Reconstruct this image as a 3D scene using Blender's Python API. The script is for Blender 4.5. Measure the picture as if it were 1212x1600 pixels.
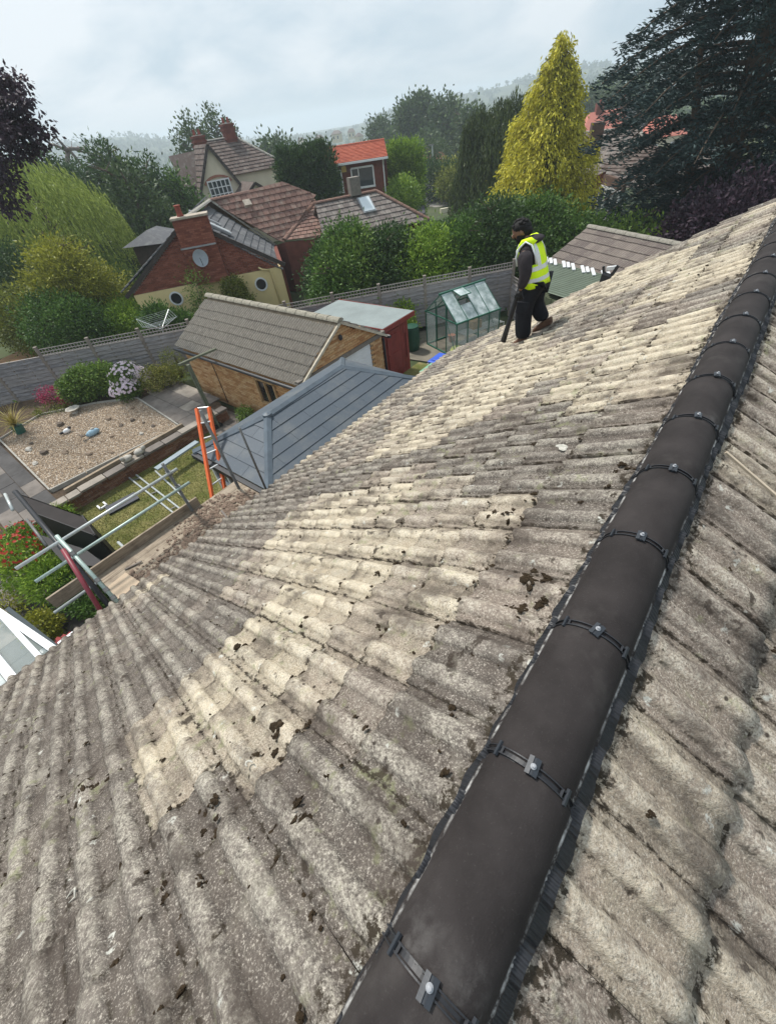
import bpy, math, random
import numpy as np
from mathutils import Vector, Matrix
R = math.radians
sc = bpy.context.scene
for o in list(bpy.data.objects): bpy.data.objects.remove(o)
col = sc.collection
rnd = random.Random(7)

# ---------------------------------------------------------------- camera
cam_d = bpy.data.cameras.new('camera'); cam = bpy.data.objects.new('camera', cam_d); col.objects.link(cam)
F_PX, PITCH, ROLL, AZ = 630.9, R(44.59), R(8.869), R(44.517)
cam_d.sensor_fit = 'HORIZONTAL'; cam_d.sensor_width = 36.0
cam_d.lens = 36.0 * F_PX / 1212.0
cam_d.clip_start = 0.05; cam_d.clip_end = 6000
_f = Vector((-math.sin(AZ)*math.cos(PITCH), math.cos(AZ)*math.cos(PITCH), -math.sin(PITCH)))
_r0 = Vector((math.cos(AZ), math.sin(AZ), 0)); _d0 = _f.cross(_r0)
if _d0.z > 0: _d0 = -_d0
_r = _r0*math.cos(ROLL) + _d0*math.sin(ROLL); _d = -_r0*math.sin(ROLL) + _d0*math.cos(ROLL)
_m = Matrix((( _r.x, -_d.x, -_f.x), (_r.y, -_d.y, -_f.y), (_r.z, -_d.z, -_f.z)))
CAM = Vector((-0.018, 0.0, 1.184))
cam.matrix_world = Matrix.Translation(CAM) @ _m.to_4x4()
sc.camera = cam

# ---------------------------------------------------------------- sky, sun, exposure
SUN_EL, SUN_AZ = R(57), R(277)          # compass style: 0 = +Y, clockwise towards +X
w = bpy.data.worlds.new('World'); sc.world = w; w.use_nodes = True
wn = w.node_tree; wn.nodes.clear()
def N(nt, t, **k):
    n = nt.nodes.new(t)
    for a, b in k.items():
        if a in n.inputs.keys() if isinstance(a, str) and a[0].isupper() else False: n.inputs[a].default_value = b
        else: setattr(n, a, b)
    return n
sky = wn.nodes.new('ShaderNodeTexSky'); sky.sky_type = 'NISHITA'; sky.sun_disc = False
sky.sun_elevation = SUN_EL; sky.sun_rotation = SUN_AZ; sky.air_density = 1.4; sky.dust_density = 4.0
tc = wn.nodes.new('ShaderNodeTexCoord')
sep = wn.nodes.new('ShaderNodeSeparateXYZ'); wn.links.new(tc.outputs['Generated'], sep.inputs[0])
# project the direction on a flat cloud layer so that clouds flatten towards the horizon
az_ = wn.nodes.new('ShaderNodeMath'); az_.operation = 'ADD'; az_.inputs[1].default_value = 0.34; wn.links.new(sep.outputs[2], az_.inputs[0])
azm = wn.nodes.new('ShaderNodeMath'); azm.operation = 'MAXIMUM'; azm.inputs[1].default_value = 0.05; wn.links.new(az_.outputs[0], azm.inputs[0])
dv = wn.nodes.new('ShaderNodeVectorMath'); dv.operation = 'SCALE'
inv = wn.nodes.new('ShaderNodeMath'); inv.operation = 'DIVIDE'; inv.inputs[0].default_value = 1.0; wn.links.new(azm.outputs[0], inv.inputs[1])
wn.links.new(tc.outputs['Generated'], dv.inputs[0]); wn.links.new(inv.outputs[0], dv.inputs['Scale'])
nz = wn.nodes.new('ShaderNodeTexNoise'); nz.inputs['Scale'].default_value = 1.7; nz.inputs['Detail'].default_value = 6; nz.inputs['Roughness'].default_value = .52
nz.inputs['Distortion'].default_value = .35
wn.links.new(dv.outputs[0], nz.inputs['Vector'])
rp = wn.nodes.new('ShaderNodeValToRGB'); wn.links.new(nz.outputs[0], rp.inputs[0])
e = rp.color_ramp.elements
e[0].position = .40; e[0].color = (4.9, 6.0, 6.9, 1); e[1].position = .60; e[1].color = (7.4, 7.95, 8.45, 1)
mx = wn.nodes.new('ShaderNodeMixRGB'); mx.inputs[0].default_value = .94
wn.links.new(sky.outputs[0], mx.inputs[1]); wn.links.new(rp.outputs[0], mx.inputs[2])
bg = wn.nodes.new('ShaderNodeBackground'); bg.inputs[1].default_value = .1
wo = wn.nodes.new('ShaderNodeOutputWorld')
wn.links.new(mx.outputs[0], bg.inputs[0]); wn.links.new(bg.outputs[0], wo.inputs[0])
sd_ = bpy.data.lights.new('sun', 'SUN'); sd_.energy = 3.6; sd_.angle = R(6); sd_.color = (1, .96, .9)
sun = bpy.data.objects.new('sun', sd_); col.objects.link(sun)
_sv = Vector((math.sin(SUN_AZ)*math.cos(SUN_EL), math.cos(SUN_AZ)*math.cos(SUN_EL), math.sin(SUN_EL)))
sun.rotation_euler = (-_sv).to_track_quat('-Z', 'Y').to_euler()
sc.view_settings.view_transform = 'Standard'; sc.view_settings.look = 'None'
sc.view_settings.exposure = 0.26; sc.view_settings.gamma = 1; sc.view_settings.use_curve_mapping = False
sc.cycles.volume_bounces = 3; sc.cycles.max_bounces = 6; sc.cycles.transparent_max_bounces = 12

# ---------------------------------------------------------------- object helpers
OFF = {}
def link(o, parent=None, kind=None, label=None):
    col.objects.link(o)
    if parent is not None: o.parent = parent
    if kind: o['kind'] = kind
    if label: o['label'] = label
    return o
def tag(o, label, cat, group=None, kind=None):
    o['label'] = label; o['category'] = cat
    if group: o['group'] = group
    if kind: o['kind'] = kind
    return o
def thing(name, label, cat, loc, group=None):
    o = bpy.data.objects.new(name, None); o.empty_display_size = .2; col.objects.link(o)
    o.location = loc; OFF[o.name] = Vector(loc); return tag(o, label, cat, group)
def off(parent): return OFF.get(parent.name, Vector((0, 0, 0))) if parent is not None else Vector((0, 0, 0))
def copy_tree(o, parent=None, **k):
    c = o.copy(); col.objects.link(c); c.parent = parent
    for ch in [x for x in col.objects if x.parent is o]: copy_tree(ch, c)
    return c
class MB:
    def __init__(s): s.v = []; s.f = []
    def add(s, vs, fs):
        b = len(s.v); s.v += [tuple(x) for x in vs]; s.f += [tuple(b+i for i in f) for f in fs]; return s
    def frame(s, o, x, y, z, sx, sy, sz):       # box with centre o and unit axes
        o, x, y, z = Vector(o), Vector(x)*(sx/2), Vector(y)*(sy/2), Vector(z)*(sz/2)
        vs = [o+a*x+b*y+c*z for a in (-1, 1) for b in (-1, 1) for c in (-1, 1)]
        return s.add(vs, [(0,1,3,2),(4,6,7,5),(0,4,5,1),(2,3,7,6),(0,2,6,4),(1,5,7,3)])
    def box(s, c, d, rz=0, ry=0, rx=0):
        m = Matrix.Rotation(rz, 3, 'Z') @ Matrix.Rotation(ry, 3, 'Y') @ Matrix.Rotation(rx, 3, 'X')
        return s.frame(c, m.col[0], m.col[1], m.col[2], *d)
    def beam(s, p, q, wd, ht, up=(0, 0, 1)):
        p, q = Vector(p), Vector(q); d = q-p; L = d.length; x = d/L; up = Vector(up)
        if abs(x.dot(up)) > .98: up = Vector((1, 0, 0))
        y = up.cross(x).normalized(); z = x.cross(y)
        return s.frame((p+q)/2, x, y, z, L, wd, ht)
    def tube(s, pts, r, n=8, cap=True):
        pts = [Vector(p) for p in pts]; rs = r if isinstance(r, (list, tuple)) else [r]*len(pts)
        b = len(s.v); prev = None
        for i, p in enumerate(pts):
            d = (pts[min(i+1, len(pts)-1)] - pts[max(i-1, 0)]).normalized()
            if prev is None: a = d.orthogonal().normalized()
            else: a = (prev - d*prev.dot(d)).normalized()
            prev = a; c = d.cross(a)
            for k in range(n):
                t = 2*math.pi*k/n; s.v.append(tuple(p + (a*math.cos(t)+c*math.sin(t))*rs[i]))
        for i in range(len(pts)-1):
            for k in range(n):
                k2 = (k+1) % n; s.f.append((b+i*n+k, b+i*n+k2, b+(i+1)*n+k2, b+(i+1)*n+k))
        if cap: s.f.append(tuple(b+k for k in range(n))[::-1]); s.f.append(tuple(b+(len(pts)-1)*n+k for k in range(n)))
        return s
    def slab(s, poly, t, nrm=None):             # planar polygon given thickness t against its normal
        P = [Vector(p) for p in poly]; n = nrm and Vector(nrm) or sum(((P[i]-P[0]).cross(P[(i+1)]-P[0]) for i in range(1, len(P)-1)), Vector()).normalized()
        k = len(P); vs = P + [p - n*t for p in P]
        return s.add(vs, [tuple(range(k)), tuple(range(2*k-1, k-1, -1))] + [(i, k+i, k+(i+1) % k, (i+1) % k) for i in range(k)])
    def sphere(s, c, r, n=8, m=5, jit=0, rg=rnd):
        c = Vector(c); r = r if isinstance(r, (tuple, list)) else (r, r, r); b = len(s.v)
        s.v.append((c.x, c.y, c.z+r[2]))
        for i in range(1, m):
            for k in range(n):
                j = 1+rg.uniform(-jit, jit); t = math.pi*i/m; a = 2*math.pi*k/n
                s.v.append((c.x+r[0]*math.sin(t)*math.cos(a)*j, c.y+r[1]*math.sin(t)*math.sin(a)*j, c.z+r[2]*math.cos(t)*j))
        s.v.append((c.x, c.y, c.z-r[2])); L = len(s.v)-1
        for k in range(n): s.f.append((b, b+1+k, b+1+(k+1) % n)); s.f.append((L, b+1+(m-2)*n+(k+1) % n, b+1+(m-2)*n+k))
        for i in range(m-2):
            for k in range(n): s.f.append((b+1+i*n+k, b+1+(i+1)*n+k, b+1+(i+1)*n+(k+1) % n, b+1+i*n+(k+1) % n))
        return s
    def lathe(s, c, prof, n=14):
        b = len(s.v)
        for r, z in prof:
            for k in range(n): a = 2*math.pi*k/n; s.v.append((c[0]+r*math.cos(a), c[1]+r*math.sin(a), c[2]+z))
        for i in range(len(prof)-1):
            for k in range(n): s.f.append((b+i*n+k, b+i*n+(k+1) % n, b+(i+1)*n+(k+1) % n, b+(i+1)*n+k))
        s.f.append(tuple(b+k for k in range(n))[::-1]); s.f.append(tuple(b+(len(prof)-1)*n+k for k in range(n)))
        return s
    def mesh(s, name, o=Vector((0, 0, 0)), smooth=False):
        me = bpy.data.meshes.new(name); me.from_pydata([(x[0]-o[0], x[1]-o[1], x[2]-o[2]) for x in s.v], [], s.f); me.validate()
        if smooth: me.polygons.foreach_set('use_smooth', [True]*len(me.polygons))
        return me
    def build(s, name, m, parent=None, kind=None, label=None, smooth=False, bevel=0, base=None):
        o_ = off(parent) if parent is not None else Vector(base or (0, 0, 0))
        me = s.mesh(name, o_, smooth); me.materials.append(m)
        o = bpy.data.objects.new(name, me); link(o, parent, kind, label)
        if parent is None: o.location = o_
        OFF[o.name] = o_.copy()
        if bevel:
            bm = o.modifiers.new('bevel', 'BEVEL'); bm.width = bevel; bm.segments = 2; bm.limit_method = 'ANGLE'
        return o
def npmesh(name, V, nper, smooth=False):
    """V: (n*nper,3) vertices, consecutive nper verts form one face"""
    n = len(V)//nper; me = bpy.data.meshes.new(name)
    me.vertices.add(len(V)); me.vertices.foreach_set('co', V.astype(np.float32).ravel())
    me.loops.add(len(V)); me.loops.foreach_set('vertex_index', np.arange(len(V), dtype=np.int32))
    me.polygons.add(n); me.polygons.foreach_set('loop_start', np.arange(0, len(V), nper, dtype=np.int32))
    me.update(calc_edges=True); return me

# ---------------------------------------------------------------- material helpers
class Mat:
    def __init__(s, name, rough=.8, spec=.3, metal=0):
        s.m = bpy.data.materials.new(name); s.m.use_nodes = True; s.nt = s.m.node_tree
        s.b = s.nt.nodes['Principled BSDF']; s.b.inputs['Roughness'].default_value = rough
        s.b.inputs['Specular IOR Level'].default_value = spec; s.b.inputs['Metallic'].default_value = metal
        s._pos = None
    def L(s, a, b): s.nt.links.new(a, b); return s
    def put(s, sock, v):
        if isinstance(v, bpy.types.NodeSocket): s.nt.links.new(v, sock)
        elif isinstance(v, (tuple, list)) and len(v) == 3 and sock.type == 'RGBA': sock.default_value = (*v, 1)
        else: sock.default_value = v
    @property
    def pos(s):
        if s._pos is None: s._pos = s.nt.nodes.new('ShaderNodeNewGeometry')
        return s._pos.outputs['Position']
    @property
    def island(s):
        s.pos; return s._pos.outputs['Random Per Island']
    @property
    def objc(s): return s.nt.nodes.new('ShaderNodeTexCoord').outputs['Object']
    @property
    def orand(s): return s.nt.nodes.new('ShaderNodeObjectInfo').outputs['Random']
    def attr(s, name, typ='GEOMETRY', out='Fac'):
        n = s.nt.nodes.new('ShaderNodeAttribute'); n.attribute_name = name; n.attribute_type = typ; return n.outputs[out]
    def scale(s, v, sc_):
        n = s.nt.nodes.new('ShaderNodeMapping'); s.put(n.inputs[0], v); n.inputs['Scale'].default_value = sc_; return n.outputs[0]
    def noise(s, sc_=5, det=4, ro=.55, vec=None, dist=0, out=0):
        n = s.nt.nodes.new('ShaderNodeTexNoise'); s.put(n.inputs['Vector'], vec or s.pos)
        n.inputs['Scale'].default_value = sc_; n.inputs['Detail'].default_value = det; n.inputs['Roughness'].default_value = ro
        n.inputs['Distortion'].default_value = dist; return n.outputs[out]
    def voro(s, sc_=5, vec=None, feat='F1', out='Distance', rand=1):
        n = s.nt.nodes.new('ShaderNodeTexVoronoi'); n.feature = feat; s.put(n.inputs['Vector'], vec or s.pos)
        n.inputs['Scale'].default_value = sc_; n.inputs['Randomness'].default_value = rand; return n.outputs[out]
    def math(s, op, a, b=0, clamp=False):
        n = s.nt.nodes.new('ShaderNodeMath'); n.operation = op; n.use_clamp = clamp; s.put(n.inputs[0], a); s.put(n.inputs[1], b); return n.outputs[0]
    def rng(s, v, a, b, c=0, d=1):
        n = s.nt.nodes.new('ShaderNodeMapRange'); n.clamp = True; s.put(n.inputs[0], v)
        for i, x in enumerate((a, b, c, d)): n.inputs[i+1].default_value = x
        return n.outputs[0]
    def mix(s, f, a, b, mode='MIX'):
        n = s.nt.nodes.new('ShaderNodeMixRGB'); n.blend_type = mode; s.put(n.inputs[0], f); s.put(n.inputs[1], a); s.put(n.inputs[2], b); return n.outputs[0]
    def bump(s, h, strength=.4, dist=.01):
        n = s.nt.nodes.new('ShaderNodeBump'); n.inputs['Strength'].default_value = strength; n.inputs['Distance'].default_value = dist
        s.put(n.inputs['Height'], h); s.L(n.outputs[0], s.b.inputs['Normal']); return s
    def col(s, c): s.put(s.b.inputs['Base Color'], c); return s
def simple(name, c, rough=.7, var=.25, sc_=6, bump=.15, spec=.3, metal=0, fine=60, bd=.003):
    M_ = Mat(name, rough, spec, metal)
    n = M_.noise(sc_, 5, .6); n2 = M_.noise(fine, 3, .6)
    dark = tuple(x*(1-var) for x in c); lite = tuple(min(1, x*(1+var)) for x in c)
    cc = M_.mix(M_.rng(n, .3, .7), dark, lite)
    cc = M_.mix(M_.rng(n2, .35, .7, 0, .35), cc, tuple(x*.6 for x in c))
    M_.col(cc)
    if bump: M_.bump(M_.math('ADD', n, n2), bump, bd)
    return M_.m
def leafmat(name, cols, trans=.25, rough=.55, sc_=.8):
    """cols: three colours dark, mid, light - leaf to leaf variation"""
    M_ = Mat(name, rough, .28)
    f = M_.math('ADD', M_.math('MULTIPLY', M_.island, .55), M_.math('MULTIPLY', M_.noise(sc_, 3, .6), .6))
    a = M_.mix(M_.rng(f, .18, .55), cols[0], cols[1]); a = M_.mix(M_.rng(f, .58, .95), a, cols[2])
    M_.col(a)
    tr = M_.nt.nodes.new('ShaderNodeBsdfTranslucent'); M_.put(tr.inputs[0], a)
    mx_ = M_.nt.nodes.new('ShaderNodeMixShader'); mx_.inputs[0].default_value = trans
    out = M_.nt.nodes['Material Output']
    M_.L(M_.b.outputs[0], mx_.inputs[1]).L(tr.outputs[0], mx_.inputs[2]).L(mx_.outputs[0], out.inputs[0])
    return M_.m
# ================================================================ materials
G = -6.0
SL = R(30.713); CS, SN = math.cos(SL), math.sin(SL)
def tile_material(name, src):
    """weathered concrete roof tile; src = where the per-tile tone is stored"""
    M_ = Mat(name, .92, .12)
    tone = M_.attr('tone', src); crest = M_.attr('crest'); P = M_.pos
    n_big = M_.noise(2.2, 4, .6); n_mid = M_.noise(14, 5, .62); n_f = M_.noise(55, 4, .75); n_ff = M_.noise(135, 3, .8)
    grey = M_.mix(M_.rng(n_mid, .3, .7), (.080, .069, .061), (.245, .213, .184))
    cream = M_.mix(M_.rng(n_mid, .32, .68), (.42, .35, .25), (.70, .61, .46))
    pink = M_.mix(M_.rng(n_f, .3, .7), (.21, .17, .14), (.40, .33, .27))
    base = M_.mix(M_.rng(tone, .0, .5), grey, pink)
    tn = M_.math('ADD', tone, M_.math('MULTIPLY', M_.math('SUBTRACT', n_mid, .5), .55))
    base = M_.mix(M_.rng(tn, .45, .85), base, cream)
    # patchy pale lichen, with roll crests painted lighter as if catching light
    li = M_.math('ADD', M_.math('MULTIPLY', crest, .10), M_.math('ADD', M_.math('MULTIPLY', n_f, .62), M_.math('MULTIPLY', n_big, .34)))
    base = M_.mix(M_.rng(li, .52, .72, 0, .72), base, (.56, .52, .43))
    base = M_.mix(M_.math('MULTIPLY', M_.rng(crest, .0, .55, 1, 0), M_.rng(n_mid, .30, .62)), base, M_.mix(.5, base, (.06, .047, .038)))  # pans darkened: channel dirt together with painted shade between the rolls
    # aggregate speckle
    sp = M_.rng(n_big, .35, .65, .35, 1); base = M_.mix(M_.math('MULTIPLY', M_.rng(n_ff, .52, .64, 0, .8), sp), base, (.06, .05, .042))
    base = M_.mix(M_.rng(n_ff, .34, .46, .6, 0), base, (.68, .62, .53))
    vor = M_.voro(95); base = M_.mix(M_.rng(vor, .10, .26, .75, 0), base, M_.mix(M_.noise(60, 1), (.03, .024, .02), (.36, .31, .26)))
    # green algae, low and patchy
    base = M_.mix(M_.rng(M_.math('MULTIPLY', M_.noise(1.7, 3, .5, vec=M_.scale(P, (1, 1.3, 1))), M_.rng(n_mid, .35, .7)), .36, .55, 0, .55), base, (.21, .225, .11))
    # dark moss stains
    ms = M_.noise(6.5, 6, .68, dist=.4); base = M_.mix(M_.rng(ms, .615, .665, 0, .85), base, (.035, .026, .02))
    v2 = M_.voro(17); base = M_.mix(M_.math('MULTIPLY', M_.rng(v2, .10, .17, .9, 0), M_.rng(M_.noise(2.6, 2, .5), .52, .6)), base, (.03, .022, .018))
    lap_shade = M_.attr('lap_shade'); ml = M_.noise(26, 5, .72); base = M_.mix(M_.math('MULTIPLY', M_.rng(M_.math('ADD', ml, M_.math('MULTIPLY', lap_shade, .16)), .60, .67), M_.rng(lap_shade, .05, .5)), base, (.045, .036, .026))  # broken moss that also paints shade into laps, joints and roll feet
    # white crusty lichen spots
    v3 = M_.voro(7.5, vec=M_.mix(.06, P, M_.noise(30, 3, .6, out=1), 'ADD'))
    base = M_.mix(M_.math('MULTIPLY', M_.rng(v3, .09, .13, .85, 0), M_.rng(n_f, .42, .55)), base, (.60, .60, .54))
    br = M_.noise(3.3, 5, .7, vec=M_.scale(P, (1, 1.6, 1))); base = M_.mix(M_.rng(br, .50, .68, 0, .62), base, M_.mix(.5, base, (.07, .05, .045), 'MULTIPLY')) if False else M_.mix(M_.rng(br, .48, .64, 0, .72), base, (.072, .058, .049))
    base = M_.mix(M_.rng(br, .30, .44, .35, 0), base, (.44, .41, .34))
    M_.col(base)
    h = M_.math('ADD', M_.math('MULTIPLY', n_mid, .9), M_.math('ADD', M_.math('MULTIPLY', n_f, .55), M_.math('MULTIPLY', n_ff, .35)))
    M_.bump(h, .9, .0095); return M_.m
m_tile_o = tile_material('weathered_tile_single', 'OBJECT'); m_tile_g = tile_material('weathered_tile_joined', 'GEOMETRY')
m_ridge = Mat('dark_ridge_tile', .80, .22)
_p = m_ridge.pos; _a = m_ridge.noise(180, 3, .7); _b = m_ridge.noise(5, 5, .6); _x = m_ridge.attr('edge')
_c = m_ridge.mix(m_ridge.rng(_b, .35, .7), (.021, .0175, .017), (.040, .034, .033))
_c = m_ridge.mix(m_ridge.rng(_a, .6, .75, 0, .35), _c, (.10, .095, .09))
_c = m_ridge.mix(m_ridge.math('MULTIPLY', _x, m_ridge.rng(m_ridge.noise(9, 5, .75), .46, .62)), _c, (.50, .49, .47))
_c = m_ridge.mix(m_ridge.rng(m_ridge.noise(2.2, 5, .7), .55, .75, 0, .30), _c, (.13, .12, .11)); m_ridge.col(_c).bump(_a, .6, .0028); m_ridge = m_ridge.m
m_black = simple('black_plastic', (.022, .023, .027), .45, .2, 20, .1, .4)
m_clip = simple('grey_plastic_clip', (.032, .037, .045), .4, .15, 30, .08, .4)
m_screw = simple('zinc_screw', (.33, .34, .36), .4, .1, 60, 0, .5, 0)
m_moss = simple('dry_moss', (.045, .032, .02), .95, .5, 30, .9, .1, 0, 160, .01)
m_mortar = simple('mortar', (.33, .30, .27), .95, .25, 12, .4)
m_timber = simple('weathered_timber', (.30, .235, .165), .85, .3, 5, .35)

# ================================================================ the bungalow we stand on
YA, YB = -3.31, 8.06
TW, GA = .31, .305
rng_t = random.Random(11)
def roll_h(a):
    """height 0..1 of the roll profile at a position a within one 155 mm period"""
    t = abs(a-.0775)/.040
    return .88*(1-t*t)**.6+.12 if t < 1 else max(0, .12*(1-(t-1)/.35))
PROF = [0, .018] + [.0775-.040*math.cos(math.pi*k/8) for k in range(9)] + [.137]
PROF_LO = [0] + [.0775-.040*math.cos(math.pi*k/6) for k in range(7)]
def tile_data(var, full=True):
    rg = random.Random(100+var); NV = 8 if full else 4
    pr = PROF if full else PROF_LO; us = pr+[.155+a for a in pr]+[TW]; NU = len(us)-1
    L_ = .385; V = []; CR = []; DI = []
    ph = [rg.uniform(0, 6.28) for _ in range(8)]
    for j in range(NV+1):
        for i in range(NU+1):
            u = us[i]; v = L_*j/NV; a = u % .155 if i < NU else 0; cr = roll_h(a); hh = (.0275 if full else .034)*cr*(1+.09*math.sin(v*13+ph[5]+u*20))
            wob = .0014*math.sin(u*23+ph[0]+v*9)+.0014*math.sin(v*31+ph[1]+u*17)+.0012*math.sin(u*120+v*80+ph[2])+rg.uniform(-.0006, .0006)
            edge = .0; vv = v; uu = u+.0008*math.sin(v*24+ph[6])*(0 < i < NU)
            if j == NV: vv += .006*math.sin(u*38+ph[3])+.004*math.sin(u*97+ph[4])+rg.uniform(-.003, .003)
            if i == 0: edge += .007
            if i == 1 and full: edge += .003
            if i == NU: uu += .0015; edge -= .006
            V.append((uu, vv, hh+wob+edge)); CR.append(cr); DI.append(max(0, 1-abs(v-.085)/.06, .8*(1-min(u, TW-u)/.022), .75*(1-abs(abs(a-.0775)-.046)/.016)*(1-cr)))  # last list weights the painted shade at laps, side joints, roll feet
    Fc = [(j*(NU+1)+i, j*(NU+1)+i+1, (j+1)*(NU+1)+i+1, (j+1)*(NU+1)+i) for j in range(NV) for i in range(NU)]
    foot = [NV*(NU+1)+i for i in range(NU+1)]; left = [j*(NU+1) for j in range(NV+1)]; right = [j*(NU+1)+NU for j in range(NV+1)]
    for k, ids in enumerate((foot, left, right)):
        n0 = len(V)
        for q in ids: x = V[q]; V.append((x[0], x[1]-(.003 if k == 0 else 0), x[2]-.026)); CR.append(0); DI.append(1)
        for a_ in range(len(ids)-1): Fc.append((ids[a_], ids[a_+1], n0+a_+1, n0+a_))
    return V, Fc, CR, DI
def put_tile(side, y0, s0, lift=0, yaw=0, zoff=0):
    """matrix placing a tile: local x along +Y, local y down the slope, local z out of the roof; s0 = slope distance of its top"""
    ex = Vector((0, 1, 0)); ey = Vector((side*CS, 0, -SN)); ez = Vector((side*SN, 0, CS))
    tilt = math.atan2(.026+lift, .305)
    ey2 = ey*math.cos(tilt)+ez*math.sin(tilt); ez2 = ez*math.cos(tilt)-ey*math.sin(tilt)
    if yaw: ex2 = ex*math.cos(yaw)+ey2*math.sin(yaw); ey2 = ey2*math.cos(yaw)-ex*math.sin(yaw)
    else: ex2 = ex
    o = Vector((0, y0, -.07)) + ey*s0 + ez*zoff
    m = Matrix(((ex2.x, ey2.x, ez2.x, o.x), (ex2.y, ey2.y, ez2.y, o.y), (ex2.z, ey2.z, ez2.z, o.z), (0, 0, 0, 1)))
    return m
bung = thing('bungalow', 'large bungalow with moss-specked corrugated concrete roof tiles and new dark ridge, filling the foreground', 'house', (0, 2.4, G))
variants = []
for k in range(5):
    V, Fc, CR, DI = tile_data(k); me = bpy.data.meshes.new('roof_tile'); me.from_pydata(V, [], Fc)
    at = me.attributes.new('crest', 'FLOAT', 'POINT'); at.data.foreach_set('value', CR); me.attributes.new('lap_shade', 'FLOAT', 'POINT').data.foreach_set('value', DI)
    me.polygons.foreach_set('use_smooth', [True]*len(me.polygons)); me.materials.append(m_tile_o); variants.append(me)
CREAM = [(1.15,.7),(.95,1.15),(1.7,.75),(1.95,1.2),(1.6,1.5),(2.5,1.3),(1.55,-.25),(1.1,.15),(2.73,.9),(1.36,.61),(1.09,.81),(.77,1.0),(1.37,1.22),(1.62,-.05),(1.45,.16),(2.82,2.98),(2.3,3.34),(1.96,3.9),(1.3,4.05),(3.47,5.83),(.3,3.69),(.37,3.28),(.54,5.47),(.36,3.06),(1.9,7.7),(2.4,5.2),(1.5,6.6),(3.0,4.4),(4.5,5.5),(2.2,1.9),(3.2,1.6),(5.2,.1),(3.3,7.2)]
GREY = [(1.04,1.74),(.73,2.04),(.32,1.49),(4.48,3.35),(4.41,.52),(.42,.53),(1.12,2.9),(1.6,5.43),(3.5,-1),(2.4,-1.4),(1.0,-1.2),(5.2,2.2),(3.6,2.4),(2.2,2.4),(.6,-.4),(2.6,-.3)]
def tone(side, sd, y):
    r_ = rng_t.random()
    if side > 0: return .36+.30*r_
    a = sum(math.exp(-(((sd-p)/(.42+.05*q))**2+((y-q)/(.42+.05*q))**2)) for p, q in CREAM); b = sum(math.exp(-(((sd-p)/.6)**2+((y-q)/.6)**2)) for p, q in GREY)
    a = max(0, min(1, (a-.42)/.55)); a = a*a*(3-2*a)
    t = .10+.78*a-.30*min(b, 1)+(.20 if y > 2.6 else 0)+(.10 if sd > 4 and y > 1.5 else 0)
    return max(0, min(1, t+(.95 if y > 2.4 else .34)*(r_-.5)))
tiles = []
NC = int(round((YB-YA)/TW))
for side, ncourse, s_first in ((-1, 19, .52), (1, 19, .54)):
    for c_ in range(ncourse):
        for k in range(-1, NC-1+1):
            y0 = -.2 + TW*(k-10+1)
            if y0 < YA-.05 or y0+TW > YB+.2: continue
            foot = s_first + GA*c_
            s0 = foot-.385
            tiles.append([side, y0, s0, foot])
def score(t):
    p = Vector((t[0]*CS*(t[3]-.15), t[1]+.15, -.07-SN*(t[3]-.15))); d = p-CAM
    v = _m.transposed() @ d
    if v.z > -.1: return -1
    x, y = 606+F_PX*v.x/-v.z, 800-F_PX*v.y/-v.z
    if x < -60 or x > 1270 or y < 0 or y > 1660: return -1
    n = Vector((t[0]*SN, 0, CS)); return max(0, -d.normalized().dot(n))/d.length_squared
tiles.sort(key=score, reverse=True)
V_all = []; F_all = []; C_all = []; T_all = []; D_all = []; inv_b = Vector((0, 2.4, G))
base_data = [tile_data(20+k, False) for k in range(4)]
# lichen/moss plan: which tiles stand a little proud
for i, (side, y0, s0, foot) in enumerate(tiles):
    lift = abs(rng_t.gauss(0, .005)); 
    if side < 0 and abs(foot-1.435) < .02 and -.55 < y0 < -.45: lift = .016
    if side < 0 and abs(foot-1.74) < .02 and -.25 < y0 < .2: lift = .018
    mtx = put_tile(side, y0+rng_t.uniform(-.003, .003), s0+rng_t.uniform(-.011, .011), lift, rng_t.gauss(0, .004), rng_t.uniform(-.002, .003))
    tn = tone(side, foot-.15, y0+.15)
    if foot < .6: mtx = mtx @ Matrix.Translation((0, -.095, 0)) @ Matrix.Diagonal((1, .48/.385, 1, 1))
    if i < 300:
        o = bpy.data.objects.new('roof_tile', variants[rng_t.randrange(5)]); link(o, bung); o['tone'] = tn
        o.matrix_local = Matrix.Translation(-inv_b) @ mtx
    else:
        V, Fc, CR, DI = base_data[rng_t.randrange(4)]; b = len(V_all)
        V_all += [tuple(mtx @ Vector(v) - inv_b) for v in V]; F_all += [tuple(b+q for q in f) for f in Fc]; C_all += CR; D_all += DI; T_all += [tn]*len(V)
me = bpy.data.meshes.new('roof_tiles'); me.from_pydata(V_all, [], F_all)
for nm, dat in (('crest', C_all), ('tone', T_all), ('lap_shade', D_all)): me.attributes.new(nm, 'FLOAT', 'POINT').data.foreach_set('value', dat)
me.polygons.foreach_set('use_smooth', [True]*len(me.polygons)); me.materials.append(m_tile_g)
link(bpy.data.objects.new('roof_tiles', me), bung, 'stuff')
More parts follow.
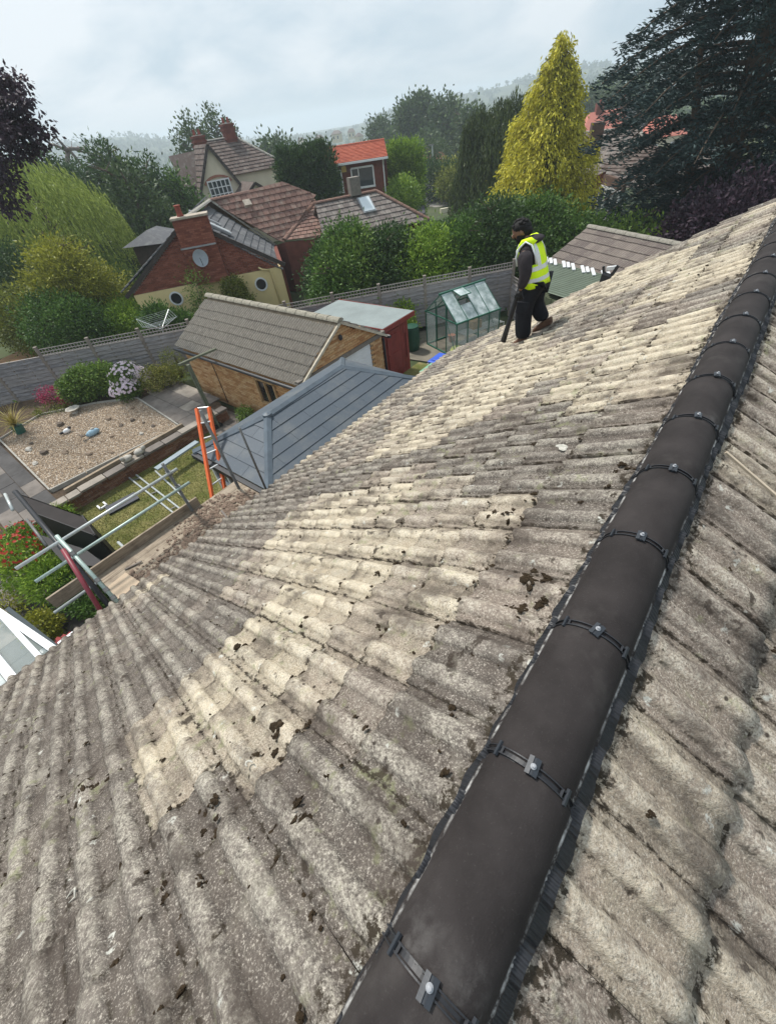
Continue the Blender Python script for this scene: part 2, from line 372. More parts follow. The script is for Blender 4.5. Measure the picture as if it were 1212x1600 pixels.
# roof carcass, walls, fascia, gutter
mb = MB()
for s_ in (-1, 1):
    a = Vector((0, 0, -.115)); b = Vector((s_*5.62*CS, 0, -.115-5.62*SN))
    P = [Vector((a.x, YA, a.z)), Vector((b.x, YA, b.z)), Vector((b.x, YB-.04, b.z)), Vector((a.x, YB-.04, a.z))]
    if s_ < 0: P = P[::-1]
    mb.slab(P, .05)
mb.build('roof_deck', simple('dark_felt', (.02, .019, .018), .95, .2), bung)
m_render = simple('old_render', (.42, .38, .32), .9)
mb = MB(); ze = -.115-5.6*SN
mb.slab([(-4.4, YA+.3, G), (4.4, YA+.3, G), (4.4, YA+.3, ze+.2), (0, YA+.3, -.30), (-4.4, YA+.3, ze+.2)], .25)
mb.slab([(4.4, YB-.25, G), (-4.4, YB-.25, G), (-4.4, YB-.25, ze+.2), (0, YB-.25, -.30), (4.4, YB-.25, ze+.2)], .25)
mb.box((-4.5, 2.4, (G+ze+.1)/2), (.25, 10.2, ze+.1-G)); mb.box((4.5, 2.4, (G+ze+.1)/2), (.25, 10.2, ze+.1-G)); mb.build('wall', m_render, bung)
ex = -5.64*CS; ez_ = -.115-5.64*SN
m_white = simple('white_upvc', (.78, .79, .80), .35, .06, 3, .05, .45)
MB().box((ex-.014, 2.38, ez_-.10), (.025, 11.3, .17)).build('fascia', m_black, bung)
mb = MB(); prof = [(-.0, 0), (-.012, -.05), (-.05, -.078), (-.09, -.05), (-.102, 0)]
gv = []; 
for yy in (YA, YB-.05):
    for dx, dz in prof+[(x*.93-.004, z*.9) for x, z in prof[::-1]]: gv.append((ex-.03+dx, yy, ez_-.035+dz))
n_ = 10; mb.add(gv, [(i, (i+1) % n_, n_+(i+1) % n_, n_+i) for i in range(n_)]+[tuple(range(n_))[::-1], tuple(range(n_, 2*n_))])
mb.build('gutter', m_black, bung)
# verge mortar and under-cloak at the far gable
mb = MB()
for s_ in (-1, 1):
    for c_ in range(19):
        sdm = .4+GA*c_; p = Vector((s_*CS*sdm, YB+.0, -.07-SN*sdm-.03)); q = Vector((s_*CS*(sdm+GA), YB+.0, -.07-SN*(sdm+GA)-.02))
        mb.beam(p, q, .03, .055)
mb.build('verge_mortar', m_mortar, bung)
# ------------------------------ ridge: tiles, joint unions with clip and screw, ribbed roll underneath
def arch(t, wdt=.121, hh=.104):
    """t -1..1 -> x,z of the outer skin of a ridge tile, with a little lip at each edge"""
    a = abs(t)
    if a < .86: th = (a/.86)*R(84); x = wdt*.93*math.sin(th)/math.sin(R(84)); z = -hh*(1-math.cos(th))/(1-math.cos(R(84)))*.86
    else: q = (a-.86)/.14; x = wdt*(.93+.07*math.sin(q*1.57)); z = -hh*(.86+.14*q)+.006*math.sin(q*3.14)
    return math.copysign(x, t), z
NT = 36
def ridge_mesh(k):
    rg = random.Random(500+k); V = []; E_ = []; L_ = .442
    ys = [0, .012, .11, .22, .33, .43, L_]
    for j, y in enumerate(ys):
        for i in range(NT+1):
            t = -1+2*i/NT; x, z = arch(t); sc_ = .985 if j in (0, len(ys)-1) else 1
            V.append((x*sc_, y, z+(-.003 if j in (0, len(ys)-1) else 0)+rg.uniform(-.0005, .0005)))
            e_ = max(0, 1-abs(abs(t)-.87)/.06)*(1.6 if j in (1, 2, 5, 4) else .7)
            if j in (0, 1): e_ = max(e_, max(0, 1-abs(abs(t)-.35)/.4)*.12*(k % 5 == 0))
            E_.append(e_)
    n = NT+1; Fc = [(j*n+i, j*n+i+1, (j+1)*n+i+1, (j+1)*n+i) for j in range(len(ys)-1) for i in range(NT)]
    for row in (0, len(ys)-1):
        b = len(V)
        for i in range(n): x, y, z = V[row*n+i]; V.append((x*.9, y, z*1.0-.015*(1-abs(-1+2*i/NT)))); E_.append(0)
        for i in range(NT): Fc.append((row*n+i, row*n+i+1, b+i+1, b+i) if row else (row*n+i+1, row*n+i, b+i, b+i+1))
    for i0 in (0, NT):
        b = len(V)
        for j in range(len(ys)): x, y, z = V[j*n+i0]; V.append((x*.9, y, z)); E_.append(0)
        for j in range(len(ys)-1): Fc.append((j*n+i0, (j+1)*n+i0, b+j+1, b+j))
    me = bpy.data.meshes.new('ridge_tile'); me.from_pydata(V, [], Fc); me.polygons.foreach_set('use_smooth', [True]*len(me.polygons))
    me.attributes.new('edge', 'FLOAT', 'POINT').data.foreach_set('value', E_); me.materials.append(m_ridge); return me
rmeshes = [ridge_mesh(k) for k in range(5)]
# union band: two thin rails with cross bars, plus saddles and the screw clamp
un = MB()
for dy in (-.0085, .0085):
    pts = []
    for i in range(0, NT+1):
        x, z = arch(-1+2*i/NT); pts.append((x*1.01, dy, z+.002))
    for i in range(NT): un.beam(pts[i], pts[i+1], .0035, .0045, up=(0, 0, 1) if abs(pts[i+1][2]-pts[i][2]) < abs(pts[i+1][0]-pts[i][0]) else (1, 0, 0))
for i in range(2, NT, 8):
    x, z = arch(-1+2*i/NT); un.box((x, 0, z+.003), (.006, .02, .005))
un_me = un.mesh('ridge_union'); un_me.materials.append(m_black)
seal = MB()
for i in range(NT):
    (x, z), (x2, z2) = arch(-1+2*i/NT), arch(-1+2*(i+1)/NT)
    seal.add([(x*.985, -.012, z-.004), (x2*.985, -.012, z2-.004), (x2*.985, .012, z2-.004), (x*.985, .012, z-.004)], [(0, 1, 2, 3)])
seal_me = seal.mesh('joint_seal'); seal_me.materials.append(m_black)
cl = MB(); cl.frame((-.0085, 0, .009), Vector((math.cos(-R(-22)), 0, math.sin(-R(-22)))), (0, 1, 0), Vector((-math.sin(R(22)), 0, math.cos(R(22)))), .012, .044, .004)
cl.frame((.0085, 0, .009), Vector((math.cos(R(22)), 0, -math.sin(R(22)))), (0, 1, 0), Vector((math.sin(R(22)), 0, math.cos(R(22)))), .012, .044, .004)
cl.box((0, 0, .006), (.014, .042, .008)); cl_me = cl.mesh('ridge_clip'); cl_me.materials.append(m_clip)
sc_mb = MB().lathe((0, 0, .012), [(.0075, 0), (.0075, .0025), (.005, .0045), (.001, .005)], 16); sc_mb.lathe((0, 0, .0175), [(.0045, 0), (.0045, .0035), (.001, .004)], 6)
sc_me = sc_mb.mesh('screw'); sc_me.materials.append(m_screw)
sa_mes = []
for t in (-.52, .55):
    sa = MB(); x, z = arch(t); ax = math.atan2(arch(t+.02)[1]-arch(t-.02)[1], arch(t+.02)[0]-arch(t-.02)[0])
    sa.frame((x, 0, z+.007), (math.cos(ax), 0, math.sin(ax)), (0, 1, 0), (-math.sin(ax), 0, math.cos(ax)), .008, .04, .008)
    sa_mes.append(sa.mesh('saddle')); sa_mes[-1].materials.append(m_clip)

for i in range(-7, 19):
    y = -.106+.45*i
    if y > YB-.05: break
    yl = min(.45, YB-y)
    rt = bpy.data.objects.new('ridge_tile', rmeshes[i % 5]); link(rt, bung); rt.location = Vector((rnd.uniform(-.003, .003), y+.004, rnd.uniform(-.001, .002)))-inv_b; rt.rotation_euler = (rnd.gauss(0, .002), 0, rnd.gauss(0, .004))
    if yl < .45: rt.scale.y = yl/.45
    un_o = bpy.data.objects.new('ridge_union', un_me); link(un_o, bung); un_o.location = Vector((0, y, .0))-inv_b
    for nm, me_ in (('joint_seal', seal_me), ('ridge_clip', cl_me), ('screw', sc_me), ('saddle', sa_mes[0]), ('saddle', sa_mes[1])):
        c_ = bpy.data.objects.new(nm, me_); link(c_, un_o)
        if nm == 'ridge_clip': c_.rotation_euler.z = rnd.gauss(0, .12); c_.location = (0, rnd.uniform(-.006, .006), .0)
        if nm == 'screw': c_.location = (.001, rnd.uniform(-.004, .004), .0)
# ribbed dry-ridge roll following the rolls of the tiles
V = []; Fc = []; ny = int((YB-.02-YA)/.0035)
for s_ in (-1, 1):
    b0 = len(V); nr = 7
    for j in range(ny):
        y = YA+.0035*j; a_ = (y+.2) % .155; cr = roll_h(a_); rib = .0016 if j % 4 < 2 else -.0016
        wv = .5+.5*math.cos(2*math.pi*(a_-.0775)/.155)
        out_ = (.124 if s_ < 0 else .138)+.013*(1-wv)+.004*math.sin(y*9)+.006*math.sin(y*2.3+s_)
        for q in range(nr):
            x = .10+(out_-.10)*q/(nr-1); k = q/(nr-1)
            z_roof = -.07-x*math.tan(SL)+.038*cr/CS+.030
            z_flat = -.07-x*math.tan(SL)+.040
            z = z_flat*(1-k)+(z_roof-.012*k)*k+rib
            V.append((s_*x, y, z))
    for j in range(ny-1):
        for q in range(nr-1):
            a = b0+j*nr+q; Fc.append((a, a+1, a+nr+1, a+nr) if s_ > 0 else (a+1, a, a+nr, a+nr+1))
me = bpy.data.meshes.new('ridge_roll'); me.from_pydata([(x, y-2.4, z-G) for x, y, z in V], [], Fc); me.materials.append(m_black)
link(bpy.data.objects.new('ridge_roll', me), bung)
# ------------------------------ moss clumps lying on the tiles
def roof_pt(side, sd, y, up=0):
    a_ = (y+.2) % .155; cr = roll_h(a_)
    h = .036*cr+.020+up; return Vector((side*CS*sd+side*SN*h, y, -.07-SN*sd+CS*h))
mb = MB(); rm = random.Random(5)
MOSSPT = [(.67,1.43,9),(.24,.86,14),(.28,1.0,14),(.48,1.02,6),(.98,-.04,10),(1.81,.22,6),(.17,1.79,6),(1.51,1.02,3),(.81,.58,3),(.25,.2,2),(.9,-.31,8),(.47,-.13,4),(.75,-.5,6),(1.9,-.75,7),(.6,1.6,4)]
spots = []
for a, b, n in MOSSPT: spots += [(-1, a+rm.gauss(0, .045), b+rm.gauss(0, .035), rm.uniform(.005, .016)) for _ in range(n)]
for _ in range(5200):
    c_ = rm.randrange(0, 18); k = rm.randrange(-8, 27)
    if rm.random() < .45: spots.append((-1, .52+GA*c_+rm.uniform(.006, .03), -.2+TW*k+rm.uniform(0, TW), rm.uniform(.003, .0095)))
    elif rm.random() < .6: spots.append((-1, rm.uniform(.2, 5.6), -.2+.155*rm.randrange(-17, 52)+rm.choice((.034, .120))+rm.gauss(0, .004), rm.uniform(.003, .010)))
    else: spots.append((-1, rm.uniform(.2, 5.6), -.2+TW*k+rm.gauss(0, .008), rm.uniform(.003, .010)))
for _ in range(90): spots.append((1, rm.uniform(.2, 1.8), rm.uniform(-.4, 3), rm.uniform(.003, .009)))
for side, a, b, r_ in spots:
    if b > YB-.1 or a < .14: continue
    e_ = rm.uniform(.7, 1.5)
    for q in range(1 if r_ < .006 else 5):
        k_ = 1 if q == 0 else rm.uniform(.3, .6); mb.sphere(roof_pt(side, a+rm.gauss(0, r_*.8)*(q > 0), b+rm.gauss(0, r_*.8)*(q > 0), r_*.05), (r_*k_*e_, r_*1.2*k_/e_, r_*k_*.5), 6, 4, .45, rm)
mb.build('moss_clump', m_moss, bung, 'stuff')
# curled white shavings and one loose pale lath lying on the tiles
m_pale = simple('pale_shaving', (.50, .48, .42), .8, .35, 40, .6)
for k, (side, a, b, L_, an, lab) in enumerate([(-1, .93, -.12, .04, .6, 'small white curled shaving lying beside the lifted roof tile edge in the lower left'), (-1, 1.28, -.78, .09, 2.0, 'long thin white curled shaving on grey tiles near the left frame edge'), (-1, .60, 2.06, .05, 1.2, 'pale rounded chip on grey tiles midway up the dark ridge')]):
    mb = MB(); pts = [roof_pt(side, a+math.cos(an+q*.5)*L_*(q/5-.5), b+math.sin(an+q*.4)*L_*(q/5-.5), .012+.004*math.sin(q)) for q in range(6)]
    mb.tube(pts, [.002, .0035, .004, .004, .003, .0015], 6)
    if k == 2: mb = MB().sphere(roof_pt(side, a, b, .008), (.032, .026, .004), 11, 4, .35)
    o = mb.build(['shaving', 'shaving', 'lichen_chip'][k], m_pale, base=roof_pt(side, a, b)); tag(o, lab, 'debris')
a0, a1 = roof_pt(1, .16, 2.08, .012), roof_pt(1, .66, 2.045, .012)
o = MB().beam(a0, a1, .014, .01).build('timber_lath', simple('bare_lath', (.58, .48, .36), .8), base=a0); tag(o, 'thin pale strip of bare wood lying on the right-hand slope beside the dark ridge', 'wood strip')
# ================================================================ ground and far land
def land(x, y):
    d = math.hypot(x+8, y-8); z = G-.04
    if d > 24: z -= min(1, (d-24)/60)**1.1*4.2
    if d > 90: z -= (1-math.exp(-(d-90)/260))*17
    a = math.atan2(-x, y)                        # 0 = +Y, grows towards -X
    if d > 450:
        h = 30+16*math.sin(a*5.0+.6)+9*math.sin(a*11+2)+5*math.sin(a*23)+9*math.exp(-((a-1.15)/.12)**2)
        k = min(1, (d-450)/800); k = k*k*(3-2*k); z += h*k*(1 if d < 1300 else max(0, 1-(d-1300)/900)) + 4*math.sin(x*.011)*math.sin(y*.013)*k
    return z
mb = MB(); NR, NA = 64, 120
rs = [3+2.2*i for i in range(10)]+[25*1.085**i for i in range(54)]
for r_ in rs:
    for k in range(NA): a = 2*math.pi*k/NA; x, y = -8+r_*math.cos(a), 8+r_*math.sin(a); mb.v.append((x, y, land(x, y)))
for i in range(len(rs)-1):
    for k in range(NA): mb.f.append((i*NA+k, (i+1)*NA+k, (i+1)*NA+(k+1) % NA, i*NA+(k+1) % NA))
mb.v.append((-8, 8, G-.04)); c0 = len(mb.v)-1
for k in range(NA): mb.f.append((k, (k+1) % NA, c0))
gm = Mat('land', .95, .1)
_n = gm.noise(.012, 6, .62); _n2 = gm.noise(.35, 5, .6); _n3 = gm.noise(.05, 4, .6)
_c = gm.mix(gm.rng(_n, .38, .6), (.035, .055, .028), (.10, .125, .05)); _c = gm.mix(gm.rng(_n3, .45, .62, 0, .6), _c, (.03, .045, .025))
_c = gm.mix(gm.rng(_n2, .4, .7, 0, .5), _c, (.12, .105, .07)); gm.col(_c)
mb.build('ground', gm.m, kind='structure', smooth=True)
# ------------------------------ lawn, terrace, slabs, drive
lm = Mat('lawn_turf', .95, .1); _n = lm.noise(1.6, 5, .65); _f = lm.noise(45, 3, .7)
_c = lm.mix(lm.rng(_n, .35, .62), (.12, .14, .035), (.28, .25, .10)); _c = lm.mix(lm.rng(_f, .35, .7), lm.mix(.45, _c, (.04, .05, .015)), _c); _c = lm.mix(lm.rng(lm.noise(4, 3, .7), .6, .72, 0, .7), _c, (.30, .24, .13))
lm.col(_c).bump(_f, .8, .02)
LX0, LX1, LY0, LY1 = -12.85, -4.6, .2, 5.0
MB().box(((LX0+LX1)/2, (LY0+LY1)/2, G-.03), (LX1-LX0, LY1-LY0, .10)).build('lawn', lm.m, kind='structure')
def blades(n, fx, hgt, wd, seed, zf):
    rg = np.random.default_rng(seed); P = fx(rg, n); a = rg.uniform(0, 6.283, n); h = hgt*rg.uniform(.5, 1.2, n)
    ln = rg.normal(0, .35, (n, 2))*h[:, None]; V = np.zeros((n, 3, 3)); z = zf
    V[:, 0, 0] = P[:, 0]-np.cos(a)*wd; V[:, 0, 1] = P[:, 1]-np.sin(a)*wd; V[:, 1, 0] = P[:, 0]+np.cos(a)*wd; V[:, 1, 1] = P[:, 1]+np.sin(a)*wd
    V[:, 2, 0] = P[:, 0]+ln[:, 0]; V[:, 2, 1] = P[:, 1]+ln[:, 1]; V[:, 0, 2] = z; V[:, 1, 2] = z; V[:, 2, 2] = z+h
    return V.reshape(-1, 3)
m_grass = leafmat('grass_blade', ((.075, .10, .022), (.15, .165, .045), (.30, .26, .10)), .3, .7, 1.6)
me = npmesh('grass', blades(60000, lambda g, n: np.stack([g.uniform(LX0+.05, -5.6, n), g.uniform(LY0+.05, LY1, n)], 1), .045, .006, 3, G+.018), 3); me.materials.append(m_grass)
o = link(bpy.data.objects.new('grass', me), None, 'stuff'); tag(o, 'short dry yellowish lawn grass between the brick wall and the scaffold', 'grass')
TZ = -5.6
m_soil = simple('soil', (.09, .065, .045), .95, .4, 8, .6, .1, 0, 60, .02)
# terrace body under gravel
MB().slab([(-22.3, -2.2, TZ-.06), (-13.0, -2.2, TZ-.06), (-13.0, 5.9, TZ-.06), (-14.0, 6.2, TZ-.06), (-18.4, 6.4, TZ-.06), (-22.3, 1.6, TZ-.06)], .36).build('terrace', m_soil, kind='structure')
gvm = Mat('gravel_bed', .9, .2)
_v = gvm.voro(38, out='Color'); _d = gvm.voro(38)
_r = gvm.nt.nodes.new('ShaderNodeSeparateColor'); gvm.L(_v, _r.inputs[0])
_c = gvm.mix(gvm.rng(_r.outputs[0], 0, 1), (.12, .08, .05), (.42, .32, .22)); _c = gvm.mix(gvm.rng(_r.outputs[1], .75, 1), _c, (.62, .57, .5)); _c = gvm.mix(gvm.rng(_r.outputs[2], .86, .95, 0, .8), _c, (.12, .09, .07))
gvm.col(_c).bump(_d, .8, .015)
GRV = [(-18.95, .35), (-13.85, .3), (-13.4, 4.35), (-16.95, 4.6), (-18.2, 3.55), (-19.5, 1.9)]
MB().slab([(x, y, TZ-.0) for x, y in GRV], .05).build('gravel', gvm.m, kind='structure')
# loose pebbles over the bed
def inpoly(p, poly):
    c = False; j = len(poly)-1
    for i in range(len(poly)):
        if (poly[i][1] > p[1]) != (poly[j][1] > p[1]) and p[0] < (poly[j][0]-poly[i][0])*(p[1]-poly[i][1])/(poly[j][1]-poly[i][1])+poly[i][0]: c = not c
        j = i
    return c
pm = Mat('pebble', .8, .25); _i = pm.island
_c = pm.mix(pm.rng(_i, 0, 1), (.11, .07, .045), (.44, .34, .24)); _c = pm.mix(pm.rng(pm.noise(30, 1), .6, .7), _c, (.66, .62, .55)); pm.col(_c)
g = np.random.default_rng(8); pts = []
while len(pts) < 14000:
    x, y = g.uniform(-19.5, -13.3), g.uniform(.3, 4.6)
    if inpoly((x, y), GRV): pts.append((x, y))
pts = np.array(pts); n = len(pts); oc = np.array([(1,0,0),(0,1,0),(-1,0,0),(0,-1,0),(0,0,.6)]); V = np.zeros((n, 4, 3, 3)); s_ = g.uniform(.010, .026, n); a = g.uniform(0, 6.28, n)
rot = np.stack([np.cos(a), -np.sin(a), np.sin(a), np.cos(a)], 1).reshape(n, 2, 2); e_ = g.uniform(.6, 1, n)
for q, (i0, i1) in enumerate(((0, 1), (1, 2), (2, 3), (3, 0))):
    for w_, idx in enumerate((i0, i1, 4)):
        v = np.tile(oc[idx], (n, 1))*s_[:, None]; v[:, 1] *= e_; v[:, :2] = np.einsum('nij,nj->ni', rot, v[:, :2]); v[:, :2] += pts; v[:, 2] += TZ+.001+s_*.2*(idx == 4); V[:, q, w_] = v
me = npmesh('pebbles', V.reshape(-1, 3), 3)
me.materials.append(pm.m); o = link(bpy.data.objects.new('pebbles', me), None, 'stuff'); tag(o, 'loose beige pebbles over the gravel garden bed', 'gravel')
# stone slabs
m_slab = simple('paving_slab', (.19, .165, .145), .9, .25, 3, .3); m_slab_d = simple('paving_slab_dark', (.075, .07, .068), .85, .3, 2, .3); m_slab_l = simple('paving_slab_pale', (.32, .28, .235), .9, .25, 3, .3)
def paving(name, poly, z, size, mats, seed=1, ang=0, gap=.012, t=.045):
    rg = random.Random(seed); ca, sa_ = math.cos(ang), math.sin(ang)
    q = [(x*ca+y*sa_, -x*sa_+y*ca) for x, y in poly]; x0, x1 = min(a for a, b in q), max(a for a, b in q); y0, y1 = min(b for a, b in q), max(b for a, b in q)
    base = MB().slab([(x, y, z-t*.7) for x, y in poly], .04).build(name, m_soil, kind='structure'); j = 0; y = y0
    meshes = {}
    while y < y1-.05:
        x = x0 - (size[0]*.5 if j % 2 else 0)
        while x < x1:
            cx, cy = x+size[0]/2, y+size[1]/2; wx, wy = cx*ca-cy*sa_, cx*sa_+cy*ca
            if inpoly((wx, wy), poly):
                k = rg.randrange(len(mats))
                if k not in meshes:
                    b_ = MB().box((0, 0, 0), (size[0]-gap, size[1]-gap, t)); meshes[k] = b_.mesh('paving_slab'); meshes[k].materials.append(mats[k])
                o = bpy.data.objects.new('paving_slab', meshes[k]); link(o, base); o.location = (wx, wy, z-t/2+rg.uniform(-.004, .004)); o.rotation_euler = (rg.gauss(0, .004), rg.gauss(0, .004), ang)
            x += size[0]
        y += size[1]; j += 1
    return base
paving('terrace_path', [(-18.6, -1.1), (-13.05, -1.0), (-13.05, .22), (-18.6, .28)], TZ, (.9, .45), [m_slab_d, m_slab_d, m_slab_d, m_slab], 3)
paving('terrace_patio', [(-17.0, 4.72), (-13.25, 4.45), (-13.05, 5.85), (-14.2, 6.1), (-17.4, 6.2)], TZ, (.6, .6), [m_slab, m_slab_l, m_slab], 4)
paving('patio', [(-12.9, -3.2), (-4.7, -3.2), (-4.7, .2), (-12.9, .2)], G+.02, (.6, .6), [m_slab, m_slab_d, m_slab], 5)
paving('side_path', [(-14.2, 5.0), (-4.7, 5.0), (-4.7, 6.35), (-14.9, 6.35)], G+.02, (.6, .6), [m_slab, m_slab], 6)
m_conc = simple('concrete', (.27, .25, .225), .9, .22, 1.5, .3)
MB().slab([(-8.8, 6.35, G+.03), (8, 6.35, G+.03), (8, 12.6, G+.03), (-8.9, 12.6, G+.03)], .05).build('drive', m_conc, kind='structure')
MB().slab([(-13.2, 12.0, G+.012), (-9.0, 12.62, G+.012), (8, 12.62, G+.012), (8, 16.5, G+.012), (-9.5, 17.0, G+.012)], .03).build('side_yard', simple('yard_earth', (.20, .18, .14), .95, .3, 2, .4), kind='structure')
MB().slab([(-9.25, 11.0, G+.040), (-8.1, 11.0, G+.040), (-8.1, 12.4, G+.040), (-9.25, 12.4, G+.040)], .02).build('grass_patch', lm.m, kind='structure')
# edging
m_edge = simple('concrete_edging', (.36, .34, .30), .9, .2, 5, .3)
mb = MB(); 
for a, b in zip(GRV, GRV[1:]+GRV[:1]):
    L_ = math.dist(a, b); k = max(1, int(L_/.9))
    for i in range(k):
        p = [a[q]+(b[q]-a[q])*(i+.01)/k for q in (0, 1)]; q_ = [a[q]+(b[q]-a[q])*(i+.99)/k for q in (0, 1)]
        mb.beam((*p, TZ+.0), (*q_, TZ+.0), .05, .13)
o = mb.build('kerb_edging', m_edge, kind='structure')
# ------------------------------ bricks
def brickmat(name, cols, mort=(.36, .33, .29)):
    M_ = Mat(name, .9, .15); i = M_.island; n = M_.noise(25, 4, .6)
    c = M_.mix(M_.rng(i, 0, .5), cols[0], cols[1]); c = M_.mix(M_.rng(i, .55, 1), c, cols[2])
    c = M_.mix(M_.rng(n, .45, .75, 0, .45), c, tuple(x*.45 for x in cols[0])); M_.col(c).bump(n, .4, .005); return M_.m
m_brick_y = brickmat('buff_brick', ((.40, .20, .09), (.55, .32, .15), (.64, .43, .24)))
m_brick_r = brickmat('red_brick', ((.165, .055, .038), (.245, .085, .055), (.31, .125, .085)))
m_brick_o = brickmat('old_brown_brick', ((.15, .075, .05), (.24, .12, .075), (.31, .19, .13)))
def brickwork(parent, o_, u, L_, z0, z1, mat_, keep=lambda a, z: True, bw=.225, bh=.075, depth=.06, nrm=None, name='brickwork', gapw=.011, seed=1):
    """courses of separate bricks standing proud of a mortar wall; u = unit direction along the wall, nrm = outward"""
    u = Vector(u).normalized(); n = Vector(nrm) if nrm else Vector((u.y, -u.x, 0)); rg = random.Random(seed); mb = MB(); j = 0; z = z0
    while z+bh <= z1+.01:
        a = -(bw/2 if j % 2 else 0)
        while a < L_:
            c0_, c1_ = max(a, 0), min(a+bw-gapw, L_)
            if c1_-c0_ > .04 and keep((c0_+c1_)/2, z+bh/2):
                c = Vector(o_)+u*((c0_+c1_)/2)+n*(-depth/2+rg.uniform(0, .005)); c.z = z+(bh-gapw)/2
                mb.frame(c, u, n, (0, 0, 1), c1_-c0_, depth, bh-gapw)
            a += bw
        z += bh; j += 1
    return mb.build(name, mat_, parent, 'stuff')
# retaining wall between lawn and terrace
rw = thing('retaining_wall', 'low brown brick retaining wall with crumbling stone coping between lawn and gravel bed', 'wall', (-12.93, 3, G))
MB().box((-12.955, 2.95, -5.84), (.11, 5.9, .38)).build('mortar_core', m_mortar, rw)
brickwork(rw, (-12.88, 0.02, G), (0, 1, 0), 5.85, G, TZ-.02, m_brick_o, nrm=(1, 0, 0), seed=3)
cs = MB(); rg = random.Random(3); y = .0
while y < 5.85:
    L_ = rg.uniform(.35, .75); L_ = min(L_, 5.9-y)
    b_ = MB().box((-12.98+rg.uniform(-.02, .03), y+L_/2, TZ+.03+rg.uniform(-.01, .01)), (.32, L_-.02, .07), rg.gauss(0, .02)); b_.build('coping_stone', [m_slab, m_slab_l][rg.random() < .4], rw, bevel=.008); y += L_
rw2 = MB().box((-13.42, 2.5, TZ+.01), (.10, 3.9, .12)).build('timber_sleeper', m_timber, base=(-13.42, 2.5, TZ)); tag(rw2, 'straight weathered timber sleeper edging the gravel beside the retaining wall', 'timber')
# ------------------------------ stones and ornaments on the gravel
m_stone = [simple('dark_stone', (.12, .095, .075), .9, .35, 9, .5), simple('brown_stone', (.22, .165, .12), .9, .35, 9, .5), simple('pale_stone', (.45, .42, .37), .9, .3, 9, .5)]
STN = [((-17.85,2.05),.24,'dark square brown stone right of the stone dish'),((-17.48,.94),.13,'small dark stone beside the potted plant'),((-16.33,.97),.22,'flat dark stone slab, second from the path'),((-15.65,1.41),.17,'brown stone in the lower gravel'),((-15.46,2.2),.10,'small round brown stone below the blue ornament'),((-14.74,1.81),.15,'brown stone near the middle of the lower gravel edge'),((-16.45,3.23),.16,'brown stone above the blue ornament'),((-15.52,3.27),.14,'small dark stone right of the blue ornament'),((-15.48,3.66),.16,'dark round stone in the upper right gravel'),((-15.12,2.74),.13,'round brown pebble stone right below the blue ornament'),((-14.25,3.39),.12,'pale flat stone near the right end of the gravel'),((-15.93,.55),.15,'pale and brown stone pair by the path edge'),((-14.12,2.28),.11,'small brown stone by the timber sleeper'),((-14.35,3.86),.13,'dark stone nearest the gravel corner by the patio'),((-14.25,1.3),.10,'small brown stone near the sleeper on the left'),((-16.38,4.1),.15,'brown stone at the far edge near the pink flower bush'),((-17.1,.75),.2,'pale and dark broken stone beside the flat slab'),((-14.9,3.8),.09,'smallest dark stone in the upper right gravel')]
for k, ((x, y), r_, lab) in enumerate(STN):
    x = x if x > -18.4 else x; mb = MB().sphere((x, y, TZ+r_*.15), (r_*.8, r_*.55, r_*.35), 7, 4, .28, random.Random(k))
    m_ = m_stone[2] if 'pale' in lab else m_stone[0] if 'dark' in lab else m_stone[1]
    tag(mb.build('garden_stone', m_, base=(x, y, TZ)), lab, 'stone', 'stones on the gravel bed')
o = MB().lathe((-18.3, 2.75, TZ), [(.12, 0), (.09, .08), (.22, .14), (.26, .19), (.22, .19), (.16, .15), (.02, .145)], 8).build('stone_dish', m_stone[2], base=(-18.3, 2.75, TZ)); tag(o, 'pale octagonal stone bird dish at the far edge of the gravel', 'bird bath')
m_blue_o = simple('pale_blue_paint', (.30, .45, .55), .6, .3, 8)
t_ = thing('fish_ornament', 'pale blue fish shaped ornament lying on the gravel', 'ornament', (-15.85, 2.45, TZ))
MB().sphere((-15.85, 2.45, TZ+.1), (.10, .24, .11), 12, 7, .04).build('body', m_blue_o, t_, smooth=True)
MB().slab([(-15.85, 2.22, TZ+.1), (-15.72, 2.06, TZ+.16), (-15.98, 2.06, TZ+.16)], .03).build('tail', m_stone[0], t_); MB().sphere((-15.87, 2.5, TZ+.21), (.05, .07, .04), 8, 5).build('head', m_stone[2], t_)
t_ = thing('bird_ornament', 'small black and white bird ornament on the gravel left of the blue fish', 'ornament', (-16.96, 1.98, TZ))
MB().sphere((-16.96, 1.98, TZ+.08), (.08, .13, .08), 10, 6).build('body', m_white, t_, smooth=True); MB().sphere((-16.96, 2.1, TZ+.14), (.05, .06, .05), 8, 5).build('head', m_black, t_, smooth=True); MB().sphere((-17.0, 1.85, TZ+.07), (.04, .12, .05), 8, 5).build('wing', m_black, t_, smooth=True)
# two pale animal ornaments on the wall
for k, (y, lab) in enumerate([(2.35, 'pale weathered stone figure on the coping, left one of the pair'), (2.75, 'pale weathered rounded stone figure on the coping, right one of the pair')]):
    t_ = thing('wall_figure', lab, 'ornament', (-13.0, y, TZ+.065), 'pair of stone figures on the retaining wall')
    MB().sphere((-13.0, y, TZ+.15), (.12, .17, .10), 10, 6, .12).build('body', m_stone[2], t_, smooth=True); MB().sphere((-12.95, y+.14*(1 if k else -1), TZ+.24), (.07, .07, .07), 8, 5, .1).build('head', m_stone[2], t_, smooth=True)
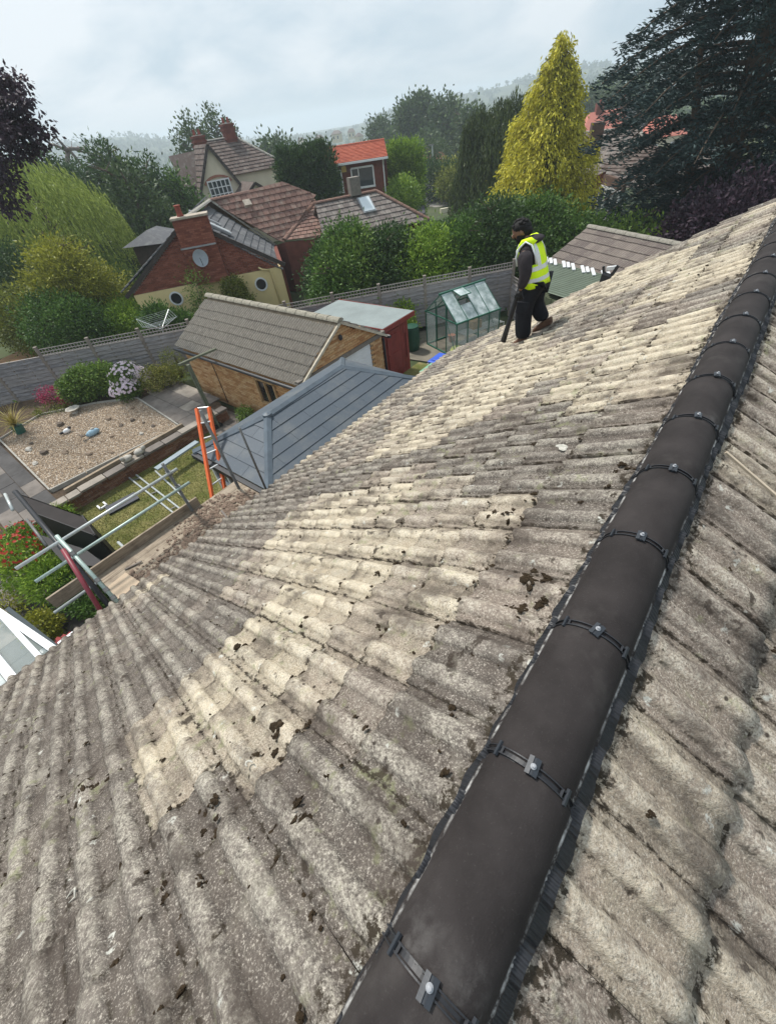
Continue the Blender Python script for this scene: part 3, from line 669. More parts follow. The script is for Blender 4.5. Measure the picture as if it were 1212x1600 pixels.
# ================================================================ boundary fence with trellis
m_fence = Mat('silvered_fence_board', .9, .15); _o = m_fence.orand
_s = m_fence.scale(m_fence.pos, (3, 3, 28)); _n = m_fence.noise(1, 5, .65, vec=_s)
_c = m_fence.mix(m_fence.rng(_n, .3, .7), (.085, .083, .09), (.33, .32, .33)); _c = m_fence.mix(m_fence.math('MULTIPLY', _o, .6), _c, (.33, .30, .28)); m_fence.col(_c).bump(_n, .5, .006); m_fence = m_fence.m
m_post = simple('fence_post_wood', (.25, .215, .185), .9, .25, 6, .3); m_trel = simple('trellis_wood', (.34, .31, .29), .9, .2, 8, .2)
def fence(name, lab, P, D, bays, pitch, ztop, zbot, trel, seed=1, boards=11):
    D = Vector((D[0], D[1], 0)).normalized(); n = Vector((D.y, -D.x, 0)); rg = random.Random(seed)
    t_ = thing(name, lab, 'fence', (P[0]+D.x*pitch*bays/2, P[1]+D.y*pitch*bays/2, zbot))
    me_b = None
    for i in range(bays+1):
        p = Vector((P[0], P[1], 0))+D*pitch*i; h = ztop+(.06 if trel[min(i, bays-1)] or trel[max(i-1, 0)] else -.22)
        MB().frame((p.x, p.y, (zbot+h)/2), D, n, (0, 0, 1), .10, .10, h-zbot).build('post', m_post, t_)
        MB().frame((p.x, p.y, h+.012), D, n, (0, 0, 1), .125, .125, .025).build('post_cap', m_post, t_)
    for i in range(bays):
        p = Vector((P[0], P[1], 0))+D*(pitch*i+.05); L_ = pitch-.1; c = p+D*L_/2; zt = ztop-.30
        zb = zbot+.05; hb = (zt-zb)/boards
        for b in range(boards):
            if me_b is None:
                q = MB(); pr = [(-.004, -hb*.62), (.006, -hb*.62), (.004, hb*.6), (-.004, hb*.6)]; NS = 8; rr = random.Random(4)
                for s_ in range(NS+1):
                    for a_, z_ in pr: q.v.append((L_*(s_/NS-.5), a_+(.042 if z_ < 0 else 0), z_+(rr.uniform(-.012, .012) if z_ < 0 else 0)))
                for s_ in range(NS):
                    for a_ in range(4): q.f.append((s_*4+a_, s_*4+(a_+1) % 4, (s_+1)*4+(a_+1) % 4, (s_+1)*4+a_))
                me_b = q.mesh('fence_board'); me_b.materials.append(m_fence)
            o = bpy.data.objects.new('fence_board', me_b); link(o, t_); zc = zb+hb*(b+.5)
            m = Matrix(((D.x, n.x, 0, c.x-OFF[t_.name].x), (D.y, n.y, 0, c.y-OFF[t_.name].y), (0, 0, 1, zc-zbot), (0, 0, 0, 1)))
            o.matrix_local = m @ Matrix.Rotation(math.pi if rg.random() < .5 else 0, 4, 'Z') @ Matrix.Rotation(rg.gauss(0, .004), 4, 'Y') if False else m @ Matrix.Rotation(rg.gauss(0, .004), 4, 'Y')
        for k in (0, .33, .66, 1):
            x = c+D*(L_*(k-.5)*.985)+n*.022; MB().frame((x.x, x.y, (zt+zb)/2), D, n, (0, 0, 1), .035, .02, zt-zb).build('batten', m_post, t_)
        MB().frame((c.x, c.y, zt+.012), D, n, (0, 0, 1), L_, .06, .025).build('capping', m_trel, t_)
        if trel[i]:
            mb = MB()
            for z_ in (zt+.05, zt+.15, zt+.27): mb.frame((c.x, c.y, z_), D, n, (0, 0, 1), L_, .022, .024)
            k = int(L_/.12)
            for a_ in range(k+1):
                x = c+D*(-L_/2+.012+(L_-.024)*a_/k)+n*.012; mb.frame((x.x, x.y, zt+.155), D, n, (0, 0, 1), .022, .016, .27)
            mb.build('trellis', m_trel, t_, 'stuff')
    return t_
FP, FD = (-20.75, 3.34), (12.5, 14.75)
_fd = Vector((12.5, 14.75, 0)).normalized()
fence('lap_fence', 'long silver-grey lapped board fence with square trellis top behind the garages and gravel garden', (FP[0]-_fd.x*1.933*3, FP[1]-_fd.y*1.933*3), FD, 13, 1.933, -3.84, -5.78, [0, 0, 0]+[1]*10, 2)
fence('side_fence', 'short dark trellis-topped fence beyond the greenhouse beside the worker', (-8.25, 18.05), (3.1, -2.6), 3, 1.5, -4.35, G, [1, 1, 1], 5, 8)
# ================================================================ leaves
def leaves(P, A, L_, W_, seed=1, jit=.5, roll=None):
    """P centres, A leaf directions, one kite per leaf"""
    g = np.random.default_rng(seed); n = len(P); A = A+g.normal(0, jit, (n, 3)); A /= np.linalg.norm(A, axis=1)[:, None]+1e-9
    B = np.cross(A, g.normal(0, 1, (n, 3))); B /= np.linalg.norm(B, axis=1)[:, None]+1e-9
    l = L_*g.uniform(.65, 1.3, n)[:, None]; w_ = W_*g.uniform(.65, 1.3, n)[:, None]; V = np.zeros((n, 4, 3))
    V[:, 0] = P-A*l*.5; V[:, 1] = P+B*w_*.5-A*l*.05; V[:, 2] = P+A*l*.5; V[:, 3] = P-B*w_*.5-A*l*.05
    return V.reshape(-1, 3)
def clumps(blobs, ncl, per, rc, seed=1, shell=.55, flat=1):
    """leaf centres in clumps spread through ellipsoids (c, r); directions point outward"""
    g = np.random.default_rng(seed); wt = np.array([b[1][0]*b[1][1]+b[1][1]*b[1][2]+b[1][0]*b[1][2] for b in blobs], float); wt /= wt.sum()
    idx = g.choice(len(blobs), ncl, p=wt); c = np.array([b[0] for b in blobs], float)[idx]; r = np.array([b[1] for b in blobs], float)[idx]
    d = g.normal(0, 1, (ncl, 3)); d /= np.linalg.norm(d, axis=1)[:, None]; k = shell+(1-shell)*g.random(ncl)**.6+g.normal(0, .05, ncl)
    cc = c+d*r*k[:, None]; q = g.normal(0, 1, (ncl, per, 3)); q[..., 2] *= flat
    P = cc[:, None]+q*rc*g.uniform(.6, 1.3, (ncl, 1, 1)); A = d[:, None]*.8+q*.35
    return P.reshape(-1, 3), A.reshape(-1, 3)
def foliage(name, V, m, parent=None, base=None, kind=None):
    o_ = off(parent) if parent is not None else Vector(base); me = npmesh(name, V-np.array(o_), 4); me.materials.append(m)
    o = link(bpy.data.objects.new(name, me), parent, kind)
    if parent is None: o.location = o_
    OFF[o.name] = Vector(o_); return o
LEAF = dict(
 laurel=leafmat('laurel_leaf', ((0.021, 0.048, 0.010), (0.068, 0.140, 0.025), (0.169, 0.286, 0.059))),
 dark=leafmat('dark_leaf', ((0.014, 0.033, 0.010), (0.045, 0.089, 0.025), (0.099, 0.169, 0.044)), .2),
 mid=leafmat('mid_leaf', ((0.035, 0.069, 0.013), (0.110, 0.189, 0.035), (0.260, 0.359, 0.073))),
 bright=leafmat('bright_leaf', ((0.059, 0.113, 0.013), (0.188, 0.306, 0.037), (0.399, 0.528, 0.073))),
 yellow=leafmat('golden_leaf', ((.07, .09, .014), (.25, .26, .03), (.46, .45, .06)), .25),
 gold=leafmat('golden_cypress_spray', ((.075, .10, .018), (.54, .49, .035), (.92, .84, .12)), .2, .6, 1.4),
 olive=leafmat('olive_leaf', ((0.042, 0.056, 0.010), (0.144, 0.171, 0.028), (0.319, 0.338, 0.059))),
 willow=leafmat('willow_leaf', ((.10, .14, .025), (.26, .33, .06), (.48, .54, .14)), .3),
 cedar=leafmat('blue_cedar_needle', ((.012, .024, .022), (.026, .050, .048), (.060, .098, .096)), .08, .65),
 purple=leafmat('purple_leaf', ((.016, .010, .018), (.036, .021, .034), (.078, .046, .065)), .15),
 cypress=leafmat('dark_cypress_spray', ((.030, .045, .018), (.072, .100, .036), (.15, .19, .065)), .15),
 var=leafmat('variegated_leaf', ((.058, .087, .022), (.189, .203, .043), (.609, .551, .174)), .2, .5, 6),
 red=leafmat('red_flower', ((.250, .010, .012), (.450, .020, .020), (.600, .050, .030)), .2),
 pink=leafmat('magenta_flower', ((.144, .012, .036), (.384, .036, .108), (.600, .120, .216)), .2),
 white=leafmat('pink_white_petal', ((.580, .440, .520), (.750, .620, .700), (.850, .780, .820)), .2, .6, 5),
 cord=leafmat('cordyline_blade', ((.120, .096, .024), (.360, .288, .072), (.504, .432, .144)), .15),
 far=leafmat('far_tree_leaf', ((0.024, 0.044, 0.016), (0.065, 0.108, 0.033), (0.129, 0.191, 0.059)), .15))
m_bark = simple('bark', (.11, .085, .065), .95, .35, 8, .8, .1, 0, 40, .02); m_bark_g = simple('grey_bark', (.20, .175, .155), .95, .3, 5, .8, .1, 0, 40, .02)
def trunk(mb, p, top, r, rg, nb=6, spread=1.2, up=.5, lim=None):
    p = Vector(p); top = Vector(top); mid = p.lerp(top, .5)+Vector((rg.gauss(0, .1), rg.gauss(0, .1), 0))*(top-p).length*.25
    mb.tube([p, p.lerp(mid, .5)+Vector((rg.gauss(0, .03), rg.gauss(0, .03), 0)), mid, top], [r*1.25, r, r*.72, r*.22], 8)
    for i in range(nb):
        k = .3+.65*(i+rg.random()*.5)/nb; q = p.lerp(mid, k*2) if k < .5 else mid.lerp(top, k*2-1); a = rg.uniform(0, 6.28); s_ = spread*rg.uniform(.6, 1.1)
        e = q+Vector((math.cos(a)*s_, math.sin(a)*s_, up*s_*rg.uniform(.5, 1.3))); m_ = q.lerp(e, .5)+Vector((0, 0, .12*s_))
        mb.tube([q, m_, e], [r*.42, r*.26, r*.08], 6)
        for _ in range(2): b = rg.uniform(0, 6.28); f_ = m_+Vector((math.cos(b), math.sin(b), .6))*s_*.45; mb.tube([m_, f_], [r*.18, r*.05], 5, False)
    return mb
def tree(name, lab, cat, base, blobs, leaf, ncl, per, rc, L_, W_, seed, group=None, tr=.12, bark=None, shell=.5, jit=.6, flat=1, spread=1.2, nb=7, top=None):
    t_ = thing(name, lab, cat, base, group); rg = random.Random(seed); c = np.mean([b[0] for b in blobs], 0)
    zt = max(b[0][2]+b[1][2]*.5 for b in blobs)
    mb = trunk(MB(), base, top or (float(c[0]), float(c[1]), zt), tr, rg, nb, spread); mb.build('trunk', bark or m_bark, t_, smooth=True)
    P, A = clumps(blobs, ncl, per, rc, seed, shell, flat); foliage('crown', leaves(P, A, L_, W_, seed, jit), LEAF[leaf], t_); return t_
def bush(name, lab, cat, base, blobs, leaf, ncl, per, rc, L_, W_, seed, group=None, shell=.6, stems=5):
    t_ = thing(name, lab, cat, base, group); rg = random.Random(seed); mb = MB()
    for i in range(stems):
        b = blobs[i % len(blobs)]; e = Vector(b[0])+Vector((rg.gauss(0, .3)*b[1][0], rg.gauss(0, .3)*b[1][1], b[1][2]*.4)); mb.tube([Vector(base)+Vector((rg.gauss(0, .06), rg.gauss(0, .06), 0)), Vector(base).lerp(e, .5)+Vector((0, 0, .05)), e], [.03, .02, .006], 5)
    mb.build('stems', m_bark, t_, 'stuff'); P, A = clumps(blobs, ncl, per, rc, seed, shell); foliage('foliage', leaves(P, A, L_, W_, seed), LEAF[leaf], t_); return t_
# ------------------------------ garden border along the fence
bush('laurel_bush', 'rounded glossy dark green clipped bush against the fence left of the pink flowers', 'bush', (-18.6, 3.95, TZ), [((-18.75, 3.75, -4.95), (.62, .85, .62)), ((-18.35, 4.3, -4.95), (.6, .6, .58)), ((-19.0, 3.3, -5.05), (.5, .5, .5))], 'mid', 1500, 7, .07, .10, .055, 11)
ob = bush('pink_flower_bush', 'bush covered in pale pink and white daisy-like flowers between two green bushes', 'flowering bush', (-17.45, 4.75, TZ), [((-17.45, 4.8, -5.0), (.55, .62, .62)), ((-17.2, 4.55, -5.2), (.45, .5, .4))], 'mid', 700, 6, .07, .08, .04, 12)
def flowers(parent, blobs, n, r, seed, leaf, camdir=None, name='flower_heads'):
    g = np.random.default_rng(seed); out = []; idx = g.integers(0, len(blobs), n)
    for i in range(n):
        b = blobs[idx[i]]; d = g.normal(0, 1, 3); d[2] = abs(d[2])*.8+.1; d[0] = abs(d[0])*.9; d /= np.linalg.norm(d); p = np.array(b[0])+d*np.array(b[1])*1.06
        u = np.cross(d, [0.2, .1, 1]); u /= np.linalg.norm(u); v = np.cross(d, u); rr = r*g.uniform(.7, 1.2)
        for k in range(7):
            a0, a1 = 2*math.pi*k/7, 2*math.pi*(k+.85)/7; am = (a0+a1)/2
            q = lambda a, s: p+(u*math.cos(a)+v*math.sin(a))*rr*s+d*rr*.25*s
            out += [p+d*rr*.05, q(a0, .75), q(am, 1.05), q(a1, .75)]
    return foliage(name, np.array(out), LEAF[leaf], parent, kind='stuff')
flowers(ob, [((-17.45, 4.8, -5.0), (.55, .66, .62)), ((-17.2, 4.45, -5.2), (.5, .55, .38)), ((-17.3, 5.2, -5.1), (.4, .4, .4))], 330, .052, 5, 'white')
bush('variegated_bush', 'yellow and green speckled variegated shrub right of the pink flowers', 'bush', (-16.9, 5.6, TZ), [((-16.85, 5.45, -5.15), (.55, .5, .45)), ((-16.75, 6.0, -5.2), (.4, .4, .38))], 'var', 900, 6, .06, .06, .035, 13)
bush('straggly_shrub', 'thin straggly olive shrub at the fence end beside the brick garage', 'bush', (-16.9, 6.6, TZ), [((-17.0, 6.5, -4.95), (.35, .4, .5)), ((-16.4, 6.3, -5.2), (.3, .3, .3))], 'olive', 350, 5, .09, .07, .025, 14)
ob = bush('magenta_shrub', 'low shrub with dark red and magenta leaves between spiky pot plant and green bush', 'bush', (-19.75, 2.75, TZ), [((-19.85, 2.6, -5.2), (.35, .4, .35)), ((-19.3, 3.0, -5.35), (.35, .35, .22))], 'pink', 330, 6, .06, .06, .03, 15)
bush('low_green_shrub', 'low dull green leafy shrub spreading below the magenta shrub', 'bush', (-19.5, 2.35, TZ), [((-19.5, 2.3, -5.5), (.45, .6, .16)), ((-19.0, 2.8, -5.5), (.3, .5, .14))], 'olive', 330, 6, .06, .06, .025, 16)
t_ = thing('potted_cordyline', 'spiky yellow-green strap-leaved plant in a green plastic pot', 'potted plant', (-18.75, 1.0, TZ))
MB().lathe((-18.75, 1.0, TZ), [(.15, 0), (.19, .28), (.215, .30), (.20, .31), (.18, .29), (.02, .28)], 18).build('pot', simple('green_plastic', (.03, .12, .09), .45, .2, 6, .05, .4), t_, smooth=False)
g = np.random.default_rng(6); V = []
for i in range(110):
    a = g.uniform(0, 6.28); el = g.uniform(.2, 1.45); L_ = g.uniform(.5, .95); p = np.array([-18.75, 1.0, TZ+.3]); d = np.array([math.cos(a)*math.cos(el), math.sin(a)*math.cos(el), math.sin(el)]); s_ = np.array([-math.sin(a), math.cos(a), 0])*.018
    for k in range(4):
        q = p+d*L_/4; V += [p-s_*(1-k/4.5), p+s_*(1-k/4.5), q+s_*(1-(k+1)/4.5), q-s_*(1-(k+1)/4.5)]; p = q; d = d+np.array([0, 0, -.22]); d /= np.linalg.norm(d)
foliage('leaves', np.array(V), LEAF['cord'], t_, kind='stuff')
ob = bush('red_flower_bush', 'large green plant with bright red flower sprays at the left edge under the scaffold', 'flowering bush', (-10.6, -1.1, G), [((-10.9, -1.2, -5.35), (.8, .6, .55)), ((-9.9, -1.0, -5.4), (.7, .5, .5)), ((-11.6, -.9, -5.4), (.6, .5, .5))], 'bright', 1700, 6, .08, .11, .03, 17)
flowers(ob, [((-11.0, -1.0, -5.1), (.8, .45, .5)), ((-11.6, -.9, -5.2), (.6, .5, .5))], 170, .034, 6, 'red', name='flower_sprays')
bush('dark_border_plants', 'dark leafy border plants under the two guard rail tubes', 'bush', (-9.0, -.7, G), [((-9.2, -.75, -5.6), (.8, .45, .38)), ((-8.4, -.55, -5.65), (.6, .4, .32)), ((-10.2, -.4, -5.6), (.7, .35, .35))], 'laurel', 1100, 6, .08, .10, .03, 18)
bush('golden_green_bush', 'small round yellow-green bush beside the red bench', 'bush', (-8.9, -1.62, G), [((-8.95, -1.62, -5.62), (.38, .33, .33))], 'yellow', 500, 6, .06, .07, .03, 19)
bush('rusty_flower_plant', 'small orange-brown flowering plant at the left frame edge', 'bush', (-10.35, -2.0, G), [((-10.35, -1.95, -5.7), (.4, .35, .28))], 'yellow', 200, 5, .07, .06, .03, 20)
bush('fern_by_wall', 'small bright weed clump at the left end of the retaining wall', 'bush', (-12.7, .05, G), [((-12.72, .0, -5.75), (.45, .4, .24))], 'bright', 330, 6, .06, .10, .02, 21)
bush('shrub_under_scaffold', 'leafy shrub below the scaffold gap beside the maroon pipe', 'bush', (-6.6, -.75, G), [((-6.5, -.78, -5.2), (.42, .30, .5)), ((-6.1, -.95, -5.5), (.35, .3, .3))], 'laurel', 800, 6, .05, .06, .025, 22)
bush('garage_corner_plant', 'small green plant growing at the foot of the buff brick garage', 'bush', (-12.0, 6.1, G), [((-12.0, 6.05, -5.7), (.35, .28, .32))], 'mid', 260, 6, .06, .08, .03, 23)
bush('greenhouse_side_bush', 'bright yellow-green bush between the red shed and the greenhouse', 'bush', (-11.6, 14.2, G), [((-11.5, 14.3, -5.2), (.7, .6, .75)), ((-11.0, 13.9, -5.5), (.45, .45, .45))], 'bright', 900, 6, .09, .11, .05, 24)
# ================================================================ sheds, garages, greenhouse, conservatories
m_garage_tile = Mat('garage_tile', .9, .15); _o = m_garage_tile.orand; _n = m_garage_tile.noise(9, 5, .65); _f = m_garage_tile.noise(50, 3, .7)
_c = m_garage_tile.mix(m_garage_tile.rng(_n, .3, .7), (.25, .22, .19), (.54, .48, .40)); _c = m_garage_tile.mix(m_garage_tile.math('MULTIPLY', _o, .4), _c, (.45, .40, .33)); _c = m_garage_tile.mix(m_garage_tile.rng(_f, .55, .7, 0, .5), _c, (.06, .05, .045)); _c = m_garage_tile.mix(m_garage_tile.rng(_f, .3, .42, .4, 0), _c, (.5, .47, .4))
_c = m_garage_tile.mix(m_garage_tile.math('SUBTRACT', .85, m_garage_tile.attr('crest'), True), _c, (.12, .105, .088)); m_garage_tile.col(_c).bump(_f, .6, .01); m_garage_tile = m_garage_tile.m  # mossy-dark pans, painted in to deepen the shade between ribs
def roll_tile(L_=.40, wd=.33, step=.11, hr=.042, nu=12):
    mb = MB(); rows = [0, L_]
    for r_ in range(3):
        for i in range(nu+1):
            u = wd*i/nu; a = u % step; cr = .5+.5*math.cos(math.pi*min(1, abs(a-step/2)/(step*.36))); v = (0, L_, L_)[r_]; mb.v.append((u, v, hr*cr-(.025 if r_ == 2 else 0)))
    for r_ in range(2):
        for i in range(nu): mb.f.append((r_*(nu+1)+i, r_*(nu+1)+i+1, (r_+1)*(nu+1)+i+1, (r_+1)*(nu+1)+i))
    return mb
def lay_tiles(parent, mesh, eave, along, down, ncol, nrow, wd, gauge, slope_len, rg, joined=None):
    """eave = ridge-side corner of the face; along = unit vector along the ridge, down = unit vector down the slope"""
    along, down = Vector(along).normalized(), Vector(down).normalized(); nrm = along.cross(down)
    if nrm.z < 0: nrm = -nrm
    flip = along.cross(down).dot(nrm) < 0
    L_ = max(v.co.y for v in mesh.vertices); acc = MB()
    for j in range(nrow):
        for i in range(ncol):
            tl = math.atan2(.026, gauge)+abs(rg.gauss(0, .006)); d2 = down*math.cos(tl)+nrm*math.sin(tl); n2 = along.cross(d2); n2 = n2 if n2.z > 0 else -n2
            foot = slope_len-gauge*(nrow-1-j); o_ = Vector(eave)+along*(wd*i)+down*(foot-L_+rg.uniform(-.006, .006)); 
            m = Matrix(((along.x, d2.x, n2.x, o_.x), (along.y, d2.y, n2.y, o_.y), (along.z, d2.z, n2.z, o_.z), (0, 0, 0, 1)))
            if joined is None:
                o = bpy.data.objects.new('roof_tile', mesh); link(o, parent); o.matrix_local = Matrix.Translation(-off(parent)) @ m
            else: acc.add([m @ v.co for v in mesh.vertices], [tuple(p.vertices) for p in mesh.polygons])
    if joined: acc.build('roof_tiles', joined, parent, 'stuff')
def ridge_caps(parent, p, q, r, L_, m, nm='ridge_tile', n=8):
    p, q = Vector(p), Vector(q); d = (q-p); k = max(1, round(d.length/L_)); x = d.normalized(); y = Vector((0, 0, 1)).cross(x).normalized(); z = x.cross(y); l = d.length/k
    mb = MB()
    for s_ in (0, 1):
        for i in range(n+1): a = math.pi*(.08+.84*i/n); mb.v.append((s_*l*.985, math.cos(a)*r*(1+.08*s_), math.sin(a)*r*(.9+.08*s_)-r*.15))
    for i in range(n): mb.f.append((i, i+1, n+1+i+1, n+1+i))
    mb.f.append(tuple(n+1+i for i in range(n+1))); mb.f.append(tuple(range(n, -1, -1)))
    me = mb.mesh(nm); me.materials.append(m)
    for i in range(k):
        o = bpy.data.objects.new(nm, me); link(o, parent); c = p+x*l*i-off(parent); o.matrix_local = Matrix(((x.x, y.x, z.x, c.x), (x.y, y.y, z.y, c.y), (x.z, y.z, z.z, c.z), (0, 0, 0, 1)))
rg = random.Random(9)
# ------------------------------ buff brick garage
GX0, GX1, GY0, GY1 = -15.5, -9.0, 6.5, 10.1; GE = -3.95; GR = -2.93; GM = (GY0+GY1)/2
gar = thing('brick_garage', 'buff brick garage with grey ribbed tile roof and white garage door, beside the red shed', 'garage', ((GX0+GX1)/2, GM, G))
def gable(z): return (z-GE)/(GR-GE)*(GY1-GY0)/2
def prism_wall(mb, a, b, z0, z1, t): mb.beam((a[0], a[1], (z0+z1)/2), (b[0], b[1], (z0+z1)/2), t, z1-z0)
mb = MB(); prism_wall(mb, (GX0+.1, GY0+.09), (GX1-.1, GY0+.09), G, GE, .1); prism_wall(mb, (GX0+.1, GY1-.09), (GX1-.1, GY1-.09), G, GE, .1)
mb.slab([(GX1-.05, GY0+.05, GE-.1), (GX1-.05, GY1-.05, GE-.1), (GX1-.05, GM, GR-.08)], .1); mb.slab([(GX0+.15, GY0+.05, GE), (GX0+.15, GY1-.05, GE), (GX0+.15, GM, GR-.08)], .1)
mb.box((GX0+.1, GM, (G+GE)/2), (.1, 3.4, GE-G)); mb.box((GX1-.08, GY0+.3, (G+GE)/2), (.1, .45, GE-G)); mb.box((GX1-.08, GY1-.3, (G+GE)/2), (.1, .45, GE-G)); mb.build('mortar_core', simple('buff_mortar', (.36, .27, .17), .95, .2), gar)
brickwork(gar, (GX0, GY0, G), (1, 0, 0), GX1-GX0, G, GE-.02, m_brick_y, nrm=(0, -1, 0), seed=1, keep=lambda a, z: not (4.15 < a < 5.1 and z > -5.2 and z < -4.35))
brickwork(gar, (GX1, GY0, G), (0, 1, 0), GY1-GY0, G, GR-.02, m_brick_y, nrm=(1, 0, 0), seed=2, keep=lambda a, z: (z < GE-.12 and (a < .55 or a > GY1-GY0-.55)) or (z > GE+.08 and abs(a-1.8) < 1.8*(1-(z-GE)/(GR-GE))-.06))
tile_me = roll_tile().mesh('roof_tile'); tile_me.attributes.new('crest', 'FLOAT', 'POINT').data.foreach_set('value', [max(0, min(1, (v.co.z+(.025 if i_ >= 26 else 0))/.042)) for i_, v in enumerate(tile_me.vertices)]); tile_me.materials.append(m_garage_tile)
for s_ in (-1, 1):
    dn = Vector((0, s_*(GM-GY0+.16), GE-.09-GR)); sl = dn.length
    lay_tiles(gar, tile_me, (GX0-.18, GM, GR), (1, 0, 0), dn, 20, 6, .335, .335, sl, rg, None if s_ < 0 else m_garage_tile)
    MB().slab([(GX0-.1, GM, GR-.04), (GX1+.05, GM, GR-.04), (GX1+.05, GM+dn.y*.96, GR-.04+dn.z*.96), (GX0-.1, GM+dn.y*.96, GR-.04+dn.z*.96)][::s_*-1], .03).build('roof_deck', m_timber, gar)
    MB().beam((GX1+.1, GM, GR-.03), (GX1+.1, GM+dn.y, GR-.03+dn.z), .05, .07).build('verge_mortar', simple('pale_mortar', (.50, .45, .36), .9), gar)
    MB().tube([(GX0-.2, GM+dn.y+s_*.06, GE-.16), (GX1+.2, GM+dn.y+s_*.06, GE-.16)], .055, 8).build('gutter', m_black, gar)
ridge_caps(gar, (GX0-.2, GM, GR), (GX1+.14, GM, GR), .13, .45, simple('mossy_ridge', (.30, .275, .22), .95, .4, 20, .8))
MB().box((GX1-.06, GM, (G+GE)/2-.06), (.06, GY1-GY0-1.15, GE-G-.16)).build('mortar_lintel', m_white, gar) if False else None
gd = MB().box((GX1-.07, GM, G+.99), (.04, 2.5, 1.98)).build('garage_door', m_white, gar)
for k in range(16): MB().box((GX1-.045, GM, G+.12+.118*k), (.012, 2.46, .085)).build('door_rib', m_white, gd)
MB().box((GX1-.03, GM, GE-.02), (.14, GY1-GY0+.3, .12)).build('lintel', simple('grey_beam', (.20, .175, .15), .85), gar)
MB().tube([(GX1+.06, GY1+.02, GE-.15), (GX1+.06, GY1+.02, G)], .035, 8).build('downpipe', m_black, gar)
wf = MB(); wx = GX0+4.62; [wf.box((wx+a, GY0-.02, z), (w_, .07, h_)) for a, z, w_, h_ in ((0, -4.36, .98, .07), (0, -5.2, .98, .08), (-.46, -4.78, .07, .8), (.46, -4.78, .07, .8), (0, -4.78, .05, .8))]
wf = wf.build('window_frame', simple('bare_pine', (.42, .27, .14), .7), gar); MB().box((wx, GY0+.03, -4.78), (.88, .02, .78)).build('pane', simple('dark_glass', (.02, .022, .025), .08, .2, 3, 0, .6), wf)
MB().tube([(GX0+1.7, GY0-.015, GE-.1), (GX0+1.72, GY0-.015, -4.8), (GX0+1.68, GY0-.015, G+.1)], .012, 5).build('cable', m_black, gar)
l_ = MB().sphere((GX1+.1, GM-.1, GR-.42), (.06, .07, .09), 8, 5).build('wall_lamp', m_black, gar)
# wooden pergola post and beam tied to the garage
pg = thing('pergola', 'greenish wooden pergola post with beam running to the brick garage', 'pergola', (-12.9, 5.3, G)); m_green_t = simple('green_timber', (.13, .14, .10), .9, .3, 8, .3)
MB().beam((-12.87, 5.31, G), (-12.87, 5.31, -3.72), .1, .1).build('post', m_green_t, pg); MB().beam((-13.0, 5.1, -3.66), (-13.2, 6.55, -3.78), .09, .06).build('beam', m_green_t, pg)
MB().beam((-12.72, 5.31, G), (-12.8, 5.31, -4.1), .05, .05).build('brace', m_green_t, pg); MB().box((-12.87, 5.31, G+.06), (.3, .3, .12)).build('foot', m_black, pg)
# ------------------------------ red shed
m_red = simple('red_paint', (.24, .045, .035), .65, .22, 3, .2, .3); m_felt = simple('grey_felt', (.25, .285, .28), .9, .15, 1.2, .2)
sh = thing('red_shed', 'dark red painted flat-roofed shed beside the brick garage gable', 'shed', (-10.9, 11.0, G)); SX0, SX1, SY0, SY1 = -12.6, -9.25, 10.45, 11.85
def shz(x): return -3.93+.02*(x-SX0)
MB().box(((SX0+SX1)/2, (SY0+SY1)/2, (G-4.03)/2), (SX1-SX0-.04, SY1-SY0-.04, -4.03-G)).build('carcass', m_red, sh)
for k in range(10): MB().box((SX1-.01, SY0+.07+.14*k, (G-4.05)/2), (.03, .132, -4.05-G)).build('board', m_red, sh)
for k in range(22): MB().box((SX0+.08+.152*k, SY0-.0, (G-4.05)/2), (.145, .03, -4.05-G)).build('board', m_red, sh)
dr = MB().box((SX1+.02, SY0+.52, G+.93), (.03, .72, 1.78)).build('door', m_red, sh)
for z_ in (G+.35, G+1.0, G+1.65): MB().box((SX1+.045, SY0+.45, z_), (.02, .5, .05)).build('hinge_strap', m_red, dr)
MB().box((SX1+.045, SY1-.15, G+1.0), (.02, .1, .9)).build('batten', m_red, sh)
MB().box(((SX0+SX1)/2+.03, (SY0+SY1)/2, -3.93), (SX1-SX0+.3, SY1-SY0+.35, .05), 0, -.01).build('roof', m_felt, sh)
for dy in (SY0-.19, SY1+.19): MB().box(((SX0+SX1)/2+.03, dy, -3.97), (SX1-SX0+.32, .03, .14)).build('fascia', m_red, sh)
MB().box((SX1+.19, (SY0+SY1)/2, -3.975), (.03, SY1-SY0+.4, .15)).build('fascia', m_red, sh)
# ------------------------------ green greenhouse
m_gal = simple('green_aluminium', (.025, .13, .085), .4, .15, 10, .05, .5)
gm_ = Mat('greenhouse_glass', .08, .5); gm_.b.inputs['Transmission Weight'].default_value = .0; gm_.col((.62, .72, .70)); gm_.b.inputs['Alpha'].default_value = .16; m_gg = gm_.m
gm2 = Mat('greenhouse_roof_glass', .15, .6); _n = gm2.noise(3, 5, .6); gm2.col(gm2.mix(gm2.rng(_n, .4, .65), (.42, .52, .50), (.72, .78, .78))); gm2.L(gm2.rng(_n, .35, .7, .45, .8), gm2.b.inputs['Alpha']); m_gr = gm2.m
gh = thing('greenhouse', 'small green-framed glass greenhouse with open roof vent behind the bins', 'greenhouse', (-8.9, 14.5, G))
o_ = Vector((-8.05, 13.25, G)); u_ = Vector((.36, .933, 0)).normalized(); v_ = Vector((-.933, .36, 0)).normalized(); GLn, GW, GEv, GRd = 2.05, 2.0, 1.35, 2.15
def gp(a, b, z): return o_+u_*a+v_*b+Vector((0, 0, z))
T_ = lambda nm, p, q, r=.022: MB().beam(p, q, r*1.6, r*1.6).build(nm, m_gal, gh)
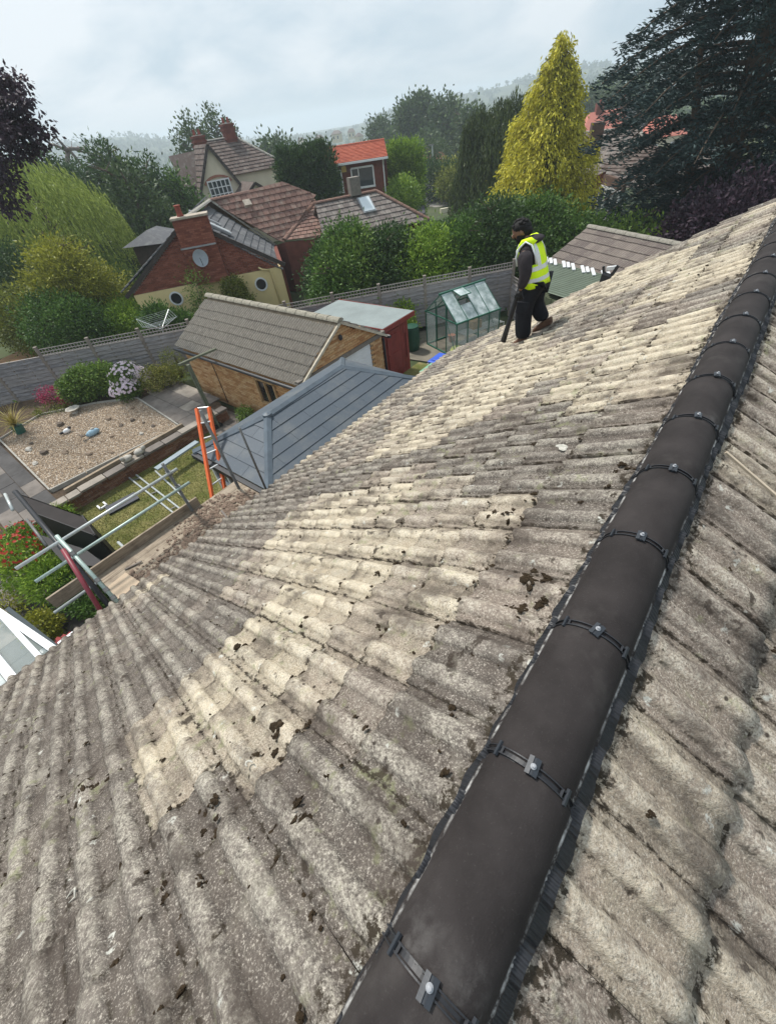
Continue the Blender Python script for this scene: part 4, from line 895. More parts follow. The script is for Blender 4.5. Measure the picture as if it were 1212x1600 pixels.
for a in [GLn*k/4 for k in range(5)]:
    T_('glazing_bar', gp(a, 0, 0), gp(a, 0, GEv)); T_('glazing_bar', gp(a, GW, 0), gp(a, GW, GEv)); T_('roof_bar', gp(a, 0, GEv), gp(a, GW/2, GRd), .016); T_('roof_bar', gp(a, GW, GEv), gp(a, GW/2, GRd), .016)
for b in (0, GW): T_('eave_rail', gp(-.05, b, GEv), gp(GLn+.05, b, GEv), .03); T_('sill', gp(0, b, .04), gp(GLn, b, .04), .03)
T_('ridge_bar', gp(-.06, GW/2, GRd+.02), gp(GLn+.06, GW/2, GRd+.02), .04)
for a in (0, GLn):
    T_('end_rail', gp(a, 0, GEv), gp(a, GW, GEv)); T_('sill', gp(a, 0, .04), gp(a, GW, .04), .03)
    for b in (GW*.33, GW*.66): T_('glazing_bar', gp(a, b, 0), gp(a, b, GEv+.5), .02)
    T_('brace', gp(a, 0, .1), gp(a, GW*.33, GEv), .012)
for k in range(4):
    a0, a1 = GLn*k/4+.02, GLn*(k+1)/4-.02
    if k != 1 : MB().slab([gp(a0, .02, GEv+.02), gp(a1, .02, GEv+.02), gp(a1, GW/2-.02, GRd-.0), gp(a0, GW/2-.02, GRd-.0)][::-1], .006).build('roof_pane', m_gr, gh)
    else:
        MB().slab([gp(a0, .02, GEv+.02), gp(a1, .02, GEv+.02), gp(a1, GW*.25, GEv+.02+(GRd-GEv)*.48), gp(a0, GW*.25, GEv+.02+(GRd-GEv)*.48)][::-1], .006).build('roof_pane', m_gr, gh)
        vt = MB().slab([gp(a0, GW*.24, GEv+.72), gp(a1, GW*.24, GEv+.72), gp(a1, GW/2-.02, GRd+.02), gp(a0, GW/2-.02, GRd+.02)][::-1], .006).build('roof_vent', m_gr, gh)
        for aa in (a0, a1): MB().beam(gp(aa, GW*.24, GEv+.725), gp(aa, GW/2-.02, GRd+.025), .025, .025).build('vent_frame', m_gal, vt)
        MB().beam(gp(a0, GW*.24, GEv+.725), gp(a1, GW*.24, GEv+.725), .03, .03).build('vent_frame', m_gal, vt)
    MB().slab([gp(a0, GW-.02, GEv+.02), gp(a1, GW-.02, GEv+.02), gp(a1, GW/2+.02, GRd), gp(a0, GW/2+.02, GRd)], .006).build('roof_pane', m_gr, gh)
    for b in (0, GW): MB().slab([gp(a0, b, .08), gp(a1, b, .08), gp(a1, b, GEv-.04), gp(a0, b, GEv-.04)], .005).build('side_pane', m_gg, gh)
for k in range(3):
    if k != 1: MB().slab([gp(0, GW*k/3+.02, .08), gp(0, GW*(k+1)/3-.02, .08), gp(0, GW*(k+1)/3-.02, GEv-.03), gp(0, GW*k/3+.02, GEv-.03)], .005).build('end_pane', m_gg, gh)
    MB().slab([gp(GLn, GW*k/3+.02, .08), gp(GLn, GW*(k+1)/3-.02, .08), gp(GLn, GW*(k+1)/3-.02, GEv-.03), gp(GLn, GW*k/3+.02, GEv-.03)], .005).build('end_pane', m_gg, gh)
st = thing('greenhouse_staging', 'slatted aluminium shelf staging inside the greenhouse', 'shelf', gp(1.6, .4, 0)); m_alu = simple('aluminium', (.62, .64, .64), .4, .1, 10, 0, .5, .3)
for z_ in (.35, .75):
    for k in range(7): MB().beam(gp(.5, .12+.08*k, z_), gp(2.4, .12+.08*k, z_), .03, .015).build('slat', m_alu, st)
for a, b in ((.5, .1), (2.4, .1), (.5, .62), (2.4, .62)): MB().beam(gp(a, b, 0), gp(a, b, .76), .03, .03).build('leg', m_alu, st)
tag(MB().frame(gp(1.25, .45, 1.0-.1), u_, v_, (0, 0, 1), .4, .3, .28).build('cardboard_box', simple('cardboard', (.42, .27, .13), .85), base=gp(1.25, .45, .76)), 'brown cardboard box standing on the greenhouse shelf', 'box')
tag(MB().sphere(gp(.35, .45, .16), (.26, .24, .15), 10, 6, .12).build('yellow_bag', simple('yellow_sack', (.62, .66, .16), .6), base=gp(.35, .45, 0)), 'pale yellow plastic bag on the greenhouse floor', 'bag')
tag(MB().lathe(gp(.9, 1.5, 0), [(.11, 0), (.15, .26), (.16, .28), (.14, .28)], 12).build('flower_pot', simple('terracotta', (.33, .12, .06), .85), base=gp(.9, 1.5, 0)), 'terracotta flower pot on the greenhouse floor', 'pot')
wb = thing('water_butt', 'dark green plastic water butt beside the greenhouse', 'water butt', (-10.2, 13.3, G)); m_dg = simple('dark_green_plastic', (.012, .07, .04), .45, .15, 6, .05, .4)
MB().lathe((-10.2, 13.3, G), [(.25, 0), (.30, .12), (.33, .5), (.30, .88), (.27, .92)], 20).build('barrel', m_dg, wb, smooth=False); MB().lathe((-10.2, 13.3, G+.925), [(.30, 0), (.29, .04), (.03, .06)], 20).build('lid', m_dg, wb)
# wheelie bins
for x, y, c_, nm, lab in ((-7.45, 11.25, (.03, .10, .55), 'blue', 'blue lidded wheelie bin behind the bungalow eave'), (-7.3, 10.55, (.20, .42, .27), 'green', 'pale green lidded wheelie bin nearest the drive')):
    b = thing('wheelie_bin', lab, 'bin', (x, y, G), 'wheelie bins'); m_ = simple(nm+'_bin_plastic', c_, .45, .1, 4, .05, .4); zt = .95 if nm == 'blue' else .93
    mb = MB(); lo = [(x+a*.22, y+c__*.26, G+.12) for a, c__ in ((-1, -1), (1, -1), (1, 1), (-1, 1))]; hi = [(x+a*.28, y+c__*.35, G+zt) for a, c__ in ((-1, -1), (1, -1), (1, 1), (-1, 1))]
    mb.add(lo+hi, [(0, 3, 2, 1), (4, 5, 6, 7), (0, 1, 5, 4), (1, 2, 6, 5), (2, 3, 7, 6), (3, 0, 4, 7)]); mb.build('body', m_ if nm == 'blue' else m_dg, b, bevel=.02)
    MB().box((x, y, G+zt+.04), (.62, .76, .06)).build('lid', m_, b, bevel=.025); MB().box((x, y, G+zt+.08), (.42, .5, .03)).build('lid_panel', m_, b, bevel=.012)
    for s_ in (-1, 1): MB().tube([(x+.27*s_, y+.3, G+.1), (x+.31*s_, y+.3, G+.1)], .1, 14).build('wheel', m_black, b)
    MB().tube([(x-.26, y+.42, G+zt), (x+.26, y+.42, G+zt)], .016, 6).build('handle', m_black, b)
# ------------------------------ slate-grey conservatory roof against the bungalow
m_cr = Mat('conservatory_slate', .55, .3); _o = m_cr.orand; _n = m_cr.noise(40, 3, .7)
_c = m_cr.mix(m_cr.math('MULTIPLY', _o, .5), (.070, .088, .108), (.092, .112, .134)); _c = m_cr.mix(m_cr.rng(m_cr.noise(1.8, 6, .7), .48, .68, 0, .45), _c, (.16, .165, .16)); _c = m_cr.mix(m_cr.rng(_n, .64, .74, 0, .6), _c, (.34, .34, .32)); _c = m_cr.mix(m_cr.rng(m_cr.voro(9), .03, .06, .8, 0), _c, (.05, .045, .035)); m_cr.col(_c).bump(_n, .15, .003); m_cr = m_cr.m
m_hip = simple('conservatory_ridge', (.095, .12, .145), .5, .25, 4, .12, .35)
cn = thing('conservatory', 'slate grey hip-roofed conservatory with white frame against the bungalow eave', 'conservatory', (-6.55, 5.0, G))
CE, CR_ = -3.32, -2.80; A = Vector((-6.55, 3.72, CR_)); B = Vector((-6.62, 5.95, CR_)); E0 = Vector((-7.72, 2.52, CE)); E1 = Vector((-5.33, 2.54, CE)); E2 = Vector((-5.33, 7.1, CE)); E3 = Vector((-7.8, 7.1, CE))
def clip_poly(poly, a, b, c):
    out = []
    for i in range(len(poly)):
        p, q = poly[i], poly[(i+1) % len(poly)]; dp, dq = a*p[0]+b*p[1]-c, a*q[0]+b*q[1]-c
        if dp >= 0: out.append(p)
        if (dp >= 0) != (dq >= 0): t = dp/(dp-dq); out.append((p[0]+(q[0]-p[0])*t, p[1]+(q[1]-p[1])*t))
    return out
def panel_roof(parent, poly, m, gauge, tw, lift, mode='parts', name='roof_panel', ufix=None, seed=1, thick=.012, gap=.004):
    """tiles a planar 3-D polygon with overlapping courses; mode parts = one object per tile, else joined"""
    P = [Vector(p) for p in poly]; n = sum(((P[i]-P[0]).cross(P[i+1]-P[0]) for i in range(1, len(P)-1)), Vector()).normalized()
    if n.z < 0: n = -n
    u = Vector((0, 0, 1)).cross(n).normalized(); v = n.cross(u)       # v points up the slope
    q = [((p-P[0]).dot(u), (p-P[0]).dot(v)) for p in P]; v0, v1 = min(b for a, b in q), max(b for a, b in q); u0, u1 = min(a for a, b in q), max(a for a, b in q)
    rg = random.Random(seed); j = 0; vv = v0; acc = MB()
    while vv < v1-.01:
        uu = u0-(tw*.5 if j % 2 else 0)
        while uu < u1:
            r_ = clip_poly(clip_poly(clip_poly(clip_poly(q, 0, 1, vv), 0, -1, -(vv+gauge)), 1, 0, uu+gap/2), -1, 0, -(uu+tw-gap/2))
            if len(r_) >= 3 and max(a for a, b in r_)-min(a for a, b in r_) > .02:
                jz = rg.uniform(0, lift*.18); f_ = lambda a, b: P[0]+u*a+v*b+n*(lift*(1-(b-vv)/gauge)+jz+.003)
                pts = [f_(a, b) for a, b in r_]; k = len(pts); t_v = pts+[p-n*(lift+thick) for p in pts]
                fc = [tuple(range(k))]+[(i, k+i, k+(i+1) % k, (i+1) % k) for i in range(k)]
                nn = (pts[1]-pts[0]).cross(pts[2]-pts[0])
                if nn.dot(n) < 0: fc = [f[::-1] for f in fc]
                if mode == 'parts': MB().add(t_v, fc).build(name, m, parent)
                else: acc.add(t_v, fc)
            uu += tw
        vv += gauge; j += 1
    if mode != 'parts': acc.build(name, m, parent, 'stuff')
panel_roof(cn, [A, B, E2, E1], m_cr, .255, 1.2, .014); panel_roof(cn, [A, E1, E0], m_cr, .255, .8, .014, seed=2); panel_roof(cn, [B, A, E0, E3], m_cr, .255, 1.2, .014, seed=3); panel_roof(cn, [B, E3, E2], m_cr, .255, .8, .014, seed=4)
def cap(p, q, w_=.085, h_=.045):
    p, q = Vector(p), Vector(q); d = (q-p).normalized(); s_ = Vector((0, 0, 1)).cross(d).normalized(); up = d.cross(s_); mb = MB()
    for e_ in (p-d*.02, q+d*.02):
        for a, b in ((-w_, -.035), (-w_*.9, .0), (0, h_), (w_*.9, 0), (w_, -.035)): mb.v.append(tuple(e_+s_*a+up*b+Vector((0, 0, .012))))
    mb.f += [(i, i+1, 6+i, 5+i) for i in range(4)]+[(0, 5, 9, 4), (0, 4, 3, 2, 1), (5, 6, 7, 8, 9)]; return mb
for p, q in ((A, B), (A, E0), (A, E1), (B, E2), (B, E3)): cap(p, q).build('hip_cap', m_hip, cn)
MB().lathe((A.x, A.y, A.z+.0), [(.10, 0), (.09, .05), (.02, .075)], 12).build('ridge_end', m_hip, cn)
for p, q in ((E0, E1), (E0, E3)): MB().beam(p+Vector((0, -.05 if q is E1 else 0, -.07)), q+Vector((0, -.05 if q is E1 else 0, -.07)), .1, .1).build('gutter', m_black, cn)
MB().box((-5.15, 4.8, CE-.02), (.42, 4.75, .06)).build('box_gutter', simple('lead_flashing', (.25, .245, .235), .6, .25, 4, .2, .3), cn)
# white frame and glass below
m_glass = Mat('window_glass', .05, .6); m_glass.col((.05, .065, .07)); m_glass = m_glass.m
for k in range(5): x = -7.6+.55*k; MB().box((x, 2.66, (G+CE)/2-.06), (.07, .07, CE-G-.12)).build('mullion', m_white, cn)
for z_ in (G+.06, G+.75, G+1.9, CE-.14): MB().box((-6.5, 2.66, z_), (2.27, .075, .08)).build('rail', m_white, cn)
for k in range(4): MB().box((-7.32+.55*k, 2.67, G+1.3), (.48, .02, 1.06)).build('pane', m_glass, cn); MB().box((-7.32+.55*k, 2.67, G+2.25), (.48, .02, .6)).build('pane', m_glass, cn); MB().box((-7.32+.55*k, 2.67, G+.4), (.48, .03, .6)).build('panel', m_white, cn)
for k in range(9): MB().box((-7.62, 2.75+.53*k, (G+CE)/2-.06), (.07, .07, CE-G-.12)).build('mullion', m_white, cn)
for z_ in (G+.06, G+.75, CE-.14): MB().box((-7.62, 4.85, z_), (.075, 4.3, .08)).build('rail', m_white, cn)
MB().box((-7.62, 4.85, G+1.65), (.02, 4.2, 1.8)).build('pane', m_glass, cn); MB().box((-7.62, 4.85, G+.4), (.03, 4.2, .6)).build('panel', m_white, cn)
tag(MB().sphere((-5.75, 5.05, -3.06), (.03, .03, .015), 7, 4).build('white_dropping', m_white, base=(-5.75, 5.05, -3.06)), 'tiny white splash on the slate grey conservatory roof', 'mark') if False else None
# ------------------------------ white glazed lean-to at the lower left
m_poly = Mat('twin_wall_roof', .25, .5); _n = m_poly.noise(4, 5, .65); m_poly.col(m_poly.mix(m_poly.rng(_n, .35, .65), (.30, .33, .32), (.62, .65, .63))); m_poly = m_poly.m
wl = thing('white_lean_to', 'white-framed glazed lean-to roof in the lower left corner below the tiles', 'conservatory', (-6.4, -2.4, G))
zt, zb = -3.30, -3.62
def wp(x, y): return Vector((x, y, zt-.05+(x+5.05)*.125))
P0, P1, P2, P3 = (-5.08, -1.03), (-7.35, -1.48), (-7.9, -4.2), (-5.08, -4.2)
MB().slab([wp(*p) for p in ((-5.08, -1.62), (-7.45, -1.95), P2, P3)][::-1], .03, (0, 0, 1)).build('roof_sheet', m_poly, wl); MB().slab([wp(*p) for p in (P0, P1, (-7.45, -1.95), (-5.08, -1.62))], .02, (0, 0, 1)).build('roof_pane', m_gg, wl)
for (a, b) in ((P0, P1), (P1, P2), (P0, P3)): MB().beam(wp(*a)+Vector((0, 0, .03)), wp(*b)+Vector((0, 0, .03)), .09, .08).build('edge_bar', m_white, wl)
for k, y in enumerate((-1.22, -1.55, -2.15, -2.75, -3.4)): MB().beam(wp(-5.08, y)+Vector((0, 0, .035)), wp(-7.6, y-.3 if k else y-.28)+Vector((0, 0, .035)), .065 if k != 1 else .11, .05).build('glazing_bar', m_white, wl)
MB().box((-6.2, -1.2, (G+zb)/2), (2.2, .06, zb-G-.1), math.atan2(.36, 2.27)).build('side_glazing', m_glass, wl)
for k in range(4): x = -5.2-.68*k; MB().box((x, -1.17+(x+5.2)*.158, (G+zb)/2), (.08, .09, zb-G)).build('mullion', m_white, wl)
MB().box((-5.32, -.93, zt-.06), (.34, .2, .05)).build('end_plate', m_white, wl)
# red bench and blue pot near it
m_redw = simple('red_bench_paint', (.26, .02, .02), .6, .2, 6, .1, .3)
bn = thing('garden_bench', 'small dark red slatted bench beside the white lean-to', 'bench', (-8.1, -1.42, G))
for k in range(4): MB().beam((-8.35, -1.62+.0, G+.42+.1*k), (-7.75, -1.42, G+.42+.1*k), .025, .06).build('back_slat', m_redw, bn)
for k in range(4): MB().beam((-8.38+.05*k, -1.52+.10*k, G+.38), (-7.78+.05*k, -1.32+.10*k, G+.38), .07, .02).build('seat_slat', m_redw, bn)
for x, y in ((-8.33, -1.6), (-7.78, -1.42), (-8.2, -1.22), (-7.65, -1.04)): MB().box((x, y, G+.2), (.05, .05, .4)).build('leg', m_black, bn)
tag(MB().lathe((-7.75, -1.0, G), [(.12, 0), (.18, .2), (.16, .3), (.18, .32), (.15, .32)], 14).build('blue_pot', simple('blue_glaze', (.012, .015, .09), .25, .2, 6, 0, .5), base=(-7.75, -1.0, G)), 'dark blue glazed pot beside the red bench', 'pot')
# ------------------------------ right: tiled garage and green metal shed
rgar = thing('tiled_garage', 'brown-grey tiled garage roof beyond the worker on the right', 'garage', (-3.7, 17.2, G)); RA = Vector((-5.75, 18.8, -2.75)); RB = Vector((-.9, 16.0, -2.75)); dd = (RB-RA).normalized(); dn_ = Vector((-dd.y*-1, dd.x*-1, 0)); dn_ = Vector((dd.y, -dd.x, 0)); dn_ = dn_ if dn_.y < 0 else -dn_
m_rt = Mat('brown_tile', .9, .15); _i = m_rt.island; _n = m_rt.noise(14, 4, .65); _c = m_rt.mix(m_rt.rng(_i, 0, 1), (.135, .11, .10), (.215, .18, .155)); _c = m_rt.mix(m_rt.rng(_n, .55, .72, 0, .6), _c, (.36, .34, .28)); m_rt.col(_c).bump(_n, .4, .01); m_rt = m_rt.m
tm2 = roll_tile(.40, .30, .10, .028, 9).mesh('roof_tile'); W2 = 2.35; H2 = 1.15
for s_ in (1, -1):
    dn3 = (dn_*s_*W2+Vector((0, 0, -H2))); lay_tiles(rgar, tm2, RA, dd, dn3, 18, 8, .30, .33, dn3.length, rg, m_rt)
    MB().slab([RA+Vector((0, 0, -.03)), RB+Vector((0, 0, -.03)), RB+dn3*.97+Vector((0, 0, -.03)), RA+dn3*.97+Vector((0, 0, -.03))][::-s_], .04).build('roof_deck', m_timber, rgar)
ridge_caps(rgar, RA, RB, .12, .45, simple('old_ridge', (.27, .25, .21), .95, .35, 20, .7))
wl_ = [RA+dd*.2+dn_*(W2-.2), RB+dn_*(W2-.2), RB-dn_*(W2-.2), RA+dd*.2-dn_*(W2-.2)]
mb = MB(); [mb.beam((a.x, a.y, (G-3.95)/2), (b.x, b.y, (G-3.95)/2), .2, -3.95-G) for a, b in ((wl_[0], wl_[1]), (wl_[2], wl_[3]), (wl_[3], wl_[0]), (wl_[1], wl_[2]))]; mb.slab([wl_[3]+Vector((0, 0, -1.2)), wl_[0]+Vector((0, 0, -1.2)), RA+dd*.2+Vector((0, 0, -.1))], .2); mb.build('wall', simple('garage_wall', (.33, .27, .20), .9), rgar)
gs = thing('green_metal_shed', 'pale green corrugated metal shed roof right of the worker', 'shed', (-5.2, 15.6, G)); m_gs = simple('green_steel', (.17, .205, .155), .55, .12, 2, .05, .35); m_gsd = simple('dark_green_steel', (.085, .10, .055), .6, .12, 2, .05, .35)
S0 = Vector((-7.0, 16.9, -3.62)); S1 = Vector((-5.0, 13.75, -3.72)); S2 = Vector((-2.4, 14.4, -3.45)); S3 = Vector((-3.9, 17.2, -3.35))
S0 = Vector((-6.9, 17.4, -3.55)); S3 = Vector((-3.4, 15.4, -3.42)); S1 = Vector((-5.15, 13.95, -3.5)); S2 = Vector((-3.3, 12.9, -3.4))
ua = (S1-S0); ub = (S3-S0); nrib = 17
for k in range(nrib):
    p0, p1 = S0+ua*(k/nrib), S0+ua*((k+1)/nrib); q0, q1 = S3+(S2-S3)*(k/nrib), S3+(S2-S3)*((k+1)/nrib); mb = MB(); V = []
    for (a, b) in ((p0, p1), (q0, q1)):
        for t, h in ((0, 0), (.2, .0), (.3, .06), (.5, .06), (.6, 0), (1, 0)): V.append(a.lerp(b, t)+Vector((0, 0, h)))
    mb.add(V, [(i, i+1, 7+i, 6+i) for i in range(5)]); mb.build('roof_sheet', m_gs, gs)
mb = MB(); 
for a, b in ((S0, S1), (S1, S2), (S2, S3), (S3, S0)):
    ai, bi = Vector((a.x, a.y, -3.56)), Vector((b.x, b.y, -3.56)); L_ = (bi-ai).length; k = int(L_/.24)
    for i in range(k):
        c = ai.lerp(bi, (i+.5)/k); MB().frame((c.x, c.y, (G-3.62)/2), (bi-ai).normalized(), Vector((0, 0, 1)).cross(bi-ai).normalized(), (0, 0, 1), L_/k*.9, .05, -3.66-G).build('wall_rib', m_gsd, gs)
cc_ = (S0+S1+S2+S3)/4
mb.slab([(cc_+(s-cc_)*.97).xy.to_3d()+Vector((0, 0, -3.66)) for s in (S0, S1, S2, S3)], 2.3, (0, 0, 1)).build('wall_sheet', m_gsd, gs)
# white strips along the garage eave above the metal shed
k = 0
for i in range(17):
    if i in (4, 8, 12): continue
    c = S0.lerp(S3, (i+.5)/17)+Vector((0, 0, .14)); e_ = c+(S1-S0).normalized()*(.48+.10*math.sin(i*3))+Vector((0, 0, -.06))
    o = MB().beam(c, e_, .10, .03).build('white_strip', m_white, base=c)
    tag(o, ['leftmost', 'second', 'third', 'fourth', 'fifth', 'sixth', 'seventh', 'eighth', 'ninth', 'tenth', 'eleventh', 'twelfth', 'thirteenth', 'last'][k]+' from the left of the white plastic strips along the green metal shed', 'plastic strip', 'white strips along the green shed'); k += 1
# ================================================================ scaffold at the eave
m_galv = simple('galvanised_tube', (.50, .53, .52), .42, .15, 12, .1, .5, .35); m_galv_g = simple('greenish_galvanised', (.40, .50, .46), .45, .15, 12, .1, .5, .3); m_cpl = simple('coupler_steel', (.17, .17, .165), .6, .25, 20, .2, .4, .5)
bm_ = Mat('scaffold_board', .92, .12); _o = bm_.orand; _n = bm_.noise(1, 5, .65, vec=bm_.scale(bm_.pos, (40, 4, 40))); _m2 = bm_.noise(7, 5, .65)
_c = bm_.mix(bm_.rng(_n, .3, .7), (.21, .165, .12), (.40, .335, .26)); _c = bm_.mix(bm_.rng(_m2, .5, .7, 0, .6), _c, (.13, .10, .08)); bm_.col(_c).bump(_n, .4, .004); m_board = bm_.m
m_ply = simple('pale_plywood', (.50, .39, .28), .85, .15, 4, .15)
sf = thing('scaffold', 'steel tube eaves scaffold with dusty timber boards over the lawn', 'scaffold', (-6.1, 1.0, G))
def tb(nm, p, q, r=.0242, m=m_galv): return MB().tube([p, q], r, 12).build(nm, m, sf, smooth=True)
def coupler(p, nm='coupler'): return MB().frame(p, (1, 0, 0), (0, 1, 0), (0, 0, 1), .085, .085, .07).build(nm, m_cpl, sf, bevel=.012)
PZ = -3.37
for k in range(5): x = -6.10+.228*k; MB().box((x, 1.18+.0*k, PZ-.019), (.222, 2.75 if k else 2.75, .038), rnd.gauss(0, .002)).build('scaffold_board', m_board, sf, bevel=.004)
MB().box((-6.235, .42, PZ+.06), (.036, 2.5, .22), .0).build('toe_board', m_board, sf, bevel=.003)
MB().box((-5.43, -.02, PZ+.012), (.85, .36, .02), .12).build('plywood_sheet', m_ply, sf)
tb('guard_rail', (-6.155, -.76, -2.50), (-6.13, 1.62, -2.49)); tb('mid_rail', (-6.11, -.73, -2.79), (-6.07, 1.66, -2.78), m=m_galv_g)
st_ = tb('standard', (-6.2, 1.49, G+.02), (-6.2, 1.49, -2.33), .025, m_cpl); coupler((-6.16, 1.49, -2.50)); coupler((-6.14, 1.49, -2.79))
tb('standard', (-5.96, 2.32, G+.02), (-5.96, 2.32, -1.76), .026, m_cpl); tb('standard', (-5.33, 2.50, PZ), (-5.33, 2.50, -1.98), .018, m_cpl)
for y in (1.45,): tb('transom', (-6.45, y, PZ-.065), (-4.75, y, PZ-.065))
tb('ledger', (-6.25, -.9, PZ-.12), (-6.25, 2.6, PZ-.12)); tb('transom', (-6.75, .35, PZ-.07), (-4.75, .35, PZ-.07))
# rubble and moss scraped off the roof
rb = MB(); r5 = random.Random(15)
for _ in range(2300):
    y = r5.uniform(.1, 2.4); x = min(-5.06, max(-6.15, r5.gauss(-5.55+.25*math.sin(y*3), .22))); s_ = r5.uniform(.005, .022)*(1.9 if r5.random() < .10 else 1)
    rb.sphere((x, y, PZ+s_*.3), (s_*1.5, s_, s_*.55), 6, 3, .35, r5)
rb.build('rubble', simple('rubble', (.19, .135, .10), .95, .6, 60, .5), sf, 'stuff')
for k, (x, y, a) in enumerate(((-5.35, .35, .5), (-5.6, 1.75, -.2), (-5.9, .25, 1.2))): MB().frame((x, y, PZ+.02), (math.cos(a), math.sin(a), .05), (-math.sin(a), math.cos(a), 0), (0, 0, 1), .26, .03, .012).build('tile_shard', m_slab, sf)
# bundle of pipes lying across the guard rails at the gable end
def ray_pt(px, py, z):      # a point of the world at height z seen at a pixel of the survey photograph
    d = Vector(((px-606)/F_PX, -(py-800)/F_PX, -1)); d = _m @ d; t = (z-CAM.z)/d.z; return CAM+d*t
for nm, lab, cat, m_, (a, za), (b, zb_), r in (
  ('white_pipe', 'thick pale scaffold tube lying on top of the pipe bundle', 'pipe', m_galv_g, ((88, 837), -2.34), ((192, 950), -3.12), .026),
  ('maroon_pipe', 'maroon plastic downpipe poking out lowest in the pipe bundle at the scaffold end', 'pipe', simple('maroon_plastic', (.22, .035, .05), .45, .2, 8, .05, .4), ((98, 858), -2.45), ((168, 972), -3.22), .030),
  ('black_gutter', 'long black gutter length running to the far end of the pipe bundle', 'gutter', m_black, ((24, 768), -2.36), ((180, 958), -3.18), .035),
  ('grey_channel', 'grey metal channel lying left in the pipe bundle at the scaffold end', 'pipe', m_cpl, ((42, 812), -2.40), ((72, 852), -2.48), .02),
  ('short_grey_tube', 'short pale channel section at the far left end of the black gutter', 'pipe', m_galv, ((8, 772), -2.38), ((20, 797), -2.42), .022)):
    p, q = ray_pt(*a, za), ray_pt(*b, zb_); o = MB().tube([p, q], r, 12).build(nm, m_, base=p, smooth=True); tag(o, lab, cat)
    if nm == 'white_pipe':
        OFF[o.name] = p
        for k in (.25, .62, .75, .86): c = p.lerp(q, k); MB().tube([c-(q-p).normalized()*.03, c+(q-p).normalized()*.03], .036, 10).build('coupler', m_cpl, o)
    if nm == 'maroon_pipe': OFF[o.name] = p; MB().tube([q-(q-p).normalized()*.1, q], .045, 12).build('socket', m_, o)
# orange ladder
m_or = simple('orange_fibreglass', (.70, .13, .03), .5, .15, 6, .05, .4)
ld = thing('ladder', 'orange fibreglass extension ladder with aluminium rungs leaning on the scaffold', 'ladder', (-7.9, 2.6, G))
La, Lb = ray_pt(333, 786, -3.75), ray_pt(307, 638, -2.55); Ra, Rb = ray_pt(352, 770, -3.75), ray_pt(326, 636, -2.55)
for p, q in ((La, Lb), (Ra, Rb)): e_ = p+(p-q)*1.85; e_.z = max(e_.z, G); MB().beam(e_, q, .045, .075, up=(1, 0, 0)).build('stile', m_or, ld)
for k in range(20):
    t = 1-k*.165; p, q = La.lerp(Lb, t), Ra.lerp(Rb, t)
    if min(p.z, q.z) > G+.1: MB().tube([p, q], .016, 8).build('rung', m_alu, ld)
# spare tubes and a step frame leaning beside the scaffold on the lawn
sp = thing('spare_tubes', 'bare galvanised scaffold tubes lying parallel on the lawn below the guard rails', 'frame', (-11.6, 2.1, G))
for (a, b) in (((200, 745), (273, 803)), ((213, 742), (284, 797)), ((243, 736), (306, 795))): MB().tube([ray_pt(*a, G+.05), ray_pt(*b, G+.05)], .028, 8).build('rail', m_galv, sp)
for k in range(3): t = .1+k*.4; MB().tube([ray_pt(200, 745, G+.06).lerp(ray_pt(273, 803, G+.06), t), ray_pt(213, 742, G+.06).lerp(ray_pt(284, 797, G+.06), t)], .018, 6).build('rung', m_cpl, sp)
tag(MB().box((-11.85, 1.35, G+.06), (.85, .42, .05), R(82)).build('slate_sheet', simple('dark_slate_panel', (.035, .04, .055), .5, .2, 5, .1), base=(-11.85, 1.35, G+.04)), 'dark slate coloured panel lying on the lawn behind the guard rails', 'panel')
t_ = thing('white_bracket', 'small white U shaped bracket lying on the grass near the brick wall', 'bracket', (-12.3, .95, G+.04))
for dx, dy, sx, sy in ((0, -.09, .24, .05), (0, .09, .24, .05), (.1, 0, .05, .2)): MB().box((-12.3+dx, .95+dy, G+.055), (sx, sy, .05), 0).build('arm', m_white, t_)
tag(MB().tube([(-10.05, 2.15, G+.07), (-9.85, 2.02, G+.07)], .05, 12).build('canister', m_galv_g, base=(-10.05, 2.15, G+.02)), 'small pale green canister lying on the lawn beside the ladder', 'canister')
tag(MB().box((-12.7, 3.35, G+.42), (.22, 2.1, .05), 0).build('grey_plank', simple('grey_composite', (.28, .32, .34), .6, .1, 4, .1), base=(-12.7, 3.35, G+.4)), 'long blue-grey plank resting on the low retaining wall beside the ladder', 'plank') if False else None
pl_ = MB().beam(ray_pt(244, 733, G+.42), ray_pt(308, 690, G+.42), .2, .05).build('grey_plank', simple('grey_composite', (.26, .31, .34), .6, .1, 4, .1), base=ray_pt(244, 733, G+.42)); tag(pl_, 'long blue-grey plank resting along the foot of the retaining wall beside the ladder', 'plank')
# black folded canopy standing on the lawn edge
m_blk = simple('black_sheeting', (.018, .016, .017), .6, .3, 3, .1, .3)
bc = thing('black_canopy', 'black boxy sheeted canopy beside the lawn behind the guard rail tubes', 'canopy', (-9.6, -.05, G))
cz = -4.35; a_, b_, c_, d_ = ray_pt(20, 768, cz), ray_pt(128, 806, cz), ray_pt(147, 835, cz), ray_pt(45, 797, cz)
MB().slab([a_, b_, c_, d_][::-1], .03, (0, 0, 1)).build('top_panel', simple('dark_brown_sheet', (.022, .017, .016), .7, .3, 3, .1, .2), bc)
a2, b2, c2 = ray_pt(60, 835, cz-.35), ray_pt(133, 858, cz-.35), ray_pt(172, 887, cz-.35); d2 = ray_pt(100, 880, cz-.35)
MB().slab([a2, b2, c2, d2][::-1], .03, (0, 0, 1)).build('lower_panel', m_blk, bc)
for p, q in ((d_, c_), (c_, b_), (a_, d_), (a_, b_)): MB().slab([p, q, Vector((q.x, q.y, G+.5)), Vector((p.x, p.y, G+.5))], .02).build('side_sheet', m_blk, bc)
